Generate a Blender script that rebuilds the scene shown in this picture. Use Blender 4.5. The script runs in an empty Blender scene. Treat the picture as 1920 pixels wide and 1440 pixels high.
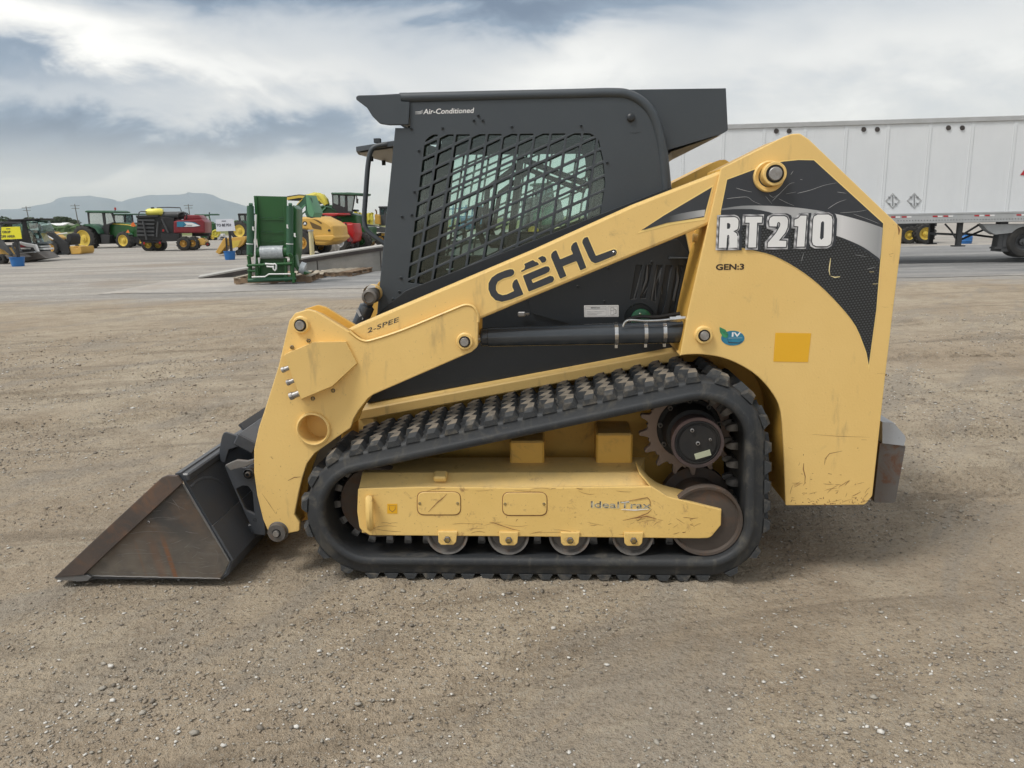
import bpy, bmesh, math, random
import numpy as np
from mathutils import Vector, Matrix
random.seed(7); RS = np.random.RandomState(11)
R = math.radians
SC = bpy.context.scene
COL = SC.collection

# ---------------------------------------------------------------- camera
CAM_H = 1.545
PITCH = math.atan(313/1450); ROLL = R(1.18); FPX = 1450.0
r0 = Vector((1, 0, 0)); f0 = Vector((0, math.cos(PITCH), -math.sin(PITCH))); u0 = Vector((0, math.sin(PITCH), math.cos(PITCH)))
CR = (r0*math.cos(ROLL) - u0*math.sin(ROLL)); CU = (u0*math.cos(ROLL) + r0*math.sin(ROLL))
camd = bpy.data.cameras.new('camera'); cam = bpy.data.objects.new('camera', camd); COL.objects.link(cam)
camd.sensor_width = 36; camd.lens = FPX/1920*36; camd.clip_start = 0.05; camd.clip_end = 30000
m = Matrix.Identity(4)
for i in range(3):
    m[i][0] = CR[i]; m[i][1] = CU[i]; m[i][2] = -f0[i]
m[2][3] = CAM_H
cam.matrix_world = m
SC.camera = cam

# ---------------------------------------------------------------- exposure, sky, sun
SC.view_settings.view_transform = 'Standard'; SC.view_settings.look = 'None'
SC.view_settings.exposure = 0.52; SC.view_settings.gamma = 1.0; SC.view_settings.use_curve_mapping = False
SUN_EL, SUN_AZ = R(58), R(-122)          # azimuth measured from +Y towards +X: behind the camera, to its left
W = bpy.data.worlds.new('World'); SC.world = W; W.use_nodes = True
nt = W.node_tree; nt.nodes.clear()
class NT:
    """small node helper"""
    def __init__(s, tree): s.t = tree
    def n(s, typ, **kw):
        nd = s.t.nodes.new(typ)
        for k, v in kw.items():
            if k.startswith('i_'):
                key = k[2:]; key = int(key) if key.isdigit() else key.replace('_', ' ')
                s.setin(nd.inputs[key], v)
            else: setattr(nd, k, v)
        return nd
    def setin(s, sock, v):
        if isinstance(v, bpy.types.NodeSocket): s.t.links.new(v, sock)
        else:
            if hasattr(sock.default_value, '__len__') and not isinstance(v, str):
                v = tuple(v)
                if len(sock.default_value) == 4 and len(v) == 3: v = v + (1,)
            sock.default_value = v
    def math(s, op, a, b=0.0, c=None, clamp=False):
        nd = s.t.nodes.new('ShaderNodeMath'); nd.operation = op; nd.use_clamp = clamp
        s.setin(nd.inputs[0], a); s.setin(nd.inputs[1], b)
        if c is not None: s.setin(nd.inputs[2], c)
        return nd.outputs[0]
    def mix(s, f, a, b, typ='MIX'):
        nd = s.t.nodes.new('ShaderNodeMix'); nd.data_type = 'RGBA'; nd.blend_type = typ
        s.setin(nd.inputs[0], f); s.setin(nd.inputs[6], a); s.setin(nd.inputs[7], b)
        return nd.outputs[2]
    def ramp(s, f, stops, interp='LINEAR'):
        nd = s.t.nodes.new('ShaderNodeValToRGB'); s.setin(nd.inputs[0], f)
        cr = nd.color_ramp; cr.interpolation = interp
        while len(cr.elements) < len(stops): cr.elements.new(0.5)
        for e, (p, c) in zip(cr.elements, stops):
            e.position = p; e.color = (tuple(c) + (1,))[:4] if hasattr(c, '__len__') else (c, c, c, 1)
        return nd.outputs[0]
    def noise(s, vec, scale, detail=4, rough=.5, dist=0.0, dim='3D'):
        nd = s.t.nodes.new('ShaderNodeTexNoise'); nd.noise_dimensions = dim
        if vec is not None: s.t.links.new(vec, nd.inputs['Vector'])
        s.setin(nd.inputs['Scale'], scale); s.setin(nd.inputs['Detail'], detail); s.setin(nd.inputs['Roughness'], rough); s.setin(nd.inputs['Distortion'], dist)
        return nd.outputs['Fac']
    def mapr(s, v, a, b, c=0.0, d=1.0, smooth=False):
        nd = s.t.nodes.new('ShaderNodeMapRange'); nd.interpolation_type = 'SMOOTHSTEP' if smooth else 'LINEAR'
        s.setin(nd.inputs[0], v); s.setin(nd.inputs[1], a); s.setin(nd.inputs[2], b); s.setin(nd.inputs[3], c); s.setin(nd.inputs[4], d)
        return nd.outputs[0]
    def comb(s, x, y, z):
        nd = s.t.nodes.new('ShaderNodeCombineXYZ'); s.setin(nd.inputs[0], x); s.setin(nd.inputs[1], y); s.setin(nd.inputs[2], z)
        return nd.outputs[0]
    def sep(s, v):
        nd = s.t.nodes.new('ShaderNodeSeparateXYZ'); s.setin(nd.inputs[0], v); return nd.outputs

def lin(r, g, b):
    f = lambda c: (c/255/12.92) if c/255 <= .04045 else ((c/255+.055)/1.055)**2.4
    return (f(r), f(g), f(b))

k = NT(nt)
tc = k.n('ShaderNodeTexCoord'); gen = tc.outputs['Generated']
sx, sy, sz = k.sep(gen)
az = k.math('ARCTAN2', sx, sy)                    # azimuth from +Y
hor = k.math('SQRT', k.math('ADD', k.math('MULTIPLY', sx, sx), k.math('MULTIPLY', sy, sy)))
el = k.math('ARCTAN2', sz, hor)
# clouds drift in long banks: noise stretched along azimuth, plus soft billows over the upper deck
v1 = k.comb(sx, sy, k.math('MULTIPLY', sz, 3.2))
n_big = k.noise(v1, 2.1, 5, .5, .5)
v2 = k.comb(sx, sy, k.math('MULTIPLY', sz, 2.2))
n_med = k.noise(v2, 4.6, 6, .55, .7)
n_fine = k.noise(v2, 13.0, 5, .6, .4)
warp = k.math('ADD', k.math('MULTIPLY', k.math('SUBTRACT', n_med, .5), .16), k.math('MULTIPLY', k.math('SUBTRACT', n_fine, .5), .05))
azw = k.math('ADD', az, k.math('MULTIPLY', k.math('SUBTRACT', n_big, .5), .5))
elw = k.math('ADD', el, warp)
def bank(a0, e0, sa, se, tilt=0.0):
    """soft elongated cloud bank centred at azimuth a0, elevation e0"""
    da = k.math('SUBTRACT', azw, a0)
    de = k.math('SUBTRACT', k.math('SUBTRACT', elw, e0), k.math('MULTIPLY', da, tilt))
    q = k.math('ADD', k.math('POWER', k.math('ABSOLUTE', k.math('DIVIDE', da, sa)), 2.0), k.math('POWER', k.math('ABSOLUTE', k.math('DIVIDE', de, se)), 2.0))
    return k.math('EXPONENT', k.math('MULTIPLY', q, -1.0))
t = k.math('ADD', .60, k.math('MULTIPLY', k.math('SUBTRACT', n_big, .5), .30))
t = k.math('ADD', t, k.math('MULTIPLY', k.math('SUBTRACT', n_med, .5), .47))
t = k.math('ADD', t, k.math('MULTIPLY', k.math('SUBTRACT', n_fine, .5), .20))
for a0, e0, sa, se, tilt, amp in (
        (-.20, .275, .45, .045, -.06, -.80),      # heavy bank at the top
        (-.62, .205, .34, .036, -.14, .50),       # bright break below it
        (-.20, .155, .22, .022, -.10, .18),
        (-.50, .148, .34, .018, .0, -.36),        # grey streak
        (-.38, .092, .42, .024, .04, -.55),       # blue-grey streak
        (-.62, .062, .20, .016, .0, -.20),
        (-.40, .030, .80, .022, .0, .12),         # pale band on the horizon
        (.10, .185, .16, .050, .5, .24), (.28, .275, .30, .030, .05, -.28),
        (.52, .17, .35, .06, .0, .20),
        (2.6, .30, .60, .07, .05, -.35), (1.7, .20, .45, .06, .1, .3), (-2.2, .22, .5, .06, -.1, .3), (-1.6, .33, .5, .06, 0, -.3), (3.0, .12, .5, .03, 0, -.2)):
    t = k.math('ADD', t, k.math('MULTIPLY', bank(a0, e0, sa, se, tilt), amp))
cloud = k.ramp(t, [(.0, lin(96, 112, 132)), (.25, lin(126, 141, 158)), (.5, lin(178, 183, 188)), (.72, lin(208, 208, 206)), (1.0, lin(240, 238, 232))])
warm = k.mapr(el, .0, .12, 1, 0, True)
cloud = k.mix(k.math('MULTIPLY', warm, .8), cloud, (1.02, .955, .84))
skyt = k.n('ShaderNodeTexSky'); skyt.sky_type = 'NISHITA'; skyt.sun_disc = False
skyt.sun_elevation = SUN_EL; skyt.sun_rotation = SUN_AZ
bg1 = k.n('ShaderNodeBackground'); k.setin(bg1.inputs[0], skyt.outputs[0]); bg1.inputs[1].default_value = 0.06
bg2 = k.n('ShaderNodeBackground'); k.setin(bg2.inputs[0], cloud); bg2.inputs[1].default_value = 1.0
mx = k.n('ShaderNodeMixShader'); mx.inputs[0].default_value = .95
nt.links.new(bg1.outputs[0], mx.inputs[1]); nt.links.new(bg2.outputs[0], mx.inputs[2])
wo = k.n('ShaderNodeOutputWorld'); nt.links.new(mx.outputs[0], wo.inputs[0])
W.cycles.sampling_method = 'MANUAL'; W.cycles.sample_map_resolution = 512

sd = bpy.data.lights.new('sun', 'SUN'); sd.energy = 1.9; sd.angle = R(18); sd.color = (1, .96, .90)
sun = bpy.data.objects.new('sun', sd); COL.objects.link(sun)
sdir = Vector((math.sin(SUN_AZ)*math.cos(SUN_EL), math.cos(SUN_AZ)*math.cos(SUN_EL), math.sin(SUN_EL)))
sun.rotation_euler = (-sdir).to_track_quat('-Z', 'Y').to_euler(); sun.location = (0, 0, 30)
SC.cycles.max_bounces = 8; SC.cycles.transparent_max_bounces = 24; SC.cycles.volume_bounces = 1
SC.cycles.volume_step_rate = 1.0; SC.cycles.use_denoising = True
SC.cycles.caustics_reflective = False; SC.cycles.caustics_refractive = False

# ---------------------------------------------------------------- pixel rays and frames
def ray(u, v):
    return (CR*((u-960)/FPX) + CU*((720-v)/FPX) + f0)
CO = Vector((0, 0, CAM_H))
def G(u, v, z=0.0):
    d = ray(u, v); return CO + d*((z-CAM_H)/d.z)
def GD(u, dist, z=0.0):
    """ground point seen in column u at a given distance"""
    d = ray(u, 600); s = dist/d.y; p = CO + d*s
    return Vector((p.x, dist, z))
class Frame:
    """a thing's own axes: x along it, y away from the viewer's side, z up"""
    def __init__(s, origin, yaw):
        s.o = Vector(origin); s.yaw = yaw
        s.ax = Vector((math.cos(yaw), -math.sin(yaw), 0)); s.ay = Vector((math.sin(yaw), math.cos(yaw), 0))
    def M(s, u, v, y=0.0):
        d = ray(u, v); c = CO - s.o
        t_ = (y - c.dot(s.ay))/d.dot(s.ay); p = c + d*t_
        return (p.dot(s.ax), p.z)
    def scale(s, u, v, y=0.0):
        a = s.M(u-5, v, y); b = s.M(u+5, v, y); return abs(b[0]-a[0])/10
# ---------------------------------------------------------------- meshes
class MB:
    def __init__(s): s.v = []; s.f = []; s.m = []
    def add(s, vs, fs, mi=0):
        o = len(s.v); s.v += [tuple(p) for p in vs]; s.f += [tuple(i+o for i in f) for f in fs]; s.m += [mi]*len(fs); return s
    def box(s, c, size, rot=None, ch=0.0, mi=0):
        hx, hy, hz = size[0]/2, size[1]/2, size[2]/2
        if ch <= 0:
            vs = [Vector((x*hx, y*hy, z*hz)) for x in (-1, 1) for y in (-1, 1) for z in (-1, 1)]
            fs = [(0, 1, 3, 2), (4, 6, 7, 5), (0, 4, 5, 1), (2, 3, 7, 6), (0, 2, 6, 4), (1, 5, 7, 3)]
        else:
            ch = min(ch, hx*.9, hy*.9, hz*.9)
            vs = []; idx = {}
            for sx_ in (-1, 1):
                for sy_ in (-1, 1):
                    for sz_ in (-1, 1):
                        for a in range(3):
                            p = [sx_*(hx-ch), sy_*(hy-ch), sz_*(hz-ch)]; p[a] += (sx_, sy_, sz_)[a]*ch
                            idx[(sx_, sy_, sz_, a)] = len(vs); vs.append(Vector(p))
            fs = []
            for a in range(3):
                b, c2 = (a+1) % 3, (a+2) % 3
                for sg in (-1, 1):
                    def kx(sb, sc):
                        q = [0, 0, 0]; q[a] = sg; q[b] = sb; q[c2] = sc; return idx[(q[0], q[1], q[2], a)]
                    q = [kx(-1, -1), kx(1, -1), kx(1, 1), kx(-1, 1)]
                    fs.append(tuple(q if sg > 0 else q[::-1]))
                for sb in (-1, 1):
                    for sc in (-1, 1):       # edge along a: between faces b and c2
                        def ke(sa, w):
                            q = [0, 0, 0]; q[a] = sa; q[b] = sb; q[c2] = sc; return idx[(q[0], q[1], q[2], w)]
                        q = [ke(-1, b), ke(1, b), ke(1, c2), ke(-1, c2)]
                        fs.append(tuple(q if sb*sc < 0 else q[::-1]) if True else None)
            for sx_ in (-1, 1):
                for sy_ in (-1, 1):
                    for sz_ in (-1, 1):
                        q = [idx[(sx_, sy_, sz_, a)] for a in range(3)]
                        fs.append(tuple(q if sx_*sy_*sz_ > 0 else q[::-1]))
        if rot is not None: vs = [rot @ p for p in vs]
        c = Vector(c)
        return s.add([p+c for p in vs], fs, mi)
    def ring_loft(s, rings, close=False, caps=True, mi=0):
        n = len(rings[0]); o = len(s.v)
        vs = [p for r_ in rings for p in r_]; fs = []
        m_ = len(rings)
        for i in range(m_ if close else m_-1):
            a = i*n; b = ((i+1) % m_)*n
            for j in range(n):
                j2 = (j+1) % n; fs.append((a+j, a+j2, b+j2, b+j))
        if caps and not close:
            fs.append(tuple(range(n))[::-1]); fs.append(tuple((m_-1)*n+j for j in range(n)))
        return s.add(vs, fs, mi)
    def tube(s, path, r, seg=10, close=False, mi=0, caps=True, ry=None):
        path = [Vector(p) for p in path]; n = len(path)
        rr = r if hasattr(r, '__len__') else [r]*n
        rings = []; up = None
        for i, p in enumerate(path):
            if close: t_ = (path[(i+1) % n]-path[i-1])
            else: t_ = (path[min(i+1, n-1)]-path[max(i-1, 0)])
            t_.normalize()
            if up is None:
                up = Vector((0, 0, 1)) if abs(t_.z) < .9 else Vector((0, 1, 0))
            a = t_.cross(up); a.normalize(); b = a.cross(t_); b.normalize(); up = b
            rings.append([p + a*math.cos(2*math.pi*j/seg)*rr[i] + b*math.sin(2*math.pi*j/seg)*(rr[i] if ry is None else ry) for j in range(seg)])
        return s.ring_loft(rings, close, caps, mi)
    def cyl(s, p0, p1, r, r2=None, seg=20, mi=0):
        return s.tube([p0, p1], [r, r if r2 is None else r2], seg, mi=mi)
    def lathe(s, c, prof, seg=32, mi=0, axis='y', a0=0):
        """prof: (offset along the axis, radius) pairs"""
        c = Vector(c); rings = []
        for (t_, r_) in prof:
            rg = []
            for j in range(seg):
                an = a0+2*math.pi*j/seg; ca, sa = math.cos(an)*r_, math.sin(an)*r_
                p = Vector((ca, t_, sa)) if axis == 'y' else (Vector((t_, ca, sa)) if axis == 'x' else Vector((ca, sa, t_)))
                rg.append(c+p)
            rings.append(rg)
        return s.ring_loft(rings, False, False, mi)
    def prism(s, poly, y0, y1, mi=0):
        """poly: (x, z) outline, simple"""
        n = len(poly)
        vs = [(x, y0, z) for x, z in poly] + [(x, y1, z) for x, z in poly]
        area = sum(poly[i][0]*poly[(i+1) % n][1]-poly[(i+1) % n][0]*poly[i][1] for i in range(n))
        fs = []
        if area < 0: fs = [tuple(range(n))[::-1], tuple(range(n, 2*n))]; sd_ = -1
        else: fs = [tuple(range(n)), tuple(range(n, 2*n))[::-1]]; sd_ = 1
        for i in range(n):
            j = (i+1) % n; q = (i, j, n+j, n+i); fs.append(q[::-1] if sd_ > 0 else q)
        return s.add(vs, fs, mi)

SIDE = {'w': None}        # when set to a width, shapes are built on the mirrored side of the thing
def tag(o, label=None, cat=None, group=None, kind=None):
    if label: o['label'] = label
    if cat: o['category'] = cat
    if group: o['group'] = group
    if kind: o['kind'] = kind
    return o
def finish(name, vs, fs, mats, parent=None, mi=None, smooth=35, recalc=True, **tg):
    if SIDE['w'] is not None:
        w = SIDE['w']; vs = [(p[0], w-p[1], p[2]) for p in vs]; fs = [tuple(f)[::-1] for f in fs]
    me = bpy.data.meshes.new(name); me.from_pydata([tuple(p) for p in vs], [], [tuple(f) for f in fs])
    mats = mats if isinstance(mats, (list, tuple)) else [mats]
    for mm in mats: me.materials.append(mm)
    if mi and len(mats) > 1: me.polygons.foreach_set('material_index', mi)
    me.update()
    if recalc and len(fs) < 60000:
        bm = bmesh.new(); bm.from_mesh(me); bmesh.ops.recalc_face_normals(bm, faces=bm.faces); bm.to_mesh(me); bm.free()
    if smooth:
        me.polygons.foreach_set('use_smooth', [True]*len(me.polygons)); me.set_sharp_from_angle(angle=R(smooth))
    o = bpy.data.objects.new(name, me); COL.objects.link(o)
    if parent is not None: o.parent = parent
    tag(o, **tg)
    return o
def build(mb, name, mats, parent=None, smooth=35, **tg):
    return finish(name, mb.v, mb.f, mats, parent, mb.m, smooth, **tg)
def empty(name, frame=None, loc=None, yaw=0.0, **tg):
    o = bpy.data.objects.new(name, None); COL.objects.link(o); o.empty_display_size = .3
    if frame is not None: o.location = frame.o; o.rotation_euler = (0, 0, -frame.yaw)
    elif loc is not None: o.location = loc; o.rotation_euler = (0, 0, yaw)
    tag(o, **tg); return o
def fillet(pts, seg=5):
    """pts: (x, z) or (x, z, r) -> rounded outline"""
    out = []; n = len(pts)
    for i, p in enumerate(pts):
        r_ = p[2] if len(p) > 2 else 0
        if r_ <= 0: out.append((p[0], p[1])); continue
        a = Vector(pts[i-1][:2]); b = Vector(p[:2]); c = Vector(pts[(i+1) % n][:2])
        d1 = (a-b); d2 = (c-b); l1, l2 = d1.length, d2.length
        if l1 < 1e-6 or l2 < 1e-6: out.append((b.x, b.y)); continue
        d1.normalize(); d2.normalize()
        an = d1.angle(d2, math.pi)
        if an > math.pi-.02: out.append((b.x, b.y)); continue
        t_ = min(r_/math.tan(an/2), l1*.49, l2*.49)
        for q in range(seg+1):
            w = q/seg
            p1 = b+d1*t_*(1-w)**2 + d2*t_*w**2
            out.append((p1.x, p1.y))
    return out
FR = None
def P(pts, y=0.0, fr=None):
    """pixel outline -> (x, z[, r]) in the current frame at depth y"""
    fr = fr or FR; out = []
    for p in pts:
        x, z = fr.M(p[0], p[1], y)
        out.append((x, z, p[2]*fr.scale(p[0], p[1], y)) if len(p) > 2 else (x, z))
    return out
def plate_xz(name, loops, y, th, mats, parent=None, bevel=.003, offset=0.0, smooth=35, **tg):
    """flat plate with holes: loops in (x, z); front face at depth y"""
    cu = bpy.data.curves.new('tmp', 'CURVE'); cu.dimensions = '2D'; cu.fill_mode = 'BOTH'
    th = max(th, 1e-4); bevel = min(bevel, th*.45)
    cu.extrude = th/2-bevel if bevel > 0 else th/2; cu.bevel_depth = bevel; cu.bevel_resolution = 1 if bevel > .002 else 0
    cu.offset = offset-bevel
    for lp in loops:
        sp = cu.splines.new('POLY'); sp.points.add(len(lp)-1); sp.use_cyclic_u = True
        for q, (x, z) in zip(sp.points, lp): q.co = (x, z, 0, 1)
    ob = bpy.data.objects.new('tmp', cu); me = bpy.data.meshes.new_from_object(ob)
    yc = y+th/2
    vs = [(p.co.x, yc-p.co.z, p.co.y) for p in me.vertices]; fs = [tuple(p.vertices) for p in me.polygons]
    bpy.data.objects.remove(ob); bpy.data.curves.remove(cu); bpy.data.meshes.remove(me)
    return finish(name, vs, fs, mats, parent, None, smooth, **tg)
def plate(name, px, y, th, mats, parent=None, bevel=.003, holes=(), offset=0.0, fr=None, **tg):
    loops = [fillet(P(px, y, fr))] + [fillet(P(h, y, fr)) for h in holes]
    return plate_xz(name, loops, y, th, mats, parent, bevel, offset, **tg)
def decal(name, px, y, mats, parent=None, offset=0.0, holes=(), **tg):
    return plate(name, px, y-.0008, .0008, mats, parent, 0, holes, offset, **tg)
def text(name, s_, p0, p1, hpx, y, mat, parent, th=.0006, off=0.0, shear=0.0, fr=None, up=None, **tg):
    """lettering whose baseline runs from pixel p0 to p1 and whose capitals are hpx pixels high"""
    fr = fr or FR
    cu = bpy.data.curves.new('t', 'FONT'); cu.body = s_; cu.size = 1; cu.offset = off; cu.fill_mode = 'BOTH'; cu.extrude = 0.0; cu.resolution_u = 3
    ob = bpy.data.objects.new('t', cu); me = bpy.data.meshes.new_from_object(ob)
    xs = [q.co.x for q in me.vertices]; xa, xb = min(xs), max(xs)
    a = Vector(fr.M(p0[0], p0[1], y)); b = Vector(fr.M(p1[0], p1[1], y)); ex = (b-a)/(xb-xa)
    sc_ = fr.scale(p0[0], p0[1], y); ey = Vector((-ex.y, ex.x)).normalized()*hpx*sc_/.70
    if up: ey = (Vector(fr.M(p0[0]+up[0], p0[1]+up[1], y))-a).normalized()*hpx*sc_/.70
    vs = []; n = len(me.vertices)
    for q in me.vertices:
        p_ = a + ex*(q.co.x-xa) + ey*q.co.y; vs.append((p_.x, y-th, p_.y))
    fs = [tuple(q.vertices) for q in me.polygons]
    # side walls
    from collections import Counter
    ec = Counter()
    for f in fs:
        for i in range(len(f)): ec[(f[i], f[(i+1) % len(f)])] += 1
    border = [e for e in ec if (e[1], e[0]) not in ec]
    vs += [(p_[0], y, p_[2]) for p_ in vs]
    fs = fs + [(b_, a_, a_+n, b_+n) for a_, b_ in border]
    bpy.data.objects.remove(ob); bpy.data.curves.remove(cu); bpy.data.meshes.remove(me)
    return finish(name, vs, fs, mat, parent, None, 0, **tg)
def Zm(ox, oy, s):
    return lambda *pts: [(ox+p[0]/s, oy+p[1]/s) + tuple(q/s for q in p[2:]) for p in pts]
def circ(c, r_, n=24, a0=0): return [(c[0]+r_*math.cos(a0+2*math.pi*i/n), c[1]+r_*math.sin(a0+2*math.pi*i/n)) for i in range(n)]
def stroke(pts, w0, w1=None):
    """thin closed outline round a polyline (pixels or metres)"""
    w1 = w1 or w0; n = len(pts); L = []; Rr = []
    for i, p in enumerate(pts):
        a = pts[max(i-1, 0)]; b = pts[min(i+1, n-1)]
        dx, dy = b[0]-a[0], b[1]-a[1]; l = math.hypot(dx, dy) or 1
        w = (w0 + (w1-w0)*i/(n-1))/2
        if i in (0, n-1): w *= .35
        L.append((p[0]-dy/l*w, p[1]+dx/l*w)); Rr.append((p[0]+dy/l*w, p[1]-dx/l*w))
    return L + Rr[::-1]
def copy_thing(o, parent=None):
    c = o.copy(); COL.objects.link(c)
    if parent is not None: c.parent = parent
    for ch in [q for q in bpy.data.objects if q.parent == o]: copy_thing(ch, c)
    return c
HAZE = .00013
# ---------------------------------------------------------------- materials
def mat(name, col, col2=None, rough=.5, metal=0.0, nscale=6.0, bump=0.0, bscale=60.0, rvar=0.0, coat=0.0, spec=.5, mid=.5, width=.25, emit=None, detail=5, world=False):
    m_ = bpy.data.materials.new(name); m_.use_nodes = True; t_ = NT(m_.node_tree); m_.node_tree.nodes.clear()
    out = t_.n('ShaderNodeOutputMaterial'); b = t_.n('ShaderNodeBsdfPrincipled'); m_.node_tree.links.new(b.outputs[0], out.inputs[0])
    co = t_.n('ShaderNodeNewGeometry').outputs['Position'] if world else t_.n('ShaderNodeTexCoord').outputs['Object']
    nz = t_.noise(co, nscale, detail, .6)
    if col2 is not None:
        f = t_.mapr(nz, mid-width, mid+width, 0, 1, True); c = t_.mix(f, col, col2)
        t_.setin(b.inputs['Base Color'], c)
    else: t_.setin(b.inputs['Base Color'], col)
    if rvar: t_.setin(b.inputs['Roughness'], t_.mapr(nz, .3, .7, rough-rvar, rough+rvar))
    else: b.inputs['Roughness'].default_value = rough
    b.inputs['Metallic'].default_value = metal; b.inputs['Coat Weight'].default_value = coat; b.inputs['Coat Roughness'].default_value = .15
    b.inputs['Specular IOR Level'].default_value = spec
    if bump:
        bn = t_.n('ShaderNodeBump'); bn.inputs['Strength'].default_value = 1; bn.inputs['Distance'].default_value = bump
        t_.setin(bn.inputs['Height'], t_.noise(co, bscale, 3, .6)); m_.node_tree.links.new(bn.outputs[0], b.inputs['Normal'])
    return m_
def worn(name, col, col2, dirt, dscale=9, dmin=.62, dmax=.8, rough=.45, streak=None, bump=.0004, bscale=90, spec=.5, metal=0.0, top=0.0, dust=(.30, .25, .18)):
    """paint with a faint tone change, flecks and stains of dirt, and dust lying on faces that look up"""
    m_ = bpy.data.materials.new(name); m_.use_nodes = True; t_ = NT(m_.node_tree); m_.node_tree.nodes.clear()
    out = t_.n('ShaderNodeOutputMaterial'); b = t_.n('ShaderNodeBsdfPrincipled'); m_.node_tree.links.new(b.outputs[0], out.inputs[0])
    co = t_.n('ShaderNodeTexCoord').outputs['Object']
    big = t_.noise(co, 2.2, 4, .6); c = t_.mix(t_.mapr(big, .3, .7, 0, 1, True), col, col2)
    d = t_.mapr(t_.noise(co, dscale, 7, .72, .6), dmin, dmax, 0, 1, True)
    c = t_.mix(t_.math('MULTIPLY', d, .8), c, dirt)
    fl = t_.mapr(t_.noise(co, 120, 2, .5), .70, .74, 0, .55)
    c = t_.mix(fl, c, dirt)
    if streak:
        x, y, z = t_.sep(co); sv = t_.comb(t_.math('MULTIPLY', x, streak), t_.math('MULTIPLY', y, streak), t_.math('MULTIPLY', z, 1.2))
        s2 = t_.mapr(t_.noise(sv, 3, 5, .6), .58, .75, 0, .55, True); c = t_.mix(s2, c, dirt)
    if top:
        nz = t_.sep(t_.n('ShaderNodeNewGeometry').outputs['Normal'])[2]
        du = t_.math('MULTIPLY', t_.mapr(nz, .35, .9, 0, 1, True), t_.mapr(t_.noise(co, 14, 5, .65), .25, .7, .35, 1))
        c = t_.mix(t_.math('MULTIPLY', du, top), c, dust)
    t_.setin(b.inputs['Base Color'], c)
    t_.setin(b.inputs['Roughness'], t_.math('ADD', t_.mapr(big, .3, .7, rough-.06, rough+.06), t_.math('MULTIPLY', d, .25)))
    b.inputs['Metallic'].default_value = metal; b.inputs['Specular IOR Level'].default_value = spec
    bn = t_.n('ShaderNodeBump'); bn.inputs['Strength'].default_value = 1; bn.inputs['Distance'].default_value = bump
    t_.setin(bn.inputs['Height'], t_.noise(co, bscale, 3, .5)); m_.node_tree.links.new(bn.outputs[0], b.inputs['Normal'])
    return m_
def glass(name, tint, refl=.10, rough=.05, dense=0.0, dcol=(.02, .03, .03)):
    m_ = bpy.data.materials.new(name); m_.use_nodes = True; t_ = NT(m_.node_tree); m_.node_tree.nodes.clear()
    out = t_.n('ShaderNodeOutputMaterial'); tr = t_.n('ShaderNodeBsdfTransparent'); t_.setin(tr.inputs[0], tint)
    gl = t_.n('ShaderNodeBsdfGlossy'); gl.inputs['Roughness'].default_value = rough; t_.setin(gl.inputs[0], (.8, .85, .85))
    fr = t_.n('ShaderNodeFresnel'); fr.inputs[0].default_value = 1.45
    f = t_.math('ADD', t_.math('MULTIPLY', fr.outputs[0], 1.0), refl-.04, clamp=True)
    mx_ = t_.n('ShaderNodeMixShader'); t_.setin(mx_.inputs[0], f); m_.node_tree.links.new(tr.outputs[0], mx_.inputs[1]); m_.node_tree.links.new(gl.outputs[0], mx_.inputs[2])
    last = mx_.outputs[0]
    if dense:
        df = t_.n('ShaderNodeBsdfDiffuse'); t_.setin(df.inputs[0], dcol)
        m2 = t_.n('ShaderNodeMixShader'); m2.inputs[0].default_value = dense; m_.node_tree.links.new(last, m2.inputs[1]); m_.node_tree.links.new(df.outputs[0], m2.inputs[2]); last = m2.outputs[0]
    m_.node_tree.links.new(last, out.inputs[0]); return m_

YEL = worn('yellow_paint', (.80, .55, .20), (.77, .52, .18), (.42, .29, .13), 6, .60, .84, .42, streak=5, bump=.0006, bscale=120, top=.35, dust=(.50, .36, .16))
YELW = worn('worn_yellow_paint', (.80, .55, .19), (.74, .495, .155), (.34, .19, .08), 16, .56, .72, .5, bump=.0007, top=.6, dust=(.46, .34, .17))
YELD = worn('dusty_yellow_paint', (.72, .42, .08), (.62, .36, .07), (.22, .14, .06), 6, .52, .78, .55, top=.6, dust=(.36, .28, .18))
DECALY = mat('yellow_sticker', (.78, .42, .02), rough=.45, bump=.0003, bscale=150)
EDGEY = mat('pale_yellow_trim', (.90, .66, .24), rough=.45)
CAB = worn('charcoal_paint', (.043, .053, .064), (.049, .060, .071), (.07, .072, .07), 12, .66, .85, .48, bump=.0003, bscale=140, top=.25, dust=(.14, .13, .11))
CABD = worn('dark_body_paint', (.013, .017, .022), (.017, .021, .026), (.05, .045, .04), 9, .62, .82, .45, bump=.0003, top=.35, dust=(.12, .11, .09))
INT = mat('cab_interior_plastic', (.028, .032, .033), (.045, .05, .05), rough=.75, nscale=8)
BLK = mat('black_void_metal', (.008, .008, .009), (.02, .018, .016), rough=.7, nscale=12)
CYL = mat('black_cylinder_gloss', (.036, .043, .052), (.045, .052, .060), rough=.18, spec=.6, bump=.0001, bscale=30)
CHR = mat('bright_steel', (.62, .62, .62), (.45, .44, .42), rough=.25, metal=1, nscale=20)
PIN = mat('pin_steel', (.42, .42, .42), (.28, .26, .24), rough=.45, metal=.8, nscale=30)
STL = worn('dirty_steel', (.15, .14, .13), (.10, .093, .086), (.16, .10, .065), 16, .5, .7, .6, metal=.25, bump=.001)
RUB = worn('track_rubber', (.024, .027, .031), (.036, .038, .040), (.095, .088, .075), 9, .48, .70, .62, streak=9, bump=.0008, bscale=70, spec=.4)
LUGT = mat('dusty_rubber_top', (.21, .178, .138), (.095, .085, .072), rough=.9, nscale=22, bump=.003, bscale=80, width=.25, mid=.52, world=True)
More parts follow.
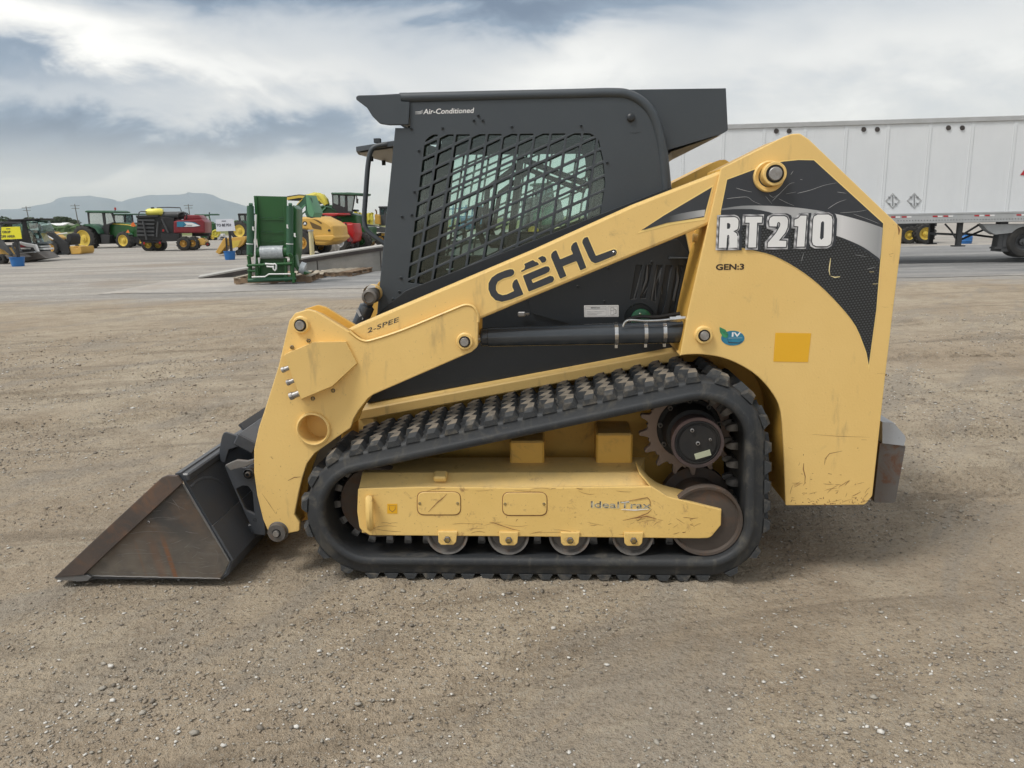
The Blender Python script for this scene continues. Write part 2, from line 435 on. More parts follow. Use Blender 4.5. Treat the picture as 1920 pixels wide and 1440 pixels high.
LUGS = mat('lug_rubber_side', (.036, .039, .042), (.12, .108, .09), rough=.8, nscale=20, bump=.002, bscale=80, width=.12, mid=.60, world=True)
GUIDE = mat('guide_lug_metal', (.22, .21, .20), (.09, .085, .08), rough=.45, metal=.5, nscale=30, bump=.001)
RUST = worn('rusty_wheel', (.105, .080, .064), (.075, .060, .050), (.15, .085, .052), 11, .48, .72, .7, metal=.15, bump=.0012, bscale=55)
RST2 = worn('sprocket_steel', (.27, .20, .16), (.21, .155, .125), (.26, .15, .09), 14, .55, .75, .65, metal=.2, bump=.0012)
RIMR = mat('hub_rim_paint', (.085, .052, .048), (.035, .028, .027), rough=.6)
BKT = worn('bucket_black_paint', (.050, .056, .066), (.062, .068, .078), (.085, .075, .065), 7, .55, .78, .42, bump=.0006, top=.3, dust=(.16, .14, .12))
RAWS = worn('raw_dark_steel', (.11, .11, .112), (.16, .152, .142), (.13, .08, .055), 9, .55, .75, .55, bump=.0008)
SCR = mat('scratch_brown', (.19, .085, .035), (.36, .19, .07), rough=.8, nscale=60)
SCRW = mat('scratch_pale', (.42, .42, .42), (.30, .31, .32), rough=.7, nscale=60)
SCRY = mat('scraped_yellow', (.85, .72, .38), rough=.6)
WHT = mat('white_print', (.80, .80, .80), (.76, .76, .76), rough=.5)
DPRINT = mat('dark_print', (.030, .034, .042), (.036, .040, .048), rough=.5, bump=.0002, bscale=200)
BROWNP = mat('brown_print', (.035, .02, .012), rough=.5)
GRN = mat('fuel_cap_green', (.012, .10, .045), (.010, .085, .04), rough=.4, nscale=30)
BLUEP = mat('blue_print', (.02, .16, .27), (.03, .22, .34), rough=.45, nscale=40)
GRNP = mat('green_print', (.05, .32, .13), (.02, .12, .07), rough=.45, nscale=40)
SILV = worn('silver_paint', (.42, .44, .47), (.37, .39, .42), (.16, .12, .10), 14, .62, .8, .38, bump=.0005)

def bucket_side():
    """bare steel plate: grey, brown heat and rust bloom, one orange run of rust"""
    m_ = bpy.data.materials.new('bucket_side_steel'); m_.use_nodes = True; t_ = NT(m_.node_tree); m_.node_tree.nodes.clear()
    out = t_.n('ShaderNodeOutputMaterial'); b = t_.n('ShaderNodeBsdfPrincipled'); m_.node_tree.links.new(b.outputs[0], out.inputs[0])
    co = t_.n('ShaderNodeTexCoord').outputs['Object']; x, y, z = t_.sep(co)
    n1 = t_.noise(co, 4.5, 6, .65, .4); n2 = t_.noise(co, 16, 5, .6)
    c = t_.mix(t_.mapr(n1, .40, .66, 0, 1, True), (.060, .058, .058), (.115, .085, .065))
    low = t_.mapr(z, .08, .34, 1, 0, True)
    c = t_.mix(t_.math('MULTIPLY', low, t_.mapr(n2, .3, .65, .35, .95)), c, (.165, .145, .120))
    c = t_.mix(t_.mapr(t_.noise(co, 9, 5, .7), .56, .7, 0, .35, True), c, (.13, .075, .042))
    c = t_.mix(t_.mapr(t_.noise(t_.comb(t_.math('MULTIPLY', x, 8.0), y, t_.math('MULTIPLY', z, 50.0)), 1.0, 4, .6), .55, .75, 0, .4), c, (.19, .18, .17))
    stv = t_.comb(t_.math('MULTIPLY', x, 22.0), 0.0, t_.math('MULTIPLY', z, 1.5)); sn = t_.noise(stv, 1.0, 3, .5)
    for x0, w, a in ((BUCK_STREAK, .011, .75), (BUCK_STREAK-.055, .020, .28), (BUCK_STREAK-.13, .006, .2)):
        dx = t_.math('ABSOLUTE', t_.math('SUBTRACT', t_.math('ADD', x, t_.math('MULTIPLY', z, .20)), x0))
        f = t_.math('MULTIPLY', t_.mapr(dx, w*.3, w*1.5, 1, 0, True), t_.mapr(z, .16, .26, 1, 0, True))
        c = t_.mix(t_.math('MULTIPLY', t_.math('MULTIPLY', f, t_.mapr(sn, .2, .6, .5, 1)), a), c, (.24, .095, .035))
    t_.setin(b.inputs['Base Color'], c); b.inputs['Metallic'].default_value = .25
    t_.setin(b.inputs['Roughness'], t_.mapr(n1, .3, .7, .45, .65))
    bn = t_.n('ShaderNodeBump'); bn.inputs['Strength'].default_value = 1; bn.inputs['Distance'].default_value = .0008
    t_.setin(bn.inputs['Height'], n2); m_.node_tree.links.new(bn.outputs[0], b.inputs['Normal'])
    return m_
def chrome_print(name, kx, kz, off, stops):
    """printed silver gradient (flat print on a sticker)"""
    m_ = bpy.data.materials.new(name); m_.use_nodes = True; t_ = NT(m_.node_tree); m_.node_tree.nodes.clear()
    out = t_.n('ShaderNodeOutputMaterial'); b = t_.n('ShaderNodeBsdfPrincipled'); m_.node_tree.links.new(b.outputs[0], out.inputs[0])
    x, y, z = t_.sep(t_.n('ShaderNodeTexCoord').outputs['Object'])
    v = t_.math('ADD', t_.math('ADD', t_.math('MULTIPLY', x, kx), t_.math('MULTIPLY', z, kz)), off)
    t_.setin(b.inputs['Base Color'], t_.ramp(v, stops)); b.inputs['Roughness'].default_value = .4
    return m_
def carbon_print():
    m_ = bpy.data.materials.new('carbon_weave_print'); m_.use_nodes = True; t_ = NT(m_.node_tree); m_.node_tree.nodes.clear()
    out = t_.n('ShaderNodeOutputMaterial'); b = t_.n('ShaderNodeBsdfPrincipled'); m_.node_tree.links.new(b.outputs[0], out.inputs[0])
    x, y, z = t_.sep(t_.n('ShaderNodeTexCoord').outputs['Object'])
    p = .0125
    u_ = t_.math('DIVIDE', x, p); v_ = t_.math('DIVIDE', t_.math('ADD', z, t_.math('MULTIPLY', x, -.12)), p*.8)
    row = t_.math('FLOOR', v_); sh = t_.math('MULTIPLY', t_.math('MODULO', row, 2.0), .5)
    fu = t_.math('FRACT', t_.math('ADD', u_, sh)); fv = t_.math('FRACT', v_)
    a = t_.math('MULTIPLY', t_.math('SINE', t_.math('MULTIPLY', fu, math.pi)), t_.math('SINE', t_.math('MULTIPLY', fv, math.pi)))
    c = t_.ramp(a, [(0, (.006, .007, .008)), (.45, (.022, .024, .026)), (1, (.075, .08, .085))])
    t_.setin(b.inputs['Base Color'], c); b.inputs['Roughness'].default_value = .45
    return m_
GLS = glass('cab_glass', (.86, .94, .91), .06)
GLSD = glass('tinted_glass', (.55, .64, .62), .12)
GLSF = glass('vehicle_glass', (.40, .50, .50), .22, dense=.15, dcol=(.20, .24, .25))
# background paints
JG = mat('farm_green_paint', (.010, .078, .016), (.014, .094, .020), rough=.35, nscale=2)
JG2 = mat('dull_green_paint', (.022, .085, .046), (.032, .105, .055), rough=.5, nscale=2)
JGL = mat('light_green_trim', (.10, .26, .14), rough=.5)
JY = mat('rim_yellow_paint', (.66, .49, .075), (.56, .41, .07), rough=.45, nscale=4)
LY = mat('loader_amber_paint', (.62, .37, .075), (.54, .32, .07), rough=.45, nscale=2)
HY = mat('harvester_yellow_paint', (.62, .54, .06), (.52, .46, .06), rough=.5, nscale=3)
RED = mat('tractor_red_paint', (.42, .012, .012), (.36, .014, .014), rough=.35, nscale=3)
DRED = mat('baler_red_paint', (.17, .010, .018), (.20, .014, .020), rough=.35, nscale=2)
BK = mat('machine_black', (.012, .012, .013), (.022, .022, .023), rough=.6, nscale=4)
DG = mat('machine_dark_grey', (.05, .053, .056), (.07, .072, .075), rough=.6, nscale=3)
TYR = mat('tyre_rubber', (.020, .020, .020), (.045, .042, .038), rough=.85, nscale=5)
LG = mat('light_grey_paint', (.42, .43, .44), (.36, .37, .37), rough=.5, nscale=4)
WP = mat('white_paint', (.78, .78, .77), (.72, .72, .71), rough=.45, nscale=3)
TANK = mat('yellow_poly_tank', (.72, .66, .10), (.78, .70, .14), rough=.4, nscale=4)
ORG = mat('orange_plastic', (.75, .16, .03), rough=.5)
BUCKET_BLUE = mat('blue_tub_plastic', (.018, .13, .38), (.02, .15, .42), rough=.45, nscale=6)
SIGNY = mat('sign_yellow', (.78, .72, .03), rough=.5)
SIGNW = mat('sign_white', (.62, .64, .70), rough=.5)
PRT = mat('sign_dark_print', (.03, .03, .05), rough=.6)
WOOD = mat('pallet_wood', (.30, .21, .13), (.16, .11, .075), rough=.85, nscale=7, bump=.001)
WOODL = mat('pallet_wood_pale', (.46, .40, .31), (.30, .25, .19), rough=.85, nscale=7)
CONC = mat('ramp_concrete', (.30, .29, .27), (.20, .195, .18), rough=.9, nscale=1.6, bump=.004, bscale=12)
CONCL = mat('ramp_top_concrete', (.42, .41, .39), (.34, .33, .31), rough=.9, nscale=2)
STEELD = mat('ramp_edge_steel', (.035, .03, .03), (.06, .05, .045), rough=.7, nscale=3)
PLW = mat('plastic_wrap', (.45, .48, .50), (.30, .33, .35), rough=.25, nscale=14, bump=.01, bscale=20)
def trailer_mat():
    m_ = bpy.data.materials.new('trailer_white_panel'); m_.use_nodes = True; t_ = NT(m_.node_tree); m_.node_tree.nodes.clear()
    out = t_.n('ShaderNodeOutputMaterial'); b = t_.n('ShaderNodeBsdfPrincipled'); m_.node_tree.links.new(b.outputs[0], out.inputs[0])
    co = t_.n('ShaderNodeTexCoord').outputs['Object']; x, y, z = t_.sep(co)
    n1 = t_.noise(co, .9, 5, .6); c = t_.mix(t_.mapr(n1, .3, .7), (.69, .715, .735), (.63, .655, .68))
    sv = t_.comb(t_.math('MULTIPLY', x, 6.0), 0.0, t_.math('MULTIPLY', z, .5)); c = t_.mix(t_.mapr(t_.noise(sv, 1.5, 5, .6), .55, .8, 0, .30, True), c, (.52, .53, .53))
    t_.setin(b.inputs['Base Color'], c); b.inputs['Roughness'].default_value = .45
    bn = t_.n('ShaderNodeBump'); bn.inputs['Strength'].default_value = 1; bn.inputs['Distance'].default_value = .003
    t_.setin(bn.inputs['Height'], t_.noise(co, 9, 3, .5)); m_.node_tree.links.new(bn.outputs[0], b.inputs['Normal']); return m_
TRL = trailer_mat()
RUSTC = worn('rusty_cutter_steel', (.115, .088, .075), (.075, .066, .062), (.19, .11, .07), 8, .48, .7, .55, metal=.3, bump=.0009)
BMPM = worn('bumper_steel', (.17, .17, .175), (.13, .115, .105), (.16, .075, .04), 9, .45, .60, .5, metal=.3, bump=.0012)
# ---------------------------------------------------------------- noise on arrays
def vnoise(x, y, seed=0):
    xi = np.floor(x).astype(np.int64); yi = np.floor(y).astype(np.int64); xf = x-xi; yf = y-yi
    def h(a, b):
        n = (a*374761393 + b*668265263 + seed*1442695041) & 0x7fffffff
        n = ((n ^ (n >> 13))*1274126177) & 0x7fffffff
        return ((n ^ (n >> 16)) & 0xffff)/65535.0
    u_ = xf*xf*(3-2*xf); v_ = yf*yf*(3-2*yf)
    return (h(xi, yi)*(1-u_)+h(xi+1, yi)*u_)*(1-v_) + (h(xi, yi+1)*(1-u_)+h(xi+1, yi+1)*u_)*v_
def fbm(x, y, oct=4, seed=0, gain=.5):
    s_ = 0; a = 1; tt = 0
    for i in range(oct):
        s_ = s_ + a*vnoise(x*2**i, y*2**i, seed+i*17); tt += a; a *= gain
    return s_/tt-.5
MACH_Y = G(1000, 1094).y
def ground_h(X, Y):
    """packed dirt: long shallow ruts, tread marks, clods; flattened where the machine stands"""
    wx = X + .9*fbm(X*.25, Y*.25, 2, 5); wy = Y + .8*fbm(X*.2, Y*.2, 2, 9)
    rot = .22; a = wx*math.cos(rot)-wy*math.sin(rot)*.0; b = wy - wx*.16
    ruts = fbm(a*.35, b*3.2, 3, 21)*.040
    cl = fbm(X*9, Y*9, 3, 33)*.019 + fbm(X*26, Y*26, 2, 41)*.011
    # worn tread marks crossing the open ground
    tm = 0
    for (c0, sl, wd, sd_) in ((4.6, .18, .22, 1), (6.3, .10, .22, 2), (8.2, .05, .25, 3), (5.4, -.35, .2, 4), (10.4, .02, .3, 5), (12.6, .06, .3, 6), (7.1, .22, .2, 7), (9.2, -.12, .28, 8), (11.4, .10, .3, 9), (13.8, -.03, .3, 10), (3.3, .42, .18, 11), (2.6, .5, .18, 12)):
        d = (Y - c0 - sl*X - .25*np.sin(X*.5+sd_))/wd
        tm = tm + np.exp(-d*d)*(-.020 + .024*np.sin((X*1.0+.35*np.abs(d)*np.sign(d))*2*math.pi/.115 + sd_))*(fbm(X*.6, Y*.6, 2, 50+sd_)+.55).clip(0, 1)
    h = ruts + cl + tm
    env = np.exp(-((Y-MACH_Y-.7)/1.5)**4)*(np.abs(X) < 2.3)
    h = h*(1-.75*env)
    yn = MACH_Y - X*.045; h = h + .030*np.exp(-((Y-yn-.02)/.085)**2)/(1+np.exp((np.abs(X-.12)-.80)/.03))*(.75+.9*fbm(X*7, Y*7, 2, 71))
    fade = 1/(1+np.exp((Y-15)/1.2))
    return (h-.006)*fade - .012*(1-0*fade)*0 - .004
def grid_axis(lo, hi, step, far, g):
    a = list(np.arange(lo, hi, step)); s_ = step; p = hi
    while p < far: a.append(p); s_ *= g; p += s_
    a.append(far); return a
xs_ = grid_axis(0, 4.6, .024, 9000, 1.055); xs_ = np.array([-q for q in xs_[::-1][:-1]] + xs_)
ys_ = np.array(sorted([1.0-q for q in grid_axis(.4, 1, .4, 400, 1.6)] + grid_axis(1.05, 7.6, .022, 12000, 1.012)))
XX, YY = np.meshgrid(xs_, ys_); ZZ = ground_h(XX, YY)
nx_, ny_ = len(xs_), len(ys_)
me = bpy.data.meshes.new('ground')
vv = np.stack([XX, YY, ZZ], -1).reshape(-1, 3)
ii = (np.arange(ny_-1)[:, None]*nx_ + np.arange(nx_-1)[None, :]).reshape(-1)
ff = np.stack([ii, ii+1, ii+nx_+1, ii+nx_], -1).astype(np.int32)
me.vertices.add(len(vv)); me.vertices.foreach_set('co', vv.reshape(-1).astype(np.float32))
me.loops.add(ff.size); me.loops.foreach_set('vertex_index', ff.reshape(-1))
me.polygons.add(len(ff)); me.polygons.foreach_set('loop_start', np.arange(len(ff), dtype=np.int32)*4); me.polygons.foreach_set('loop_total', np.full(len(ff), 4, dtype=np.int32))
me.polygons.foreach_set('use_smooth', np.ones(len(ff), bool)); me.update(); me.validate()
def gravel_col(t_, co, x, y):
    sv2 = t_.comb(t_.math('MULTIPLY', x, .09), t_.math('ADD', t_.math('MULTIPLY', y, .55), t_.math('MULTIPLY', x, -.08)), 0.0)
    gcol = t_.mix(t_.mapr(t_.noise(sv2, 1.6, 6, .65, .5), .38, .64, 0, 1, True), (.31, .295, .275), (.47, .43, .38))
    gcol = t_.mix(t_.mapr(t_.noise(co, 5.5, 5, .7), .35, .7, 0, .65), gcol, (.24, .22, .195))
    return t_.mix(t_.mapr(t_.noise(co, .12, 4, .6), .56, .66, 0, .7, True), gcol, (.28, .235, .19))
def ground_mat():
    m_ = bpy.data.materials.new('packed_dirt'); m_.use_nodes = True; t_ = NT(m_.node_tree); m_.node_tree.nodes.clear()
    out = t_.n('ShaderNodeOutputMaterial'); b = t_.n('ShaderNodeBsdfPrincipled'); m_.node_tree.links.new(b.outputs[0], out.inputs[0])
    co = t_.n('ShaderNodeTexCoord').outputs['Object']; x, y, z = t_.sep(co)
    n_l = t_.noise(co, .45, 5, .6, .6); n_m = t_.noise(co, 3.1, 6, .65, .3); n_f = t_.noise(co, 55, 4, .65); n_g = t_.noise(co, 190, 3, .6)
    sv = t_.comb(t_.math('MULTIPLY', x, .55), t_.math('SUBTRACT', t_.math('MULTIPLY', y, 4.0), t_.math('MULTIPLY', x, .7)), 0.0)
    n_s = t_.noise(sv, .8, 5, .6, .8)
    c = t_.mix(t_.mapr(n_l, .35, .65, 0, 1, True), DIRT1, DIRT2)
    c = t_.mix(t_.mapr(n_m, .42, .68, 0, .55, True), c, DIRT3)
    c = t_.mix(t_.mapr(n_s, .50, .70, 0, .7, True), c, DIRT4)
    sg = t_.comb(t_.math('ADD', t_.math('MULTIPLY', x, 1.3), t_.math('MULTIPLY', y, -.9)), t_.math('ADD', t_.math('MULTIPLY', x, .25), t_.math('MULTIPLY', y, .35)), 0.0)
    c = t_.mix(t_.mapr(t_.noise(sg, 1.1, 6, .7, .6), .49, .62, 0, .65, True), c, (.30, .262, .215))
    c = t_.mix(t_.mapr(t_.noise(sv, 1.9, 6, .7, .4), .56, .72, 0, .6, True), c, (.45, .39, .30))
    # fine grit: light and dark grains
    c = t_.mix(t_.mapr(n_f, .52, .70, 0, .55, True), c, (.40, .37, .31))
    c = t_.mix(t_.mapr(n_f, .46, .30, 0, .65, True), c, (.115, .095, .070))
    c = t_.mix(t_.mapr(n_g, .62, .70, 0, .5), c, (.46, .44, .40)); c = t_.mix(t_.mapr(n_g, .40, .33, 0, .55), c, (.09, .08, .065))
    # pale gravel laid over the dirt farther back
    yy = t_.math('ADD', y, t_.math('MULTIPLY', t_.math('SUBTRACT', t_.noise(co, .35, 6, .65), .5), 5.5))
    yy = t_.math('ADD', yy, t_.math('MULTIPLY', x, -.03))
    gf = t_.mapr(yy, 15.3, 17.3, 0, 1, True)
    gcol = gravel_col(t_, co, x, y)
    c = t_.mix(gf, c, gcol)
    # dry grass field beyond the lot
    ff_ = t_.mapr(t_.math('ADD', y, t_.math('MULTIPLY', n_l, 30.0)), 105, 125, 0, 1, True)
    c = t_.mix(ff_, c, t_.mix(t_.mapr(t_.noise(co, .02, 5, .6), .4, .6), (.22, .19, .10), (.12, .15, .05)))
    t_.setin(b.inputs['Base Color'], c); b.inputs['Roughness'].default_value = .92; b.inputs['Specular IOR Level'].default_value = .25
    hh = t_.math('ADD', t_.math('MULTIPLY', n_f, 1.0), t_.math('MULTIPLY', n_g, .45))
    hh = t_.math('ADD', hh, t_.math('MULTIPLY', t_.noise(co, 14, 5, .65), 1.6))
    bn = t_.n('ShaderNodeBump'); bn.inputs['Strength'].default_value = 1; bn.inputs['Distance'].default_value = .020
    t_.setin(bn.inputs['Height'], hh); m_.node_tree.links.new(bn.outputs[0], b.inputs['Normal'])
    return m_
DIRT1, DIRT2, DIRT3, DIRT4 = (.385, .308, .222), (.455, .382, .285), (.270, .212, .150), (.220, .175, .126)
me.materials.append(ground_mat())
ground = bpy.data.objects.new('ground', me); COL.objects.link(ground); tag(ground, kind='structure')

# paved strip beyond the dirt: ragged near edge, worn grey asphalt
def asphalt_mat():
    m_ = bpy.data.materials.new('worn_asphalt'); m_.use_nodes = True; t_ = NT(m_.node_tree); m_.node_tree.nodes.clear()
    out = t_.n('ShaderNodeOutputMaterial'); b = t_.n('ShaderNodeBsdfPrincipled'); m_.node_tree.links.new(b.outputs[0], out.inputs[0])
    co = t_.n('ShaderNodeTexCoord').outputs['Object']; x, y, z = t_.sep(co)
    sv = t_.comb(t_.math('MULTIPLY', x, .16), t_.math('MULTIPLY', y, 1.1), 0.0)
    c = t_.mix(t_.mapr(t_.noise(sv, 1.4, 6, .62, .5), .34, .66, 0, 1, True), (.155, .155, .157), (.27, .265, .255))
    c = t_.mix(t_.mapr(t_.noise(co, 3.0, 6, .7), .5, .75, 0, .6), c, (.09, .09, .09))
    du = t_.mapr(t_.math('ADD', y, t_.math('MULTIPLY', t_.noise(co, .7, 5, .6), 3.0)), 18.6, 21.0, 1.0, 0, True)
    c = t_.mix(du, c, gravel_col(t_, co, x, y))
    lf = t_.mapr(t_.math('ADD', x, t_.math('MULTIPLY', t_.noise(co, .5, 5, .6), 4.0)), -5.6, -3.4, 1, 0, True)
    c = t_.mix(lf, c, gravel_col(t_, co, x, y))
    t_.setin(b.inputs['Base Color'], c); b.inputs['Roughness'].default_value = .85
    bn = t_.n('ShaderNodeBump'); bn.inputs['Distance'].default_value = .006; t_.setin(bn.inputs['Height'], t_.noise(co, 40, 3, .6)); m_.node_tree.links.new(bn.outputs[0], b.inputs['Normal'])
    return m_
ne = [(x_, 18.0 + 1.1*float(fbm(np.array(x_*.22), np.array(3.3), 4, 77)) + .35*float(fbm(np.array(x_*1.7), np.array(1.3), 3, 78))) for x_ in np.arange(-9.5, 40, .22)]
# its left end runs out towards the foot of the ramp
le = [(-9.5, ne[0][1]), (-10.6, 19.0), (-10.2, 20.1), (-8.6, 21.0)]
vs = []; fs = []
far = [(x_, 33.0 if x_ > -1.5 else 21.6+(x_+9.5)*1.3) for x_, _ in ne]
vs = [(a, b, .004) for a, b in ne] + [(a, b, .004) for a, b in far]; n = len(ne)
fs = [(i, i+1, n+i+1, n+i) for i in range(n-1)]
finish('asphalt_pavement', vs, fs, asphalt_mat(), smooth=0, kind='structure')

# ---------------------------------------------------------------- loose stones on the dirt
def stones():
    N1 = 100000; pts = []
    Y_ = 1.15 + (RS.rand(N1)**1.6)*10.5
    X_ = (RS.rand(N1)-.5)*2*(Y_*.72+.5)
    cl = .5*fbm(X_*.9, Y_*.9, 3, 61) + 1.1*fbm((1.3*X_-.9*Y_)*1.3, (.25*X_+.35*Y_)*1.3, 3, 67) + .35*fbm(X_*4, Y_*4, 2, 63)
    keep = RS.rand(N1) < np.clip(.35+cl*2.6, .06, 1); X_, Y_ = X_[keep], Y_[keep]
    n = len(X_)
    S_ = .0018 + .0042*RS.rand(n)**2.2 + np.where(RS.rand(n) < .03, .006*RS.rand(n), 0) + np.where(RS.rand(n) < .003, .008*RS.rand(n), 0)
    S_ *= (1+.10*(Y_-2)).clip(1, 1.7)
    Z_ = ground_h(X_, Y_)
    base = np.array([[1, 0, 0], [-1, 0, 0], [0, 1, 0], [0, -1, 0], [0, 0, 1], [0, 0, -1], [.6, .6, .55], [-.6, .55, .6], [.55, -.6, .6], [-.6, -.6, .55]], float)
    fc = np.array([[0, 6, 8], [0, 2, 6], [2, 4, 6], [6, 4, 8], [2, 7, 4], [2, 1, 7], [1, 9, 7], [7, 9, 4], [1, 3, 9], [3, 8, 9], [9, 8, 4], [3, 0, 8], [0, 5, 2], [2, 5, 1], [1, 5, 3], [3, 5, 0]])
    V = base[None]*(1+.35*(RS.rand(n, 10, 1)-.5)) * np.stack([1+.7*RS.rand(n), .8+.5*RS.rand(n), .42+.35*RS.rand(n)], -1)[:, None, :]
    an = RS.rand(n)*6.283; ca, sa = np.cos(an)[:, None], np.sin(an)[:, None]
    xr = V[..., 0]*ca-V[..., 1]*sa; yr = V[..., 0]*sa+V[..., 1]*ca
    V = np.stack([xr, yr, V[..., 2]], -1)*S_[:, None, None] + np.stack([X_, Y_, Z_+S_*.36], -1)[:, None, :]
    F_ = (fc[None]+(np.arange(n)*10)[:, None, None]).reshape(-1, 3).astype(np.int32)
    me = bpy.data.meshes.new('loose_stones'); V = V.reshape(-1, 3)
    me.vertices.add(len(V)); me.vertices.foreach_set('co', V.reshape(-1).astype(np.float32))
    me.loops.add(F_.size); me.loops.foreach_set('vertex_index', F_.reshape(-1))
    me.polygons.add(len(F_)); me.polygons.foreach_set('loop_start', np.arange(len(F_), dtype=np.int32)*3); me.polygons.foreach_set('loop_total', np.full(len(F_), 3, dtype=np.int32))
    for nm, a, b_ in (('stone_tan', (.30, .25, .19), (.22, .18, .14)), ('stone_grey', (.37, .34, .29), (.25, .23, .195)), ('stone_pale', (.66, .64, .60), (.48, .46, .42)), ('stone_dark', (.15, .13, .105), (.20, .175, .145))):
        me.materials.append(mat(nm, a, b_, rough=.85, nscale=40))
    mi = RS.choice([0, 1, 2, 3], size=n, p=[.40, .30, .14, .16]); me.polygons.foreach_set('material_index', np.repeat(mi, 16).astype(np.int32))
    me.update(); me.validate()
    o = bpy.data.objects.new('gravel', me); COL.objects.link(o)
    tag(o, 'small loose stones scattered over the packed brown dirt', 'gravel', kind='stuff')
stones()

# ---------------------------------------------------------------- mountains on the horizon
def mountains():
    ridge = [(-260, 402), (-180, 398), (-90, 396), (-30, 394), (20, 392), (60, 388), (100, 376), (128, 369), (150, 367), (175, 367), (200, 372), (218, 377), (235, 378), (250, 372), (268, 366), (285, 365), (300, 366), (318, 365), (335, 364), (350, 362), (358, 360.5), (366, 362), (380, 362), (395, 365), (410, 370), (430, 377), (450, 384), (475, 391), (505, 397), (545, 403), (600, 409), (680, 412), (800, 410), (1000, 408), (1400, 402), (2000, 392)]
    D = 7200.0
    pts = []
    for i in range(len(ridge)-1):
        (a0, b0), (a1, b1) = ridge[i], ridge[i+1]; n = max(2, int((a1-a0)/6))
        for j in range(n): pts.append((a0+(a1-a0)*j/n, b0+(b1-b0)*j/n))
    top = []
    for (u_, v_) in pts:
        d = ray(u_, v_); s_ = D/d.y; p = CO+d*s_; top.append(p)
    vs = []; rows = 9; n = len(top)
    for r_ in range(-rows, rows+1):
        for i, p in enumerate(top):
            q = abs(r_)/rows; hgt = max(p.z, 5)
            rid = 1 + .22*(float(vnoise(np.array(p.x/230.0+r_*.35), np.array(r_*.8), 3))-.5)*min(1, abs(r_)/2)
            z_ = hgt*(1-q)**1.25*rid; vs.append((p.x*(1+r_*.02), D+r_*170+60*math.sin(i*.7+r_), max(z_, -.5) if abs(r_) < rows else -2))
    fs = [(r_*n+i, r_*n+i+1, (r_+1)*n+i+1, (r_+1)*n+i) for r_ in range(2*rows) for i in range(n-1)]
    finish('mountains', vs, fs, mat('hazed_mountain_slope', (.17, .215, .26), (.21, .245, .28), rough=.95, nscale=.004), smooth=60, kind='structure')  # slope colour carries part of the distance haze as a painted blue tint
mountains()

# ---------------------------------------------------------------- far field: green strip, trees, buildings, poles
vs = []; fs = []
for i, x_ in enumerate(np.arange(-330, -40, 2.0)):
    for kx in range(3):
        h_ = 1.1+1.2*RS.rand(); y_ = 214+RS.rand()*8; w_ = 1.4+RS.rand()
        o = len(vs); a_ = RS.rand()*3
        for j in range(6):
            an = a_+j*math.pi/3; vs.append((x_+math.cos(an)*w_, y_+math.sin(an)*w_, -.05))
        for j in range(6):
            an = a_+.3+j*math.pi/3; vs.append((x_+math.cos(an)*w_*.8, y_+math.sin(an)*w_*.8, h_*(.6+.3*RS.rand())))
        vs.append((x_, y_, h_)); fs += [(o+j, o+(j+1) % 6, o+6+(j+1) % 6, o+6+j) for j in range(6)] + [(o+6+j, o+6+(j+1) % 6, o+12) for j in range(6)]
finish('hedge_strip', vs, fs, mat('hedge_leaves', (.035, .075, .02), (.06, .11, .03), rough=.9, nscale=.5), smooth=0, label='long low green strip of crops beyond the dry field', cat='crops', kind='stuff')

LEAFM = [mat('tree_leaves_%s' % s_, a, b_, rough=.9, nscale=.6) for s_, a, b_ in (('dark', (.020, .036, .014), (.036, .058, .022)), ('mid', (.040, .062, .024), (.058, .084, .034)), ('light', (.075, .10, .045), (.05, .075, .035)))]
BARK = mat('tree_bark', (.07, .055, .04), rough=.9)
def leaf_crown(rx, rz, zc, n, size, seed):
    rs = np.random.RandomState(seed); mb = MB()
    lobes = [(rs.uniform(-.55, .55)*rx, rs.uniform(-.5, .5)*rx, zc+rs.uniform(-.5, .55)*rz, rs.uniform(.42, .68)) for _ in range(9)]
    for i in range(n):
        lx, ly, lz, lr = lobes[rs.randint(9)]
        d = rs.normal(size=3); d /= np.linalg.norm(d); q = lr*rs.uniform(.55, 1.05)
        c = np.array([lx+d[0]*rx*q, ly+d[1]*rx*q, lz+d[2]*rz*q*.85])
        a = rs.normal(size=3); a /= np.linalg.norm(a); b_ = np.cross(a, rs.normal(size=3)); b_ /= np.linalg.norm(b_)
        s_ = size*rs.uniform(.5, 1.2)
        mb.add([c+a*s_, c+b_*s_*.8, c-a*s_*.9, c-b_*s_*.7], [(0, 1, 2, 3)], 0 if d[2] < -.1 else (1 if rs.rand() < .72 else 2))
    return mb
def make_tree(seed, h, rx):
    t_ = empty('tree', loc=(0, 0, 0)); zc = h*.60; rz = h*.42
    mb = MB(); mb.tube([(0, 0, -.3), (.1, 0, h*.25), (0, .1, h*.55), (.2, 0, h*.8)], [h*.030, h*.024, h*.016, h*.006], 7)
    rs = np.random.RandomState(seed)
    for i in range(5):
        an = i*1.3; mb.tube([(0, 0, h*(.25+.06*i)), (math.cos(an)*rx*.45, math.sin(an)*rx*.45, h*(.48+.06*i))], [h*.012, h*.004], 5)
    build(mb, 'trunk', BARK, t_)
    c = leaf_crown(rx, rz, zc, 1500, h*.062, seed); build(c, 'crown', LEAFM, t_, smooth=0)
    return t_
protos = [make_tree(3, 8, 4.0), make_tree(8, 9, 5.2), make_tree(14, 10, 3.0)]
def place_tree(i, u_, dist, v_top, label, first, wide=1.0):
    g_ = GD(u_, dist); d = ray(u_, v_top); top = (CO+d*(dist/d.y)).z
    src = protos[i]; o = src if first else copy_thing(src)
    h0 = (8, 9, 10)[i]*1.02; s_ = top/h0
    o.location = g_; o.scale = (s_*wide, s_*wide, s_); o.rotation_euler = (0, 0, u_*.37)
    tag(o, label, 'tree', 'trees beyond the lot'); return o
used = set()
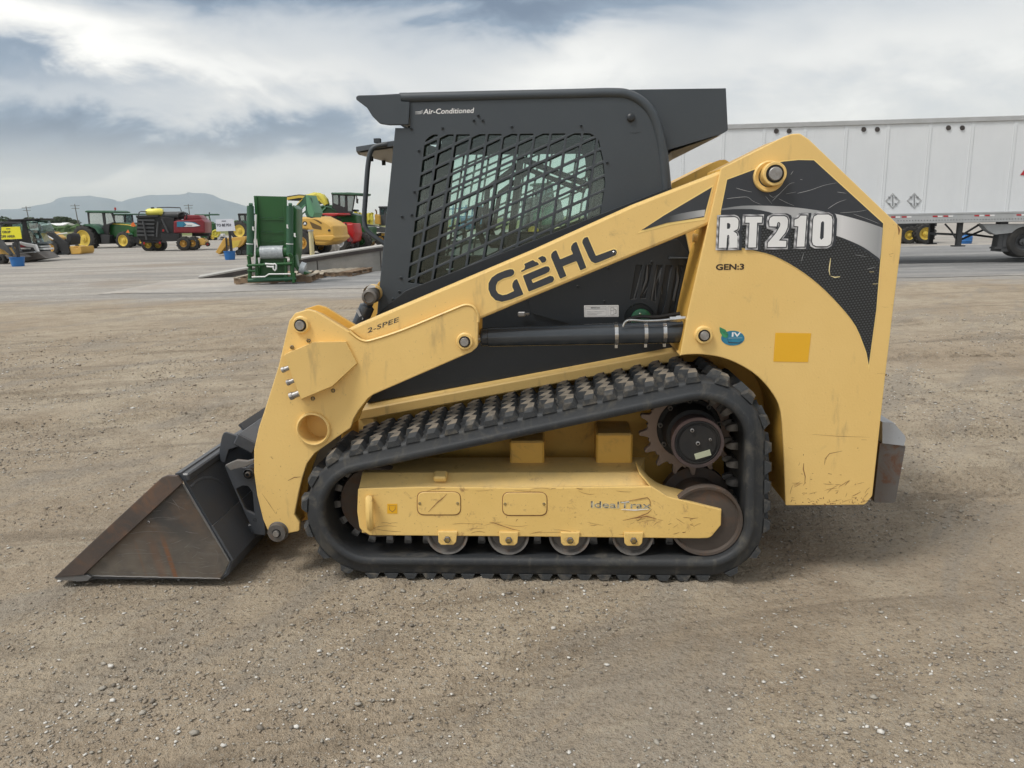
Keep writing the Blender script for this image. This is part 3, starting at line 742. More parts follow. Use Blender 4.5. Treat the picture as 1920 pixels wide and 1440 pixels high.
TREES = [(1, -35, 170, 396, 'dark round tree at the far edge of the lot, leftmost of the trees', 1.3), (0, 0, 170, 399.5, 'dark tree between the yellow sign and the hills, taller than its neighbour', 1.3), (1, 22, 172, 402, 'low dark tree above the black loader cab nearest the sign', 1.4), (0, 42, 180, 405.5, 'small dark bush-like tree just left of the first power pole', 1.2),
         (1, 90, 330, 405, 'round tree just right of the first power pole', 1.3), (0, 103, 330, 408, 'low tree between the round tree and the long hedge of trees', 1.7), (1, 117, 340, 409, 'low spreading tree behind the long white shed', 1.5), (2, 136, 300, 403, 'tall narrow poplar-like tree left of the big green tractor', 1.2), (2, 145, 300, 403.5, 'second tall narrow tree, touching the back window of the big green tractor', 1.3),
         (0, 125, 360, 409, 'faint low tree between the white shed and the narrow trees', 1.4), (1, 158, 320, 406, 'round tree seen through the cab of the big green tractor', 1.3), (0, 402, 340, 408, 'small tree just behind the white TO BE PDI board', 1.2), (1, 385, 330, 406, 'round tree behind the tractor at the end of the baler', 1.1)]
for (i, u_, dd, vt, lb, wd) in TREES:
    place_tree(i, u_, dd, vt, lb, i not in used, wd); used.add(i)
def shed(u0_, u1_, dist, v0, label):
    a = GD(u0_, dist); b_ = GD(u1_, dist); w_ = (b_-a).length; d = ray(u0_, v0); h_ = (CO+d*(dist/d.y)).z
    e = empty('shed', loc=(a+b_)/2, label=label, cat='shed')
    mb = MB(); mb.box((0, 3, h_*.35), (w_, 7, h_*.7)); build(mb, 'wall', LG, e)
    mb = MB(); mb.add([(-w_/2-.3, -.8, h_*.70), (w_/2+.3, -.8, h_*.70), (w_/2+.3, 3, h_), (-w_/2-.3, 3, h_), (-w_/2-.3, 6.8, h_*.70), (w_/2+.3, 6.8, h_*.70)], [(0, 1, 2, 3), (3, 2, 5, 4), (0, 3, 4), (1, 5, 2)]); build(mb, 'roof', WP, e, 0)
shed(75, 95, 235, 417.0, 'short white-roofed shed beyond the field, near the first power pole'); shed(99, 128, 235, 418.5, 'long low white-roofed shed beyond the field left of the tractor')
shed(134, 143, 235, 417.0, 'smallest pale shed beyond the field, beside the narrow trees')
POLEM = mat('pole_wood', (.16, .15, .14), rough=.9)
def power_pole(u_, v_top, dist, lean, label):
    g_ = GD(u_, dist); d = ray(u_, v_top); h_ = (CO+d*(dist/d.y)).z
    e = empty('power_pole', loc=g_, label=label, cat='power pole', group='power poles beyond the lot')
    mb = MB(); mb.tube([(0, 0, -.5), (lean, 0, h_)], [.17, .11], 8); build(mb, 'pole', POLEM, e)
    for q in (.94, .84):
        mb = MB(); mb.box((lean*q, 0, h_*q), (2.6 if q > .9 else 2.2, .12, .13)); build(mb, 'crossarm', POLEM, e)
power_pole(83.5, 386, 230, -.5, 'power pole with crossarms standing left of the big green tractor')
power_pole(172, 382, 230, -.4, 'power pole rising right behind the cab of the big green tractor')
power_pole(377, 382, 230, -.2, 'power pole rising above the green tractor at the baler end')
# ================================================================ the track loader in the foreground
a_, b_ = G(705, 1091.5), G(1350, 1097)
YAW = math.atan2(a_.y-b_.y, b_.x-a_.x)
TL = Frame((0, G(960, 1094.3).y, 0), YAW)
FR = TL
WID = 1.86                       # over both tracks
loader = empty('track_loader', TL, label='large yellow compact track loader with black cab and lowered bucket, parked in the foreground', cat='track loader')
S0 = TL.scale(960, 900, 0)

# ---- rubber track -------------------------------------------------------------
def circ_px(u_, v_, r_px, y=0.0):
    c = Vector(TL.M(u_, v_, y)); e = Vector(TL.M(u_+r_px, v_, y)); f = Vector(TL.M(u_, v_+r_px, y))
    return c, ((e-c).length+(f-c).length)/2
def M0(u_, v_): return Vector(TL.M(u_, v_, 0))
zb1, zt1 = .1145, M0(689, 884).y; R1 = (zt1-zb1)/2; C1 = Vector((M0(607, 960).x+R1, zb1+R1))
zb2 = .1145; R2 = 72*TL.scale(1327, 978, 0); C2 = Vector((M0(1399, 978).x-R2, zb2+R2))
R3 = 88*TL.scale(1311, 836, 0); C3 = Vector((M0(1399, 850).x-R3, M0(1311, 751).y-R3))
def tangent(ca, ra, cb, rb):
    """outer tangent points, keeping the loop on the left going ca -> cb (clockwise loop seen from the near side)"""
    d = cb-ca; L_ = d.length; d = d/L_; n_ = Vector((-d.y, d.x)); s_ = (ra-rb)/L_; c_ = math.sqrt(1-s_*s_)
    nn = n_*c_ + d*s_
    return ca+nn*ra, cb+nn*rb, nn
def belt_path():
    # order: front (C1) -> sprocket (C3) over the top -> rear idler (C2) -> back to the front along the ground
    cs = [(C1, R1), (C3, R3), (C2, R2)]; pts = []
    tans = [tangent(cs[i][0], cs[i][1], cs[(i+1) % 3][0], cs[(i+1) % 3][1]) for i in range(3)]
    for i in range(3):
        a, b, nn = tans[i]
        n = max(2, int((b-a).length/.02))
        pts += [(a+(b-a)*j/n, nn) for j in range(n)]
        c, r_ = cs[(i+1) % 3]; a1 = math.atan2(nn.y, nn.x); n2 = tans[(i+1) % 3][2]; a2 = math.atan2(n2.y, n2.x)
        while a2 > a1: a2 -= 2*math.pi
        n = max(2, int((a1-a2)*r_/.02))
        for j in range(n):
            an = a1+(a2-a1)*j/n; e = Vector((math.cos(an), math.sin(an))); pts.append((c+e*r_, e))
    return pts
path = belt_path()
acc = [0.0]
for i in range(1, len(path)+1): acc.append(acc[-1]+(path[i % len(path)][0]-path[i-1][0]).length)
PLEN = acc[-1]; NP = int(round(PLEN/.0835)); PIT = PLEN/NP
def at_path(s_):
    s_ %= PLEN
    import bisect
    i = min(bisect.bisect_right(acc, s_)-1, len(path)-1); q = (s_-acc[i])/(acc[i+1]-acc[i])
    p0, n0 = path[i]; p1, n1 = path[(i+1) % len(path)]
    p = p0*(1-q)+p1*q; n_ = (n0*(1-q)+n1*q).normalized(); return p, n_
BT = .081; LH = .0335; TW = .45
def make_track():
    # belt cross-section (across the machine y, outwards h): thin lips at both edges
    sec = [(0, .034), (-.003, .026), (-.002, .010), (.006, .002), (.014, .0), (.05, 0), (.055, .003), (TW-.055, .003), (TW-.05, 0), (TW-.014, 0), (TW-.004, .004), (TW, .012),
           (TW, BT-.016), (TW-.01, BT-.004), (TW-.03, BT), (.03, BT), (.014, BT-.003), (.007, BT-.014), (.007, .040)]
    mb = MB(); rings = []
    for (p, n_) in path: rings.append([(p.x+n_.x*h, y, p.y+n_.y*h) for y, h in sec])
    mb.ring_loft(rings, close=True)
    belt = build(mb, 'rubber_track', RUB, loader, 50)
    # tread lug: a zigzag bar across the belt, with sloped ends and a dusty top
    ys = [(.004, .004), (.035, .010), (.085, .018), (.108, -.012), (.165, .012), (.190, -.016), (.245, .008), (.272, -.020), (.325, .004), (.350, -.020), (.395, -.002), (.42, -.010), (.446, -.012)]
    hb, ht = .0300, .0165
    mb = MB(); rings = []
    for i, (y, s_) in enumerate(ys):
        e = .50 if i in (0, len(ys)-1) else (.88 if i in (1, len(ys)-2) else 1.0)
        w_ = 1.0+.18*(1 if i % 2 else -1)*(0 if i in (0, len(ys)-1) else 1)
        rings.append([(s_-hb*w_, y, -.006), (s_-ht*w_, y, LH*e), (s_+ht*w_, y, LH*e), (s_+hb*w_, y, -.006)])
    mb.ring_loft(rings)
    n_ = len(mb.f); mi = []
    for f in mb.f:
        zs = [mb.v[i][2] for i in f]; mi.append(1 if len(f) == 4 and min(zs) > LH*.5 else 0)
    mb.m = mi
    lug0 = build(mb, 'tread_lug', [LUGS, LUGT], belt, 20)
    # inner guide lug: two horns on a foot
    mb = MB()
    for yy in (.185, .262):
        mb.ring_loft([[(-.017, yy-.018, 0), (.017, yy-.018, 0), (.017, yy+.018, 0), (-.017, yy+.018, 0)], [(-.014, yy-.015, -.03), (.014, yy-.015, -.03), (.014, yy+.015, -.03), (-.014, yy+.015, -.03)], [(-.007, yy-.009, -.046), (.007, yy-.009, -.046), (.007, yy+.009, -.046), (-.007, yy+.009, -.046)]])
    mb.box((0, .223, -.004), (.028, .12, .010))
    gl0 = build(mb, 'guide_lug', GUIDE, belt, 30)
    for src, h, off in ((lug0, BT, 0), (gl0, 0.002, PIT/2)):
        for i in range(NP):
            o = src if i == 0 else src.copy()
            if i: COL.objects.link(o); o.parent = belt
            p, n_ = at_path(i*PIT+off+.01)
            ex = Vector((n_.y, 0, -n_.x)); ez = Vector((n_.x, 0, n_.y)); ey = ez.cross(ex)
            mt = Matrix.Identity(4)
            yb = 0.0
            if SIDE['w'] is not None: pass
            for a in range(3): mt[a][0] = ex[a]; mt[a][1] = (0, 1, 0)[a]; mt[a][2] = ez[a]
            pos = Vector((p.x+n_.x*h, 0, p.y+n_.y*h)); mt.translation = pos
            o.matrix_local = mt
    return belt

def wheel_disc(name, c, prof, m_, parent, seg=40, **tg):
    mb = MB(); mb.lathe((c.x, 0, c.y), prof, seg); return build(mb, name, m_, parent, 30, **tg)
def bolt(name, u_, v_, y, rpx, h, m_, parent, seg=6):
    x, z = TL.M(u_, v_, y); r_ = rpx*TL.scale(u_, v_, y)
    mb = MB(); mb.lathe((x, y, z), [(0, r_*1.0), (-h*.75, r_), (-h, r_*.75)], seg); return build(mb, name, m_, parent, 25)

def track_side():
    belt = make_track()
    # front idler, rear idler, four rollers
    ci, ri = C1.copy(), R1*.86
    wheel_disc('front_idler', ci, [(.15, ri*.3), (.16, ri*.6), (.15, ri*.97), (.16, ri), (.20, ri), (.21, ri*.84), (.24, ri*.84), (.25, ri), (.31, ri), (.34, ri*.9), (.34, ri*.3)], RUST, loader)
    wheel_disc('front_idler', ci, [(.098, ri*.2), (.098, ri*.32), (.112, ri*.34), (.125, ri*.75)], RUST, loader) if False else None
    c2, r2 = C2.copy(), R2*.985
    idl = wheel_disc('rear_idler', c2, [(.040, .0001), (.040, r2*.40), (.046, r2*.44), (.050, r2*.88), (.036, r2*.915), (.034, r2*.985), (.040, r2), (.075, r2), (.08, r2*.72), (.29, r2*.72), (.295, r2), (.34, r2), (.345, .001)], RUST, loader, 56)
    for u_, v_ in ((838, 1009), (953, 1010), (1068, 1010.5), (1187, 1011)):
        r_ = 39.5*TL.scale(u_, v_, .03); c = Vector((TL.M(u_, v_, .03)[0], zb1+r_))
        rl = wheel_disc('track_roller', c, [(.040, .001), (.040, r_*.30), (.050, r_*.36), (.056, r_*.80), (.038, r_*.88), (.034, r_*.97), (.042, r_), (.09, r_), (.10, r_*.75), (.28, r_*.75), (.29, r_), (.34, r_), (.34, .001)], STL, loader, 32)
        br = plate('roller_bracket', [(u_-17, v_-12), (u_-10, v_-12), (u_+12, v_-12), (u_+19, v_-12), (u_+17, v_+8, 3), (u_+12, v_+13, 3), (u_-11, v_+13, 3), (u_-16, v_+8, 3)], .020, .014, YELW, loader, .003)
        bolt('bolt', u_+1, v_+2, .020, 6.5, .012, STL, br)
    # sprocket with teeth, drive hub in its middle
    cs, rs_ = C3.copy(), R3*1.03
    NT_ = 16; outl = []
    for i in range(NT_):
        a0 = 2*math.pi*i/NT_+.12
        for da, rr in ((-.50, .845), (-.36, .815), (-.22, .84), (-.15, .90), (-.10, .975), (-.04, 1.0), (.05, 1.0), (.11, .975), (.17, .90), (.26, .84), (.38, .815)):
            an = a0+da*2*math.pi/NT_*1.0
            outl.append((cs.x+math.cos(an)*rs_*rr*1.12, cs.y+math.sin(an)*rs_*rr*1.12))
    hole = circ(cs, rs_*.66, 40)
    sp = plate_xz('sprocket', [outl, hole], .262, .035, RST2, loader, .003)
    mb = MB(); mb.lathe((cs.x, 0, cs.y), [(.285, rs_*.73), (.262, rs_*.72), (.255, rs_*.70), (.255, rs_*.62), (.235, rs_*.60), (.15, rs_*.58), (.145, rs_*.50)], 48)
    fl = build(mb, 'drive_flange', BLK, loader, 30)
    for i in range(9):
        an = i*2*math.pi/9+.2; x, z = cs.x+math.cos(an)*rs_*.66, cs.y+math.sin(an)*rs_*.66
        mb = MB(); mb.lathe((x, 0, z), [(.258, .011), (.240, .011), (.239, .006)], 6); build(mb, 'bolt', STL, fl)
    mb = MB(); mb.lathe((cs.x, 0, cs.y), [(.15, rs_*.50), (.10, rs_*.49), (.09, rs_*.52), (.055, rs_*.525), (.048, rs_*.555), (.042, rs_*.56), (.036, rs_*.55), (.036, rs_*.49), (.045, rs_*.48)], 56)
    hub = build(mb, 'drive_hub', RIMR, loader, 30)
    mb = MB(); mb.lathe((cs.x, 0, cs.y), [(.06, rs_*.485), (.040, rs_*.48), (.038, rs_*.45), (.046, rs_*.44), (.046, rs_*.39), (.040, rs_*.385), (.040, .0005)], 48)
    cap = build(mb, 'hub_cap', BLK, hub, 30)
    for dx, dz, r_ in ((-.025, .055, .008), (.0, -.001, .0085), (.050, .015, .006)):
        mb = MB(); mb.lathe((cs.x+dx, 0, cs.y+dz), [(.042, r_), (.031, r_), (.030, r_*.6)], 8); build(mb, 'bolt', PIN, cap)
    mb = MB(); rt = Matrix.Rotation(R(-17), 4, 'Y'); mb.box((cs.x+.022, .038, cs.y-.050), (.066, .004, .024), rt.to_3x3()); build(mb, 'hub_plate', LABELC, cap)
    # track frame: sloped-top beam with tail
    FY = .030
    x0, zb = TL.M(672, 1003, FY); x1, _ = TL.M(1222, 1006, FY); _, zm = TL.M(950, 917, FY); _, zt = TL.M(950, 886, .115)
    xb0, zb0 = TL.M(1222, 1008, FY)
    sec = [(FY+.016, zb+.004), (FY+.016, zm), (.115, zt), (.33, zt), (.33, zb+.004)]
    mb = MB(); mb.ring_loft([[(x_, y, z) for y, z in sec] for x_ in (x0+.012, x1)])
    x2 = TL.M(1196, 880, .115)[0]
    for i in range(5, 10):
        pass
    vs = mb.v; vs[7] = (x2, vs[7][1], vs[7][2])
    fbm_ = build(mb, 'track_frame', YELW, loader, 25)
    face = [(671, 916, 4), (669.5, 960), (674, 992, 14), (693, 1004, 6), (1000, 1006.5), (1310, 1010, 0), (1332, 1009, 16), (1352, 985, 6), (1353, 956, 2), (1252, 931, 6), (1222, 912, 10), (1000, 915), (800, 913)]
    fp = plate('frame_face', face, FY, .018, YELW, loader, .004)
    # flange along the tail
    ed = [TL.M(u_, v_, FY) for u_, v_ in ((1198, 884), (1223, 914), (1238, 925), (1252, 931), (1300, 943), (1353, 956))]
    rings = []
    for i, (x, z) in enumerate(ed):
        rings.append([(x, FY+.004, z), (x, FY+.004+.13, z+.002), (x, FY+.134, z-.010), (x, FY+.004, z-.010)])
    mb = MB(); mb.ring_loft(rings); build(mb, 'tail_flange', YELW, fp, 20)
    for (ua, ub, va, vb) in ((783, 863, 923, 965), (943, 1025, 924, 966)):
        plate('access_cover', [(ua, va, 13), (ub, va, 13), (ub, vb, 13), (ua, vb, 13)], FY-.0035, .0035, YELW, fp, .0015)
        decal('cover_gap', [(ua-1.5, va-1.5, 14), (ub+1.5, va-1.5, 14), (ub+1.5, vb+1.5, 14), (ua-1.5, vb+1.5, 14)], FY, SCR, fp)
        for qu in (ua+4, ub-5): bolt('bolt', qu, (va+vb)/2, FY-.0035, 2.6, .003, STL, fp, 8)
    # tie-down loop: bar standing off the face
    pth = []
    for u_, v_, y in ((692, 934, FY+.01), (692, 936, FY-.025), (692.5, 945, FY-.034), (693, 970, FY-.034), (693.5, 983, FY-.030), (695, 989, FY+.01)):
        x, z = TL.M(u_, v_, y); pth.append((x, y, z))
    mb = MB(); mb.tube(pth, .017, 8); build(mb, 'tie_down_loop', YELW, fp, 40)
    # small catch on the sloped top
    mb = MB(); x, z = TL.M(826, 893, .08); mb.box((x, .08, z), (.055, .05, .028), Matrix.Rotation(R(20), 3, 'X'), .006); build(mb, 'lifting_lug', YELW, fp)
    # cross members joining frame and body
    for u_a, u_b, v_a, v_b in ((957, 1020, 826, 886), (1118, 1186, 812, 886)):
        xa, za = TL.M(u_a, v_b, .26); xb_, zb_ = TL.M(u_b, v_a, .26)
        mb = MB(); mb.box(((xa+xb_)/2, .36, (za+zb_)/2-.03), (xb_-xa, .22, zb_-za+.06), None, .008); build(mb, 'cross_member', YELD, loader, 30)
    x, z = TL.M(915, 880, .30); mb = MB(); mb.cyl((x-.25, .36, z), (x+.45, .36, z-.01), .035, seg=12); build(mb, 'track_tensioner', CHR, loader)
    return belt, fp
LABELC = mat('cream_label', (.40, .42, .30), rough=.5)
belt, fp = track_side()
text('lettering', 'IdealTrax', (1108.8, 952.3), (1220.8, 954.3), 13, .0292, SCRY, fp, .0004, off=.02)
text('lettering', 'IdealTrax', (1108, 951.5), (1220, 953.5), 13, .0285, mat('faded_print', (.07, .08, .10), (.40, .37, .30), rough=.6, nscale=45, mid=.5, width=.06), fp, .0004, off=.0)
for pts, w_ in (([(1165, 943), (1180, 940)], 2.2), ([(1168, 941), (1200, 935.5), (1214, 933), (1218.5, 938), (1220, 950)], 1.2), ([(1165, 955.5), (1190, 956.5), (1216, 955)], 2.0)): decal('scuff', stroke(pts, w_), .0285, SCR if w_ < 1.5 else WHT, fp)
decal('warning_sticker', [(726, 945), (745, 945), (745, 963), (726, 963)], .0298, DECALY, fp)
decal('sticker_mark', stroke([(728, 948), (743, 948)], 1.2), .0289, SCR, fp); decal('sticker_mark', stroke([(730, 949), (730, 955), (735.5, 960), (741, 955), (741, 949)], 1.1), .0289, SCR, fp)
# scrapes and chips on the frame
rs = np.random.RandomState(5)
def scratches(n, box, parent, y, ang=0, spread_=.5, L=(4, 26), w=(.5, 1.4), m_=None, curve=.25):
    """shallow scrapes through the paint, joined into one piece of surface detail"""
    for i in range(n):
        u_ = rs.uniform(box[0], box[2]); v_ = rs.uniform(box[1], box[3]); l = rs.uniform(*L)*rs.uniform(.4, 1); an = ang+rs.normal()*spread_
        k_ = rs.normal()*curve; pts = []
        for q in range(5):
            pts.append((u_, v_)); a2 = an+k_*(q-2)*.4; u_ += math.cos(a2)*l/4; v_ += math.sin(a2)*l/4
        yield stroke(pts, rs.uniform(*w), rs.uniform(.3, .8))
def scratch_set(name, gens, y, m_, parent, keep=None):
    mb = MB(); 
    for st in gens:
        pp = P(st, y)
        if keep and not all(keep(a, b) for a, b in st): continue
        n = len(pp); h = n//2
        vs = [(x, y-.0006, z) for x, z in pp]
        mb.add(vs, [(i, i+1, n-2-i, n-1-i) for i in range(h-1)])
    if mb.f: return build(mb, name, m_, parent, 0, kind='stuff', label='thin scrapes in the paint')
scratch_set('scrapes', list(scratches(22, (700, 978, 1200, 1003), fp, .030, 0, .10, (20, 70), (.35, .8))) + list(scratches(22, (1180, 965, 1320, 1006), fp, .030, -.1, .3, (6, 26), (.5, 1.3))) + list(scratches(14, (690, 914, 1210, 921), fp, .030, 0, .1, (10, 60), (.5, 1.1))) + list(scratches(26, (680, 915, 1340, 1003), fp, .030, .3, 1.2, (2, 7), (.5, 1.1))), .030, SCR, fp,
            keep=lambda a, b: (b > 914.5 and b < 1003.5 and (a < 1215 or b > 920+(a-1215)*.30)))
scratch_set('scrapes', [stroke([(803, 960), (820, 942), (829, 935), (838, 926)], 1.6), stroke([(918, 979), (925, 980), (960, 992), (975, 995)], 1.3), stroke([(1168, 976), (1195, 970), (1215, 962), (1222, 955)], 1.8), stroke([(1190, 972), (1212, 968), (1231, 973)], 2.5)], .0255, SCR, fp)

SIDE['w'] = WID
make_far = True
def far_track():
    belt2 = make_track(); return belt2
# the far track: same belt, lugs moved across
b2 = None
SIDE['w'] = None
def copy_shift(o, dy):
    c = o.copy(); COL.objects.link(c); c.parent = loader
    c.location = (c.location[0], c.location[1]+dy, c.location[2])
    for ch in [q for q in bpy.data.objects if q.parent == o]:
        d = ch.copy(); COL.objects.link(d); d.parent = c
    return c
copy_shift(belt, WID-TW)
for o in [q for q in list(bpy.data.objects) if q.parent == loader and q.name.split('.')[0] in ('front_idler', 'rear_idler', 'track_roller', 'sprocket')]:
    copy_shift(o, WID-TW)

# ---- chassis ------------------------------------------------------------------
BY = .47
cy = MB()
body_o = P([(640, 812), (676, 770), (1275, 660), (1420, 660), (1440, 720), (1435, 860), (1380, 960), (1200, 985), (700, 960), (640, 900)], BY)
bd = MB(); bd.prism(fillet(body_o), BY, WID-BY); chassis = build(bd, 'chassis', YELD, loader, 30)
# side ledge above the track: sloped top, bright front lip
for sd_ in (None, WID):
    SIDE['w'] = sd_
    lip = [TL.M(675, 768, .40), TL.M(1274, 656, .40)]
    sec = lambda x, z: [(x, .398, z-.050), (x, .392, z-.044), (x, .392, z-.006), (x, .400, z), (x, .470, z+.014), (x, .474, z-.050)]
    mb = MB(); mb.ring_loft([sec(*lip[0]), sec(*lip[1])]); build(mb, 'side_ledge', YEL, chassis, 25)
    plate('front_gusset', [(672, 783, 2), (700, 785, 4), (703, 818, 10), (690, 835, 4), (672, 815, 10)], .40, .08, YEL, chassis, .004)
    # inner fender round the sprocket
    arc = [(1273, 664), (1319, 662), (1358, 668), (1394, 683), (1427, 706), (1455, 738), (1470, 774), (1475, 838), (1476, 890)]
    pp = P(arc, .12)
    mb = MB(); rings = []
    for x, z in pp: rings.append([(x, .118, z), (x, .46, z), (x+.012, .46, z+.012), (x+.012, .118, z+.012)])
    mb.ring_loft(rings); build(mb, 'fender', YELD, chassis, 40)
    dkp = plate('side_panel', [(688, 756), (690, 742), (720, 700), (705, 590), (760, 545), (1258, 350), (1300, 430), (1312, 520), (1290, 640), (1270, 652)], .445, .03, CABD, chassis, .003)
SIDE['w'] = None
mb = MB(); x, z = TL.M(730, 745, .47); x1_, z1_ = TL.M(1258, 400, .47)
mb.prism(P([(712, 745), (730, 600), (1258, 420), (1300, 440), (1480, 470), (1500, 700), (1300, 690)], .48), .48, WID-.48); build(mb, 'engine_bay', CABD, chassis, 30)
# ---- lift arms and rear towers --------------------------------------------------
TY, AY, KY = .10, .118, .088            # front faces: rear tower, arm beam, front knee plate
def pin(name, u_, v_, y, rpx_boss, rpx_pin, hb, parent, boss=YEL, washer=True, dy=(0, 0)):
    x, z = TL.M(u_, v_, y); s_ = TL.scale(u_, v_, y); rb = rpx_boss*s_; rp = rpx_pin*s_
    mb = MB(); mb.lathe((x, y, z), [(.01, rb*1.12), (-.001, rb*1.10), (-.004, rb), (-hb, rb), (-hb-.003, rb*.95), (-hb-.003, rp*1.35), (-hb+.006, rp*1.30), (-hb+.006, .001)], 36)
    b_ = build(mb, name, boss, parent, 30)
    mb = MB(); mb.lathe((x, y, z), [(-hb+.004, rp*1.28), (-hb-.0045, rp*1.26), (-hb-.0045, rp*1.05)], 28); build(mb, 'washer', BLK, b_, 30)
    mb = MB(); mb.lathe((x, y, z), [(-hb+.006, rp), (-hb-.010, rp), (-hb-.013, rp*.9), (-hb-.013, .0005)], 28); build(mb, 'pin', PIN, b_, 30)
    return b_
def weld(name, pts, y, r_, parent, m_=None):
    vs = [(x, y, z) for x, z in P(pts, y)]
    mb = MB(); mb.tube(vs, r_, 6); return build(mb, name, m_ or YEL, parent, 60)
def smooth_pts(pts, n=4):
    out = []
    for i in range(len(pts)-1):
        p0 = pts[max(i-1, 0)]; p1 = pts[i]; p2 = pts[i+1]; p3 = pts[min(i+2, len(pts)-1)]
        for j in range(n):
            t_ = j/n
            out.append(tuple(.5*((2*p1[a])+(-p0[a]+p2[a])*t_+(2*p0[a]-5*p1[a]+4*p2[a]-p3[a])*t_*t_+(-p0[a]+3*p1[a]-3*p2[a]+p3[a])*t_**3) for a in range(2)))
    out.append(pts[-1]); return out
TOWER = [(1291, 580), (1352, 315, 4), (1470, 256, 10), (1484, 251, 12), (1500, 250, 10), (1517, 261, 10), (1680, 417, 8), (1692, 430, 4), (1689, 470), (1675, 580), (1661, 699), (1636, 930, 8), (1622, 947, 10), (1473, 948, 3), (1469, 838)] + \
        smooth_pts([(1469, 838), (1464, 774), (1450, 740), (1422, 707), (1389, 685), (1355, 671), (1319, 665), (1290, 665), (1275, 667)], 3)[1:]
BEAM = [(655, 615), (1000, 469), (1069, 440), (1187, 367+5.5), (1352, 321), (1356, 400), (1328, 423), (1000, 556), (900, 599), (880, 640), (700, 660)]
BEAM = [(652, 617), (662, 612, 4), (1000, 468.5), (1187, 384), (1360, 317), (1350, 412), (1327, 422), (1000, 556.5), (897, 600), (880, 640), (700, 660)]
KNEE = [(655, 622, 4), (675, 637, 10), (688, 640, 10), (740, 625), (868, 572, 8), (884, 571, 14), (897, 590, 10), (896, 650, 12), (884, 660, 8), (700, 740, 10), (690, 747, 8), (672, 770, 12), (662, 787, 10), (657, 803, 12), (625, 825, 12), (590, 850, 12), (575, 870, 14), (567, 895, 12), (561, 920), (554, 955, 4), (552, 965, 5), (562, 980, 5), (561, 996, 4), (541, 1000, 3), (524, 1012, 10), (505, 1002, 8), (493, 974, 10), (482, 929, 14), (476, 886, 14), (476, 844, 14), (485, 802, 14), (499, 760), (522, 687), (542, 602, 6), (553, 587, 8), (577, 580, 8), (592, 584, 8)]
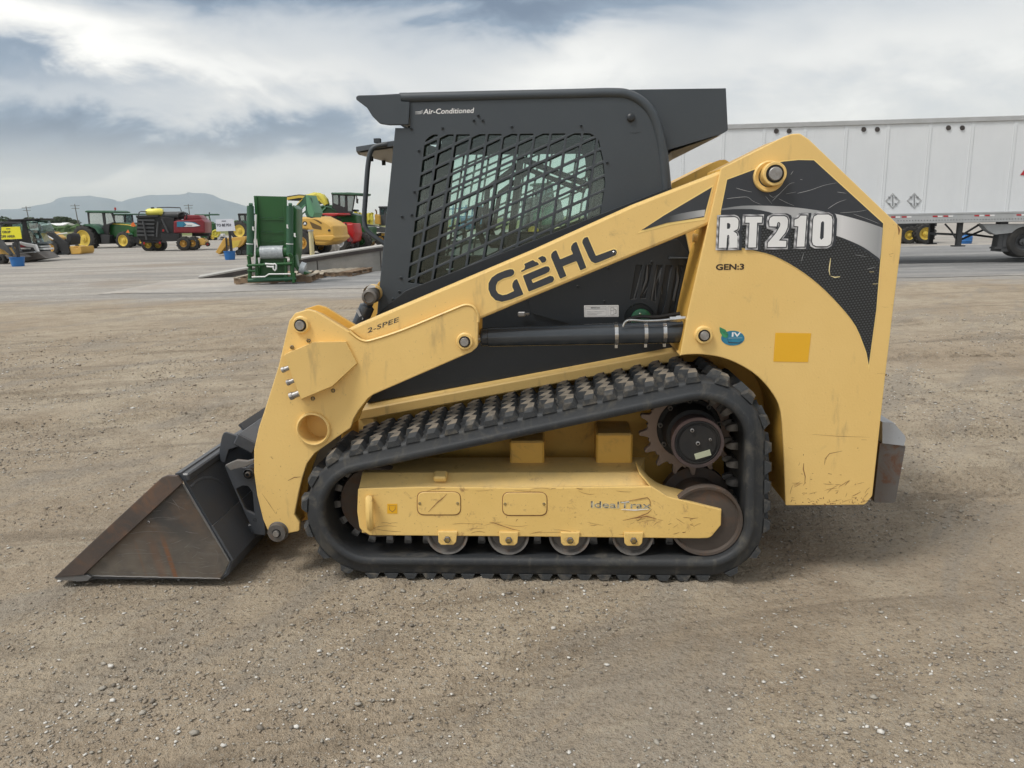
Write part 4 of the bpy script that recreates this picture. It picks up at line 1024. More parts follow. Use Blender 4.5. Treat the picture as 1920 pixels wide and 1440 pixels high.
def arm(side):
    SIDE['w'] = side; near = side is None
    holes = [circ((588, 804), 27, 36)]
    kn = plate('lift_arm', KNEE, KY, .022, YEL, loader, .004, holes, label='lift arm nearest the camera' if near else 'lift arm on the far side of the cab')
    # second plate and web of the knee
    inner = [(p[0], p[1]) + tuple(p[2:]) for p in KNEE]
    lo = fillet(P(KNEE, KY)); 
    plate_xz('inner_plate', [[(x+.004, z+.004) for x, z in lo]], KY+.125, .02, YELD, kn, .003)
    cx = [(x, z) for x, z in P([(540, 640), (560, 596), (640, 620), (860, 600), (870, 645), (690, 725), (640, 790), (575, 840), (545, 930), (530, 985), (505, 960), (495, 880), (500, 800)], KY)]
    mb = MB(); mb.prism(cx, KY+.018, KY+.127)
    # tube hole through the web is left open: the web stops short of it
    bm_ = plate('arm_beam', BEAM, AY, .115, YEL, kn, .011)
    mb2 = MB(); x, z = TL.M(588, 804, KY); s_ = TL.scale(588, 804, KY)
    mb2.lathe((x, KY, z), [(.10, 27*s_), (.0, 27*s_), (-.012, 27.3*s_), (-.015, 28.5*s_), (-.012, 31.5*s_), (.004, 32.5*s_)], 40); 
    o_ = finish('tube_socket', mb2.v, [f for f in mb2.f if len(f) == 4], YEL, kn, None, 40)
    mb2 = MB(); mb2.lathe((x, KY, z), [(.098, 33*s_), (.092, .0005)], 30); build(mb2, 'socket_back', YEL, kn)
    # web strips round the outline of the knee so the box reads closed from the sides
    web_o = [(lo[i], lo[(i+1) % len(lo)]) for i in range(len(lo))]
    ins = []
    n = len(lo)
    cxm = sum(p[0] for p in lo)/n; czm = sum(p[1] for p in lo)/n
    off = []
    ar = sum(lo[i][0]*lo[(i+1) % n][1]-lo[(i+1) % n][0]*lo[i][1] for i in range(n)); sg = 1 if ar > 0 else -1
    for i in range(n):
        a = Vector(lo[i-1]); c = Vector(lo[(i+1) % n]); d = (c-a).normalized(); nn = Vector((-d.y, d.x))*sg; off.append(Vector(lo[i])+nn*.022)
    mb = MB(); rings = []
    for i in range(n): q = off[i]; rings.append([(q.x, KY+.018, q.y), (q.x, KY+.13, q.y)])
    vs = [p for r_ in rings for p in r_]; fs = [(2*i, 2*i+1, (2*i+3) % (2*n), (2*i+2) % (2*n)) for i in range(n)]
    finish('knee_web', vs, fs, YELD, kn, None, 40, recalc=False)
    weld('weld_bead', smooth_pts([(655, 621), (668, 632), (682, 639), (700, 637), (760, 617), (850, 580), (872, 572), (887, 575), (896, 590), (897, 604)], 4), KY+.002, .0065, kn, EDGEY if False else YEL)
    pin('pin_boss', 565, 609, KY, 15, 8.5, .012, kn); pin('pin_boss', 872, 640, KY, 15, 8, .012, kn)
    pb = pin('coupler_pin', 522, 996, KY, 17, 6, .022, kn, STL)
    if near:
        text('lettering', '2-SPEE', (689, 624.5), (747, 603), 9, AY-.0005, DPRINT, kn, .0004, off=.0, up=(.8, -9))
        zz = Zm(900, 420, 6.857)
        Gp = zz((390, 580), (425, 585), (442, 615), (435, 645), (405, 670), (300, 700), (230, 740), (205, 790), (205, 850), (235, 895), (290, 915), (345, 905), (440, 860), (415, 810), (418, 765), (440, 725), (475, 705), (560, 905), (400, 970), (280, 1000), (200, 980), (140, 920), (108, 840), (110, 760), (150, 690), (220, 640), (330, 595))
        E1 = zz((520, 605), (570, 580), (580, 540), (565, 515), (680, 462), (715, 490), (730, 485), (765, 520), (600, 585), (540, 615))
        E2 = zz((740, 440), (800, 410), (840, 425), (855, 460), (835, 490), (795, 500), (770, 460))
        E3 = zz((550, 665), (840, 545), (880, 545), (900, 575), (890, 610), (850, 635), (660, 715), (680, 760), (900, 665), (940, 675), (955, 710), (935, 745), (890, 765), (625, 870))
        Hp = zz((980, 335), (1030, 455), (1198, 385), (1170, 330), (1172, 290), (1195, 250), (1240, 225), (1368, 562), (1290, 597), (1240, 475), (1062, 545), (1112, 667), (1030, 705), (915, 430), (915, 390), (940, 355))
        Lp = zz((1385, 165), (1490, 410), (1720, 325), (1750, 335), (1760, 365), (1745, 400), (1710, 415), (1530, 490), (1480, 505), (1430, 480), (1400, 430), (1315, 240), (1320, 205), (1345, 175))
        for i, q in enumerate((Gp, E1, E2, E3, Hp, Lp)):
            q = [(a, b, 2.0) for a, b in q]
            decal('letter_outline', q, AY-.0002, EDGEY, kn, offset=.0042)
            decal('letter', q, AY-.0012, DPRINT, kn)
        bolt('bolt', 1151, 474, AY-.001, 2.8, .004, CHR, kn, 8)
        # dark swoosh sticker at the rear of the beam
        decal('swoosh_outline', [(1194, 438), (1240, 405), (1338, 346), (1322, 412), (1260, 421)], AY-.0002, EDGEY, kn)
        decal('swoosh_sticker', [(1202, 432), (1245, 404), (1335, 351), (1320, 407), (1250, 418)], AY-.0010, DPRINT, kn)
        decal('swoosh_silver', [(1207, 431)] + smooth_pts([(1232, 415), (1265, 403), (1300, 396), (1322.5, 393)], 3) + [(1320.5, 405), (1250, 418)], AY-.0018, SWOOSH, kn)
        # hose guard box on the knee, with couplings and bolts
        o_px = [(532, 666), (536, 663), (590, 641), (650, 640), (671, 681), (625, 725), (564, 749)]
        base = P(o_px, KY-.002); top_px = [(532.5, 667), (536, 664), (588, 642), (648, 641), (669, 681), (622, 724), (564.5, 748)]
        hgt = [.075, .078, .072, .018, .012, .055, .082]
        tp = [TL.M(u_, v_, KY-h) for (u_, v_), h in zip(top_px, hgt)]
        vs = [(x, KY+.002, z) for x, z in base] + [(x, KY-h, z) for (x, z), h in zip(tp, hgt)]
        n = 7; fs = [(i, (i+1) % n, n+(i+1) % n, n+i) for i in range(n)] + [(7, 8, 9, 12, 13), (9, 10, 11, 12)]
        hb_ = finish('hose_guard', vs, fs, YEL, kn, None, 20)
        for u_, v_, l in ((535, 692, .03), (544, 716, .028), (551, 741, .035)):
            x, z = TL.M(u_, v_, KY-.045); d = Vector((-.93, 0, -.33)); c = Vector((x, KY-.045, z)); r_ = .0125 if l < .034 else .0165
            mb = MB(); mb.tube([c-d*l, c-d*l*.2, c, c+d*.004, c+d*.004, c+d*l*.5], [r_*.8, r_*.8, r_*.85, r_*.85, r_, r_], 12); build(mb, 'hose_coupling', PIN, kn, 30)
        for u_, v_ in ((548, 651), (579, 638.5), (587, 747), (625, 732)): bolt('bolt', u_, v_, KY, 3.8, .008, STL, kn)
        weld('plate_edge', [(541, 662), (590, 642)], KY-.001, .004, kn)
        scratch_set('scrapes', list(scratches(14, (485, 850, 545, 980), kn, KY, .9, .8, (2, 7), (.4, 1.0))) + [stroke([(540, 901), (552, 895), (564, 894)], 1.6), stroke([(491, 925), (505, 945), (517, 963)], .8), stroke([(508, 856), (512, 861)], 1.8), stroke([(536, 1), (536, 2)], .1)][:3], KY, SCR, kn)
    # rear tower: deep shell from which the arm pivots
    tw = plate('rear_tower', TOWER, TY, .015, YEL, loader, .004, label='tall yellow rear upright nearest the camera' if near else 'tall yellow rear upright on the far side')
    lo = fillet(P(TOWER, TY)); n = len(lo)
    ar = sum(lo[i][0]*lo[(i+1) % n][1]-lo[(i+1) % n][0]*lo[i][1] for i in range(n)); sg = 1 if ar > 0 else -1
    off = []
    for i in range(n):
        a = Vector(lo[i-1]); c = Vector(lo[(i+1) % n]); d = (c-a).normalized(); off.append(Vector(lo[i])+Vector((-d.y, d.x))*sg*.004)
    mb = MB(); mb.prism([(q.x, q.y) for q in off], TY+.014, TY+.30); build(mb, 'tower_shell', YELD if True else YEL, tw, 30)
    pin('pin_boss', 1447, 327, TY, 22, 12.5, .045, tw); 
    x, z = TL.M(1441, 331, TY); s_ = TL.scale(1441, 331, TY)
    mb = MB(); mb.lathe((x, TY, z), [(.004, 29.5*s_), (-.012, 29*s_), (-.016, 27*s_), (-.010, 20*s_)], 40); build(mb, 'boss_ring', YEL, tw, 30)
    pin('pin_boss', 1319, 628, TY, 16, 8.5, .016, tw)
    if near:
        D = [(1363.5, 337), (1412, 319, 20), (1468, 303, 30), (1497, 300, 10), (1526, 300.5), (1656, 419), (1652, 470), (1643, 580), (1629, 670), (1623, 652)] + smooth_pts([(1623, 652), (1605, 612), (1575, 573), (1535, 533), (1495, 503), (1450, 479), (1420, 471), (1400, 468), (1390, 461)], 3)[1:] + [(1385, 471), (1346, 471), (1346, 405)]
        Dc = D[:9] + [D[8]] + D[9:-3]
        body_d = [(1363.5, 337), (1412, 319, 20), (1468, 303, 30), (1497, 300, 10), (1526, 300.5), (1656, 419), (1652, 470), (1643, 580), (1629, 684), (1625, 662)] + smooth_pts([(1625, 662), (1605, 612), (1575, 573), (1535, 533), (1495, 503), (1450, 479), (1410, 469), (1385, 463)], 3)[1:] + [(1348, 455), (1352, 395)]
        decal('sticker_border', body_d, TY, EDGEY, tw, offset=.0035)
        decal('rear_sticker', body_d, TY-.0010, DPRINT, tw)
        carb = [(1350, 440), (1400, 425), (1500, 422), (1560, 440)] + smooth_pts([(1560, 440), (1600, 458), (1630, 476), (1649, 492)], 2)[1:] + [(1643, 580), (1629.5, 676)] + smooth_pts([(1624, 658), (1605, 612), (1575, 573), (1535, 533), (1495, 503), (1450, 479), (1410, 469), (1385, 463)], 3)
        decal('carbon_area', carb, TY-.0018, CARB, tw)
        silv = smooth_pts([(1354, 391), (1390, 386), (1430, 385.5), (1480, 388), (1530, 394), (1580, 404), (1620, 415), (1655, 427)], 3) + [(1652, 470), (1649.5, 487)] + smooth_pts([(1648, 484), (1620, 464), (1590, 450), (1565, 441), (1520, 428), (1450, 415), (1400, 410), (1351, 398)], 3)
        decal('silver_band', silv, TY-.0026, SILVB, tw)
        dk = [(1352, 394)] + smooth_pts([(1375, 392), (1410, 392), (1440, 397), (1460, 404)], 2) + [(1440, 412), (1352, 406)]
        decal('band_shade', dk, TY-.0034, DPRINT, tw)
        zz = Zm(1330, 370, 7.385)
        L = {'R': (zz((150, 280), (350, 275, 25), (385, 290, 20), (402, 320, 20), (400, 400, 20), (390, 440, 20), (330, 470), (375, 500, 20), (388, 540, 20), (385, 695), (275, 697), (283, 560, 10), (275, 525, 10), (260, 518, 10), (245, 530, 10), (235, 695), (130, 697)), [zz((243, 355), (275, 355), (292, 375), (292, 410), (280, 435), (243, 440))]),
             'T': (zz((505, 270), (730, 270), (725, 350), (660, 350), (645, 692), (540, 692), (560, 350), (500, 350)), []),
             '2': (zz((835, 400), (830, 330), (845, 285), (885, 262), (1040, 262), (1075, 280), (1090, 320), (1080, 420), (1050, 490), (960, 600), (1065, 605), (1060, 685), (810, 688), (812, 630), (930, 490), (980, 400), (985, 370), (975, 345), (955, 340), (940, 355), (930, 402)), []),
             '1': (zz((1345, 255), (1315, 680), (1210, 682), (1235, 400), (1180, 397), (1183, 310), (1235, 290), (1265, 255)), []),
             '0': (zz((1500, 240), (1650, 240), (1690, 265), (1703, 310), (1690, 600), (1675, 650), (1630, 675), (1480, 675), (1440, 655), (1425, 610), (1440, 310), (1455, 265)), [zz((1575, 325), (1592, 350), (1585, 560), (1550, 592), (1530, 565), (1545, 350))])}
        for ch, (o_, hs) in L.items():
            sh = [(a+3.5, b) + tuple(r_) for a, b, *r_ in o_]
            decal('letter_shadow', sh, TY-.0042, DPRINT, tw, offset=.011)
            decal('letter_chrome', [(a-1.2, b) + tuple(r_) for a, b, *r_ in o_], TY-.0050, CHROMP, tw, offset=.0095)
            decal('letter_rim', o_, TY-.0058, DPRINT, tw, offset=.0042)
            decal('letter', o_, TY-.0066, WHT, tw, holes=hs, offset=.0004)
        text('lettering', 'GEN:3', (1342, 506), (1395, 505), 10.5, TY-.0004, BROWNP, tw, .0006, off=.03)
        decal('blank_sticker', [(1454, 624), (1521, 625), (1515, 679), (1450, 678)], TY-.0004, DECALY, tw)
        # leaf-and-oval emblem
        decal('emblem_oval', [(1374+22*math.cos(q*.3), 634+14*math.sin(q*.3)) for q in range(21)], TY-.0004, BLUEP, tw)
        decal('emblem_leaf', [(1349, 613, 1), (1360, 618, 5), (1366, 627, 4), (1364, 634, 3), (1356, 632, 5), (1350, 623, 5)], TY-.0012, GRNP, tw)
        text('emblem_lettering', 'IV', (1372, 631), (1389, 631), 8, TY-.0012, WHT, tw, .0006, off=.03)
        decal('emblem_line', stroke([(1366, 634), (1392, 633.5)], .8), TY-.0014, WHT, tw)
        decal('emblem_line', stroke([(1364, 635), (1366, 642), (1386, 643), (1391, 640)], 1.3), TY-.0014, DPRINT, tw)
        # scratches in the sticker
        rsx = np.random.RandomState(3); z5 = Zm(1250, 220, 4.0)
        sc = [z5((790, 630), (860, 560), (920, 500), (960, 490)), z5((980, 570), (1080, 545), (1180, 510), (1280, 490)), z5((840, 610), (900, 640), (960, 665)), z5((450, 610), (560, 598), (610, 600), (650, 630), (710, 655)), z5((1210, 685), (1280, 640), (1350, 615)), z5((1280, 560), (1350, 570)), z5((1300, 715), (1420, 708), (1500, 695)), z5((1400, 725), (1500, 760), (1600, 800)), z5((740, 590), (790, 650)), z5((770, 580), (800, 600), (850, 570)), z5((1410, 1030), (1500, 1045)), z5((1500, 1140), (1570, 1120)), z5((520, 530), (590, 550), (640, 560)), z5((1000, 465), (1020, 468)), z5((1010, 1080), (1030, 1010)), z5((930, 430), (950, 400)), z5((890, 575), (970, 560))]
        scratch_set('sticker_scratches', [stroke(smooth_pts(s_, 3), rsx.uniform(.6, 1.3), .4) for s_ in sc], TY-.0036, SCRW, tw)
        scratch_set('sticker_scrapes', [stroke(z5((1230, 1055), (1222, 1110), (1218, 1150), (1225, 1185)), 2.2, 1.6), stroke(z5((1230, 1190), (1260, 1200), (1300, 1195)), 1.5, 2.8), stroke(z5((1520, 1160), (1555, 1158)), 1.6), stroke(z5((1545, 1250), (1585, 1248)), 2.0)], TY-.0036, SCRY, tw)
        z6 = Zm(1250, 560, 3.6)
        low = [z6((925, 1110), (922, 1150), (935, 1200), (932, 1250)), z6((1065, 1120), (1070, 1080), (1100, 1045), (1185, 1028)), z6((820, 1005), (850, 1015)), z6((985, 915), (1150, 928), (1370, 935)), z6((890, 1125), (900, 1105)), z6((1315, 952), (1350, 953)), z6((1090, 1180), (1115, 1185)), z6((1095, 1235), (1110, 1245)), z6((980, 1180), (990, 1180)), z6((1420, 505), (1480, 503)), z6((1450, 55), (1500, 58)), z6((1515, 42), (1535, 43)), z6((1170, 1188), (1180, 1190))]
        scratch_set('scrapes', [stroke(s_, w_, w_*.7) for s_, w_ in zip(low, (2.2, 1.4, 1, .7, 1.6, 1.3, 2.6, 3.4, 2, .8, .7, 1, 2))] + list(scratches(34, (1480, 905, 1625, 944), tw, TY, -.35, .35, (6, 30), (.4, 1.0))) + list(scratches(36, (1476, 934, 1622, 945), tw, TY, .2, 1.0, (3, 8), (.8, 2.2))) + list(scratches(10, (1480, 840, 1620, 930), tw, TY, 0, 1.4, (2, 5), (.8, 1.6))), TY, SCR, tw)
        scratch_set('corner_scrape', [stroke([(1683, 422), (1686, 432), (1685, 440)], 4.5, 3), stroke([(1667, 477), (1675, 475)], 1.5), stroke([(1668, 480), (1672, 481)], 1.2)], TY, SCR, tw)
    SIDE['w'] = None
SWOOSH = chrome_print('swoosh_silver_print', 3.0, 0.0, -1.9, [(0, (.04, .045, .05)), (.3, (.30, .31, .32)), (.5, (.62, .62, .63)), (.8, (.25, .26, .27)), (1, (.05, .055, .06))])
SILVB = chrome_print('silver_band_print', 1.25, 0.0, -.95, [(0, (.10, .105, .11)), (.25, (.30, .31, .32)), (.38, (.55, .55, .56)), (.55, (.38, .39, .40)), (.68, (.66, .66, .67)), (.86, (.30, .31, .32)), (1, (.60, .60, .61))])
CHROMP = chrome_print('letter_chrome_print', 9.0, 14.0, 0.0, [(0, (.60, .60, .62)), (.25, (.14, .14, .15)), (.45, (.70, .70, .72)), (.7, (.22, .22, .23)), (1, (.62, .62, .64))])
# the letter gradient repeats along the word
_nt = CHROMP.node_tree; _r = [n for n in _nt.nodes if n.type == 'VALTORGB'][0]; _src = _r.inputs[0].links[0].from_socket
_pp = _nt.nodes.new('ShaderNodeMath'); _pp.operation = 'PINGPONG'; _pp.inputs[1].default_value = 1.0; _nt.links.new(_src, _pp.inputs[0]); _nt.links.new(_pp.outputs[0], _r.inputs[0])
CARB = carbon_print()
arm(None); arm(WID)
# tube joining both lift arms in front of the cab, cylinder hardware
mb = MB(); x, z = TL.M(588, 804, KY); mb.cyl((x, KY+.15, z), (x, WID-KY-.15, z), .062, seg=24); build(mb, 'cross_tube', YELD, loader)

# ---- lift cylinders -------------------------------------------------------------
def lift_cyl(side):
    SIDE['w'] = side
    yc = .21
    a = TL.M(902, 632.5, yc); b_ = TL.M(1330, 621, yc)
    A = Vector((a[0], yc, a[1])); B = Vector((b_[0], yc, b_[1])); d = (B-A).normalized(); r_ = 18.5*TL.scale(1000, 632, yc)
    mb = MB(); mb.tube([A, A+d*.004, A+d*.03, A+d*.032, B], [r_*.86, r_*.93, r_*.93, r_*1.0, r_*1.12], 28); c = build(mb, 'lift_cylinder', CYL, loader, 30)
    mb = MB(); mb.tube([A-d*.12, A], .016, 16); build(mb, 'piston_rod', CHR, c, 30)
    for u_ in (1155, 1210, 1245):
        x, z = TL.M(u_, 625, yc); p = A+d*((x-A.x)/d.x); rr = r_*1.09
        mb = MB(); mb.tube([p-d*.0075, p+d*.0075], [rr+.003, rr+.003], 28); cl = build(mb, 'hose_clamp', CHR, c, 30)
        mb = MB(); q = p+Vector((0, -.010, -rr-.004)); mb.box(q, (.012, .016, .018)); build(mb, 'clamp_screw', CHR, cl)
    if side is None:
        pth = [(1168, 612), (1172, 604), (1182, 600), (1210, 601.5), (1240, 600.5), (1262, 598)]
        vs = [(TL.M(u_, v_, yc-.05)[0], yc-.05, TL.M(u_, v_, yc-.05)[1]) for u_, v_ in smooth_pts(pth, 4)]
        mb = MB(); mb.tube(vs, .0055, 8); build(mb, 'hydraulic_line', CHR, c, 40)
        for u_, v_, l, rr in ((1262, 598.5, .028, .012), (1272, 597.5, .018, .015), (1280, 597, .022, .010)):
            x, z = TL.M(u_, v_, yc-.05); mb = MB(); mb.tube([(x-l/2, yc-.05, z), (x+l/2, yc-.05, z+.001)], rr, 6); build(mb, 'hose_fitting', CHR, c, 20)
        pth = [(1172, 618), (1178, 600), (1200, 594), (1230, 595), (1255, 591), (1275, 588)]
        vs = [(TL.M(u_, v_, yc+.02)[0], yc+.02, TL.M(u_, v_, yc+.02)[1]) for u_, v_ in smooth_pts(pth, 4)]
        mb = MB(); mb.tube(vs, .008, 8); build(mb, 'hose', BLK, c, 40)
    SIDE['w'] = None
lift_cyl(None); lift_cyl(WID)
# tilt cylinders in front of the cab
for side in (None, WID):
    SIDE['w'] = side; yc = .40
    a = TL.M(697, 555, yc); b_ = TL.M(640, 690, yc); A = Vector((a[0], yc, a[1])); B = Vector((b_[0], yc-.02, b_[1]))
    mb = MB(); mb.tube([A, A+(B-A)*.12, A+(B-A)*.14, B], [.022, .022, .034, .034], 20); c = build(mb, 'tilt_cylinder', CYL, loader, 30)
    mb = MB(); mb.lathe((A.x, yc, A.z), [(.05, .034), (-.05, .034), (-.055, .024), (-.045, .022), (-.045, .001)], 24); build(mb, 'pin_eye', STL, c, 30)
    mb = MB(); mb.lathe((A.x, yc, A.z+.01), [(.045, .040), (.0, .040)], 24); build(mb, 'pin_eye', YEL, c, 30)
    d = (B-A).normalized(); p = A+(B-A)*.24+Vector((-.012, -.03, 0)); mb = MB(); mb.box(p, (.012, .008, .05), Matrix.Rotation(R(-24), 3, 'Y')); build(mb, 'paper_tag', LG, c)
    SIDE['w'] = None
# ---- cab ------------------------------------------------------------------------
CY = .455
def clip_convex(poly, clip):
    """Sutherland-Hodgman: poly cut by a convex clip polygon"""
    ar = sum(clip[i][0]*clip[(i+1) % len(clip)][1]-clip[(i+1) % len(clip)][0]*clip[i][1] for i in range(len(clip)))
    if ar < 0: clip = clip[::-1]
    out = list(poly)
    for i in range(len(clip)):
        a = clip[i]; b = clip[(i+1) % len(clip)]; inp = out; out = []
        def ins(p): return (b[0]-a[0])*(p[1]-a[1])-(b[1]-a[1])*(p[0]-a[0]) >= 0
        for j in range(len(inp)):
            p = inp[j]; q = inp[(j+1) % len(inp)]; ip, iq = ins(p), ins(q)
            if ip: out.append(p)
            if ip != iq:
                d1 = (b[0]-a[0])*(p[1]-a[1])-(b[1]-a[1])*(p[0]-a[0]); d2 = (b[0]-a[0])*(q[1]-a[1])-(b[1]-a[1])*(q[0]-a[0])
                t_ = d1/(d1-d2); out.append((p[0]+(q[0]-p[0])*t_, p[1]+(q[1]-p[1])*t_))
        if not out: return []
    return out
def parea(p): return abs(sum(p[i][0]*p[(i+1) % len(p)][1]-p[(i+1) % len(p)][0]*p[i][1] for i in range(len(p))))/2
WIN = fillet([(797, 262, 22), (812, 252.5, 10), (1105, 250, 14), (1122, 258, 14), (1131, 300, 30), (1135, 345, 30), (1130, 395, 20), (1120, 445, 0), (1000, 500), (900, 545), (764, 530, 4)], 4)
# grille bars: near-vertical family and rising family, clipped to the window
holes_px = []
du, bw = 29.8, 4.6
def vx(i, v_): return 823+du*i - (v_-255)*.150 - (v_-255)**2*.00003      # centre line of upright bar i at height v
def dy(j, u_): return 268+j*26.8 - (u_-800)*.46 + (u_-800)*.0                     # centre line of sloping bar j
for i in range(-2, 14):
    for j in range(-2, 24):
        # cell between bars i,i+1 and j,j+1: solve the four corners
        cor = []
        for (a, jj, sx_, sy_) in ((i, j, 1, 1), (i+1, j, -1, 1), (i+1, j+1, -1, -1), (i, j+1, 1, -1)):
            u_ = 900.0
            for _ in range(12):
                v_ = dy(jj, u_)+sy_*bw/2*1.1; u_ = vx(a, v_)+sx_*bw/2
            cor.append((u_, v_))
        c = clip_convex(cor, WIN)
        if len(c) >= 3 and parea(c) > 26:
            c2 = [c[0]]
            for p in c[1:]:
                if math.hypot(p[0]-c2[-1][0], p[1]-c2[-1][1]) > 1.2: c2.append(p)
            if math.hypot(c2[0][0]-c2[-1][0], c2[0][1]-c2[-1][1]) < 1.2: c2.pop()
            if len(c2) >= 3: holes_px.append([(p[0], p[1], 2.0) for p in c2])
SIDEP = [(768, 192), (1150, 181, 20), (1190, 186, 20), (1218, 208, 20), (1236, 250, 20), (1250, 380), (1258, 470), (1180, 610), (708, 600), (712, 540), (741, 240), (769, 240)]
cabp = None
for side in (None, WID):
    SIDE['w'] = side; near = side is None
    par = loader if near else cabp
    sp_ = plate('cab' if near else 'far_side_panel', SIDEP, CY, .008, CAB, par, .0012, holes_px, label='black cab side sheet with slotted window guard' if near else 'far side sheet of the cab with slotted window guard')
    if near: cabp = sp_
    hold = cabp
    # roof tube, from the visor round the rear corner and down
    tp = smooth_pts([(750, 184), (900, 180.5), (1060, 177), (1150, 175), (1180, 179), (1205, 193), (1224, 217), (1236, 252), (1243, 290), (1249, 350), (1253, 400)], 5)
    vs = [(TL.M(u_, v_, CY+.012)[0], CY+.012, TL.M(u_, v_, CY+.012)[1]) for u_, v_ in tp]
    mb = MB(); mb.tube(vs, .0225, 12); build(mb, 'roof_tube', CAB, hold, 60)
    # visor cheek
    plate('visor_cheek', [(667, 181, 5), (672, 178.5, 3), (750, 177, 0), (752, 190, 0), (768, 191, 0), (766, 234, 3), (730, 234.5, 0), (712, 232, 9), (698, 218, 10), (688, 202, 10), (668, 187, 4)], CY-.012, .02, CAB, hold, .003)
    # tall flat edge of the side sheet beside the visor (front post)
    plate('front_post', [(741, 240), (752, 240), (722, 560), (719, 600), (706, 600), (711, 540)], CY+.008, .045, CAB, hold, .002)
    plate('rear_post', [(1226, 215), (1238, 250), (1252, 380), (1262, 470), (1235, 480), (1222, 300), (1214, 215)], CY+.010, .05, CAB, hold, .002)
    plate('window_glass', [(780, 246), (1140, 243), (1150, 450), (1000, 545), (755, 560)], CY+.030, .005, GLS, hold, 0)
    # interior lining around the window
    plate('window_trim', [(765, 236), (1160, 232), (1175, 520), (900, 590), (735, 590)], CY+.036, .012, INT, hold, .001, [[(805, 262, 10), (1108, 259, 14), (1118, 345, 10), (1112, 460), (960, 530), (780, 535, 10)]])
    # bolts
    for u_, v_ in ((771.5, 241.5), (830, 240.5), (959.5, 238), (1089.5, 236), (785.5, 283), (777.5, 360), (772, 403), (754, 406), (1138.5, 305), (888.5, 226), (905.5, 226), (897, 217), (752, 521), (749, 547), (755.5, 553.5), (737, 561)):
        bolt('bolt', u_, v_, CY, 2.7, .006, CAB, hold, 8)
    x, z = TL.M(1183, 221, CY); mb = MB(); mb.lathe((x, CY, z), [(.0, .018), (-.006, .018), (-.010, .014), (-.012, .008), (-.012, .0005)], 20); build(mb, 'plug', CABD, hold, 30)
    decal('paint_scuff', stroke([(1181, 249), (1192, 249.5), (1203, 247)], 1.2), CY, CABD, hold)
SIDE['w'] = None
text('lettering', 'Air-Conditioned', (793.5, 214), (887.5, 211.5), 9.2, CY, WHT, cabp, .0006, off=.012, up=(1.3, -9))
for k_ in range(3): decal('wind_mark', stroke([(778, 209.5+k_*2.1), (788, 209+k_*2.1), (793, 206.5+k_*2.2)], .9), CY, WHT, cabp)

# roof, floor, walls
def xz(u_, v_, y=CY): return TL.M(u_, v_, y)
roof = fillet(P([(672, 179), (750, 175), (1150, 169, 30), (1205, 186, 20), (1236, 250), (1222, 252), (1190, 200, 20), (1150, 185, 20), (768, 192), (760, 196), (690, 196)], CY))
mb = MB(); mb.prism(roof, CY+.010, WID-CY-.010); build(mb, 'roof', CAB, cabp, 40)
rear = P([(1236, 250), (1252, 400), (1262, 520), (1246, 520), (1236, 400), (1222, 252)], CY)
mb = MB(); mb.prism(rear, CY+.012, WID-CY-.012)
# rear wall with a window: two cheeks, header and sill instead of a full sheet
rw = MB(); xr, zr0 = xz(1236, 250); xr2, zr1 = xz(1262, 520)
for (ya, yb, q0, q1) in ((CY+.012, CY+.14, 0, 1), (WID-CY-.14, WID-CY-.012, 0, 1), (CY+.14, WID-CY-.14, 0, .22), (CY+.14, WID-CY-.14, .72, 1)):
    xa = xr+(xr2-xr)*q0; xb = xr+(xr2-xr)*q1; za = zr0+(zr1-zr0)*q0; zb_ = zr0+(zr1-zr0)*q1
    rw.ring_loft([[(xa, ya, za), (xa, yb, za), (xa-.03, yb, za), (xa-.03, ya, za)], [(xb, ya, zb_), (xb, yb, zb_), (xb-.03, yb, zb_), (xb-.03, ya, zb_)]])
build(rw, 'rear_wall', INT, cabp, 30)
rg = MB(); xa = xr+(xr2-xr)*.2-.01; xb = xr+(xr2-xr)*.74-.01; za = zr0+(zr1-zr0)*.2; zb_ = zr0+(zr1-zr0)*.74
rg.ring_loft([[(xa, CY+.13, za), (xa, WID-CY-.13, za), (xa-.005, WID-CY-.13, za), (xa-.005, CY+.13, za)], [(xb, CY+.13, zb_), (xb, WID-CY-.13, zb_), (xb-.005, WID-CY-.13, zb_), (xb-.005, CY+.13, zb_)]]); build(rg, 'rear_glass', GLSD, cabp, 0)
fl = P([(712, 560), (1262, 560), (1262, 640), (700, 640)], CY); mb = MB(); mb.prism(fl, CY+.012, WID-CY-.012); build(mb, 'cab_floor', INT, cabp)
# front door: frame and glass across the opening
xf, zf = xz(745, 245); xf2, zf2 = xz(712, 590)
fd = MB()
for (ya, yb, q0, q1) in ((CY+.03, CY+.07, 0, 1), (WID-CY-.07, WID-CY-.03, 0, 1), (CY+.07, WID-CY-.07, 0, .06), (CY+.07, WID-CY-.07, .86, 1)):
    f_ = lambda q: (xf+(xf2-xf)*q, zf+(zf2-zf)*q)
    (xa, za), (xb, zb_) = f_(q0), f_(q1)
    fd.ring_loft([[(xa, ya, za), (xa, yb, za), (xa+.03, yb, za), (xa+.03, ya, za)], [(xb, ya, zb_), (xb, yb, zb_), (xb+.03, yb, zb_), (xb+.03, ya, zb_)]])
door = build(fd, 'front_door', CAB, cabp, 30)
fg = MB(); (xa, za), (xb, zb_) = (xf+(xf2-xf)*.05+.012, zf+(zf2-zf)*.05), (xf+(xf2-xf)*.87+.012, zf+(zf2-zf)*.87)
fg.ring_loft([[(xa, CY+.07, za), (xa, WID-CY-.07, za), (xa+.005, WID-CY-.07, za), (xa+.005, CY+.07, za)], [(xb, CY+.07, zb_), (xb, WID-CY-.07, zb_), (xb+.005, WID-CY-.07, zb_), (xb+.005, CY+.07, zb_)]]); build(fg, 'door_glass', GLS, door, 0)
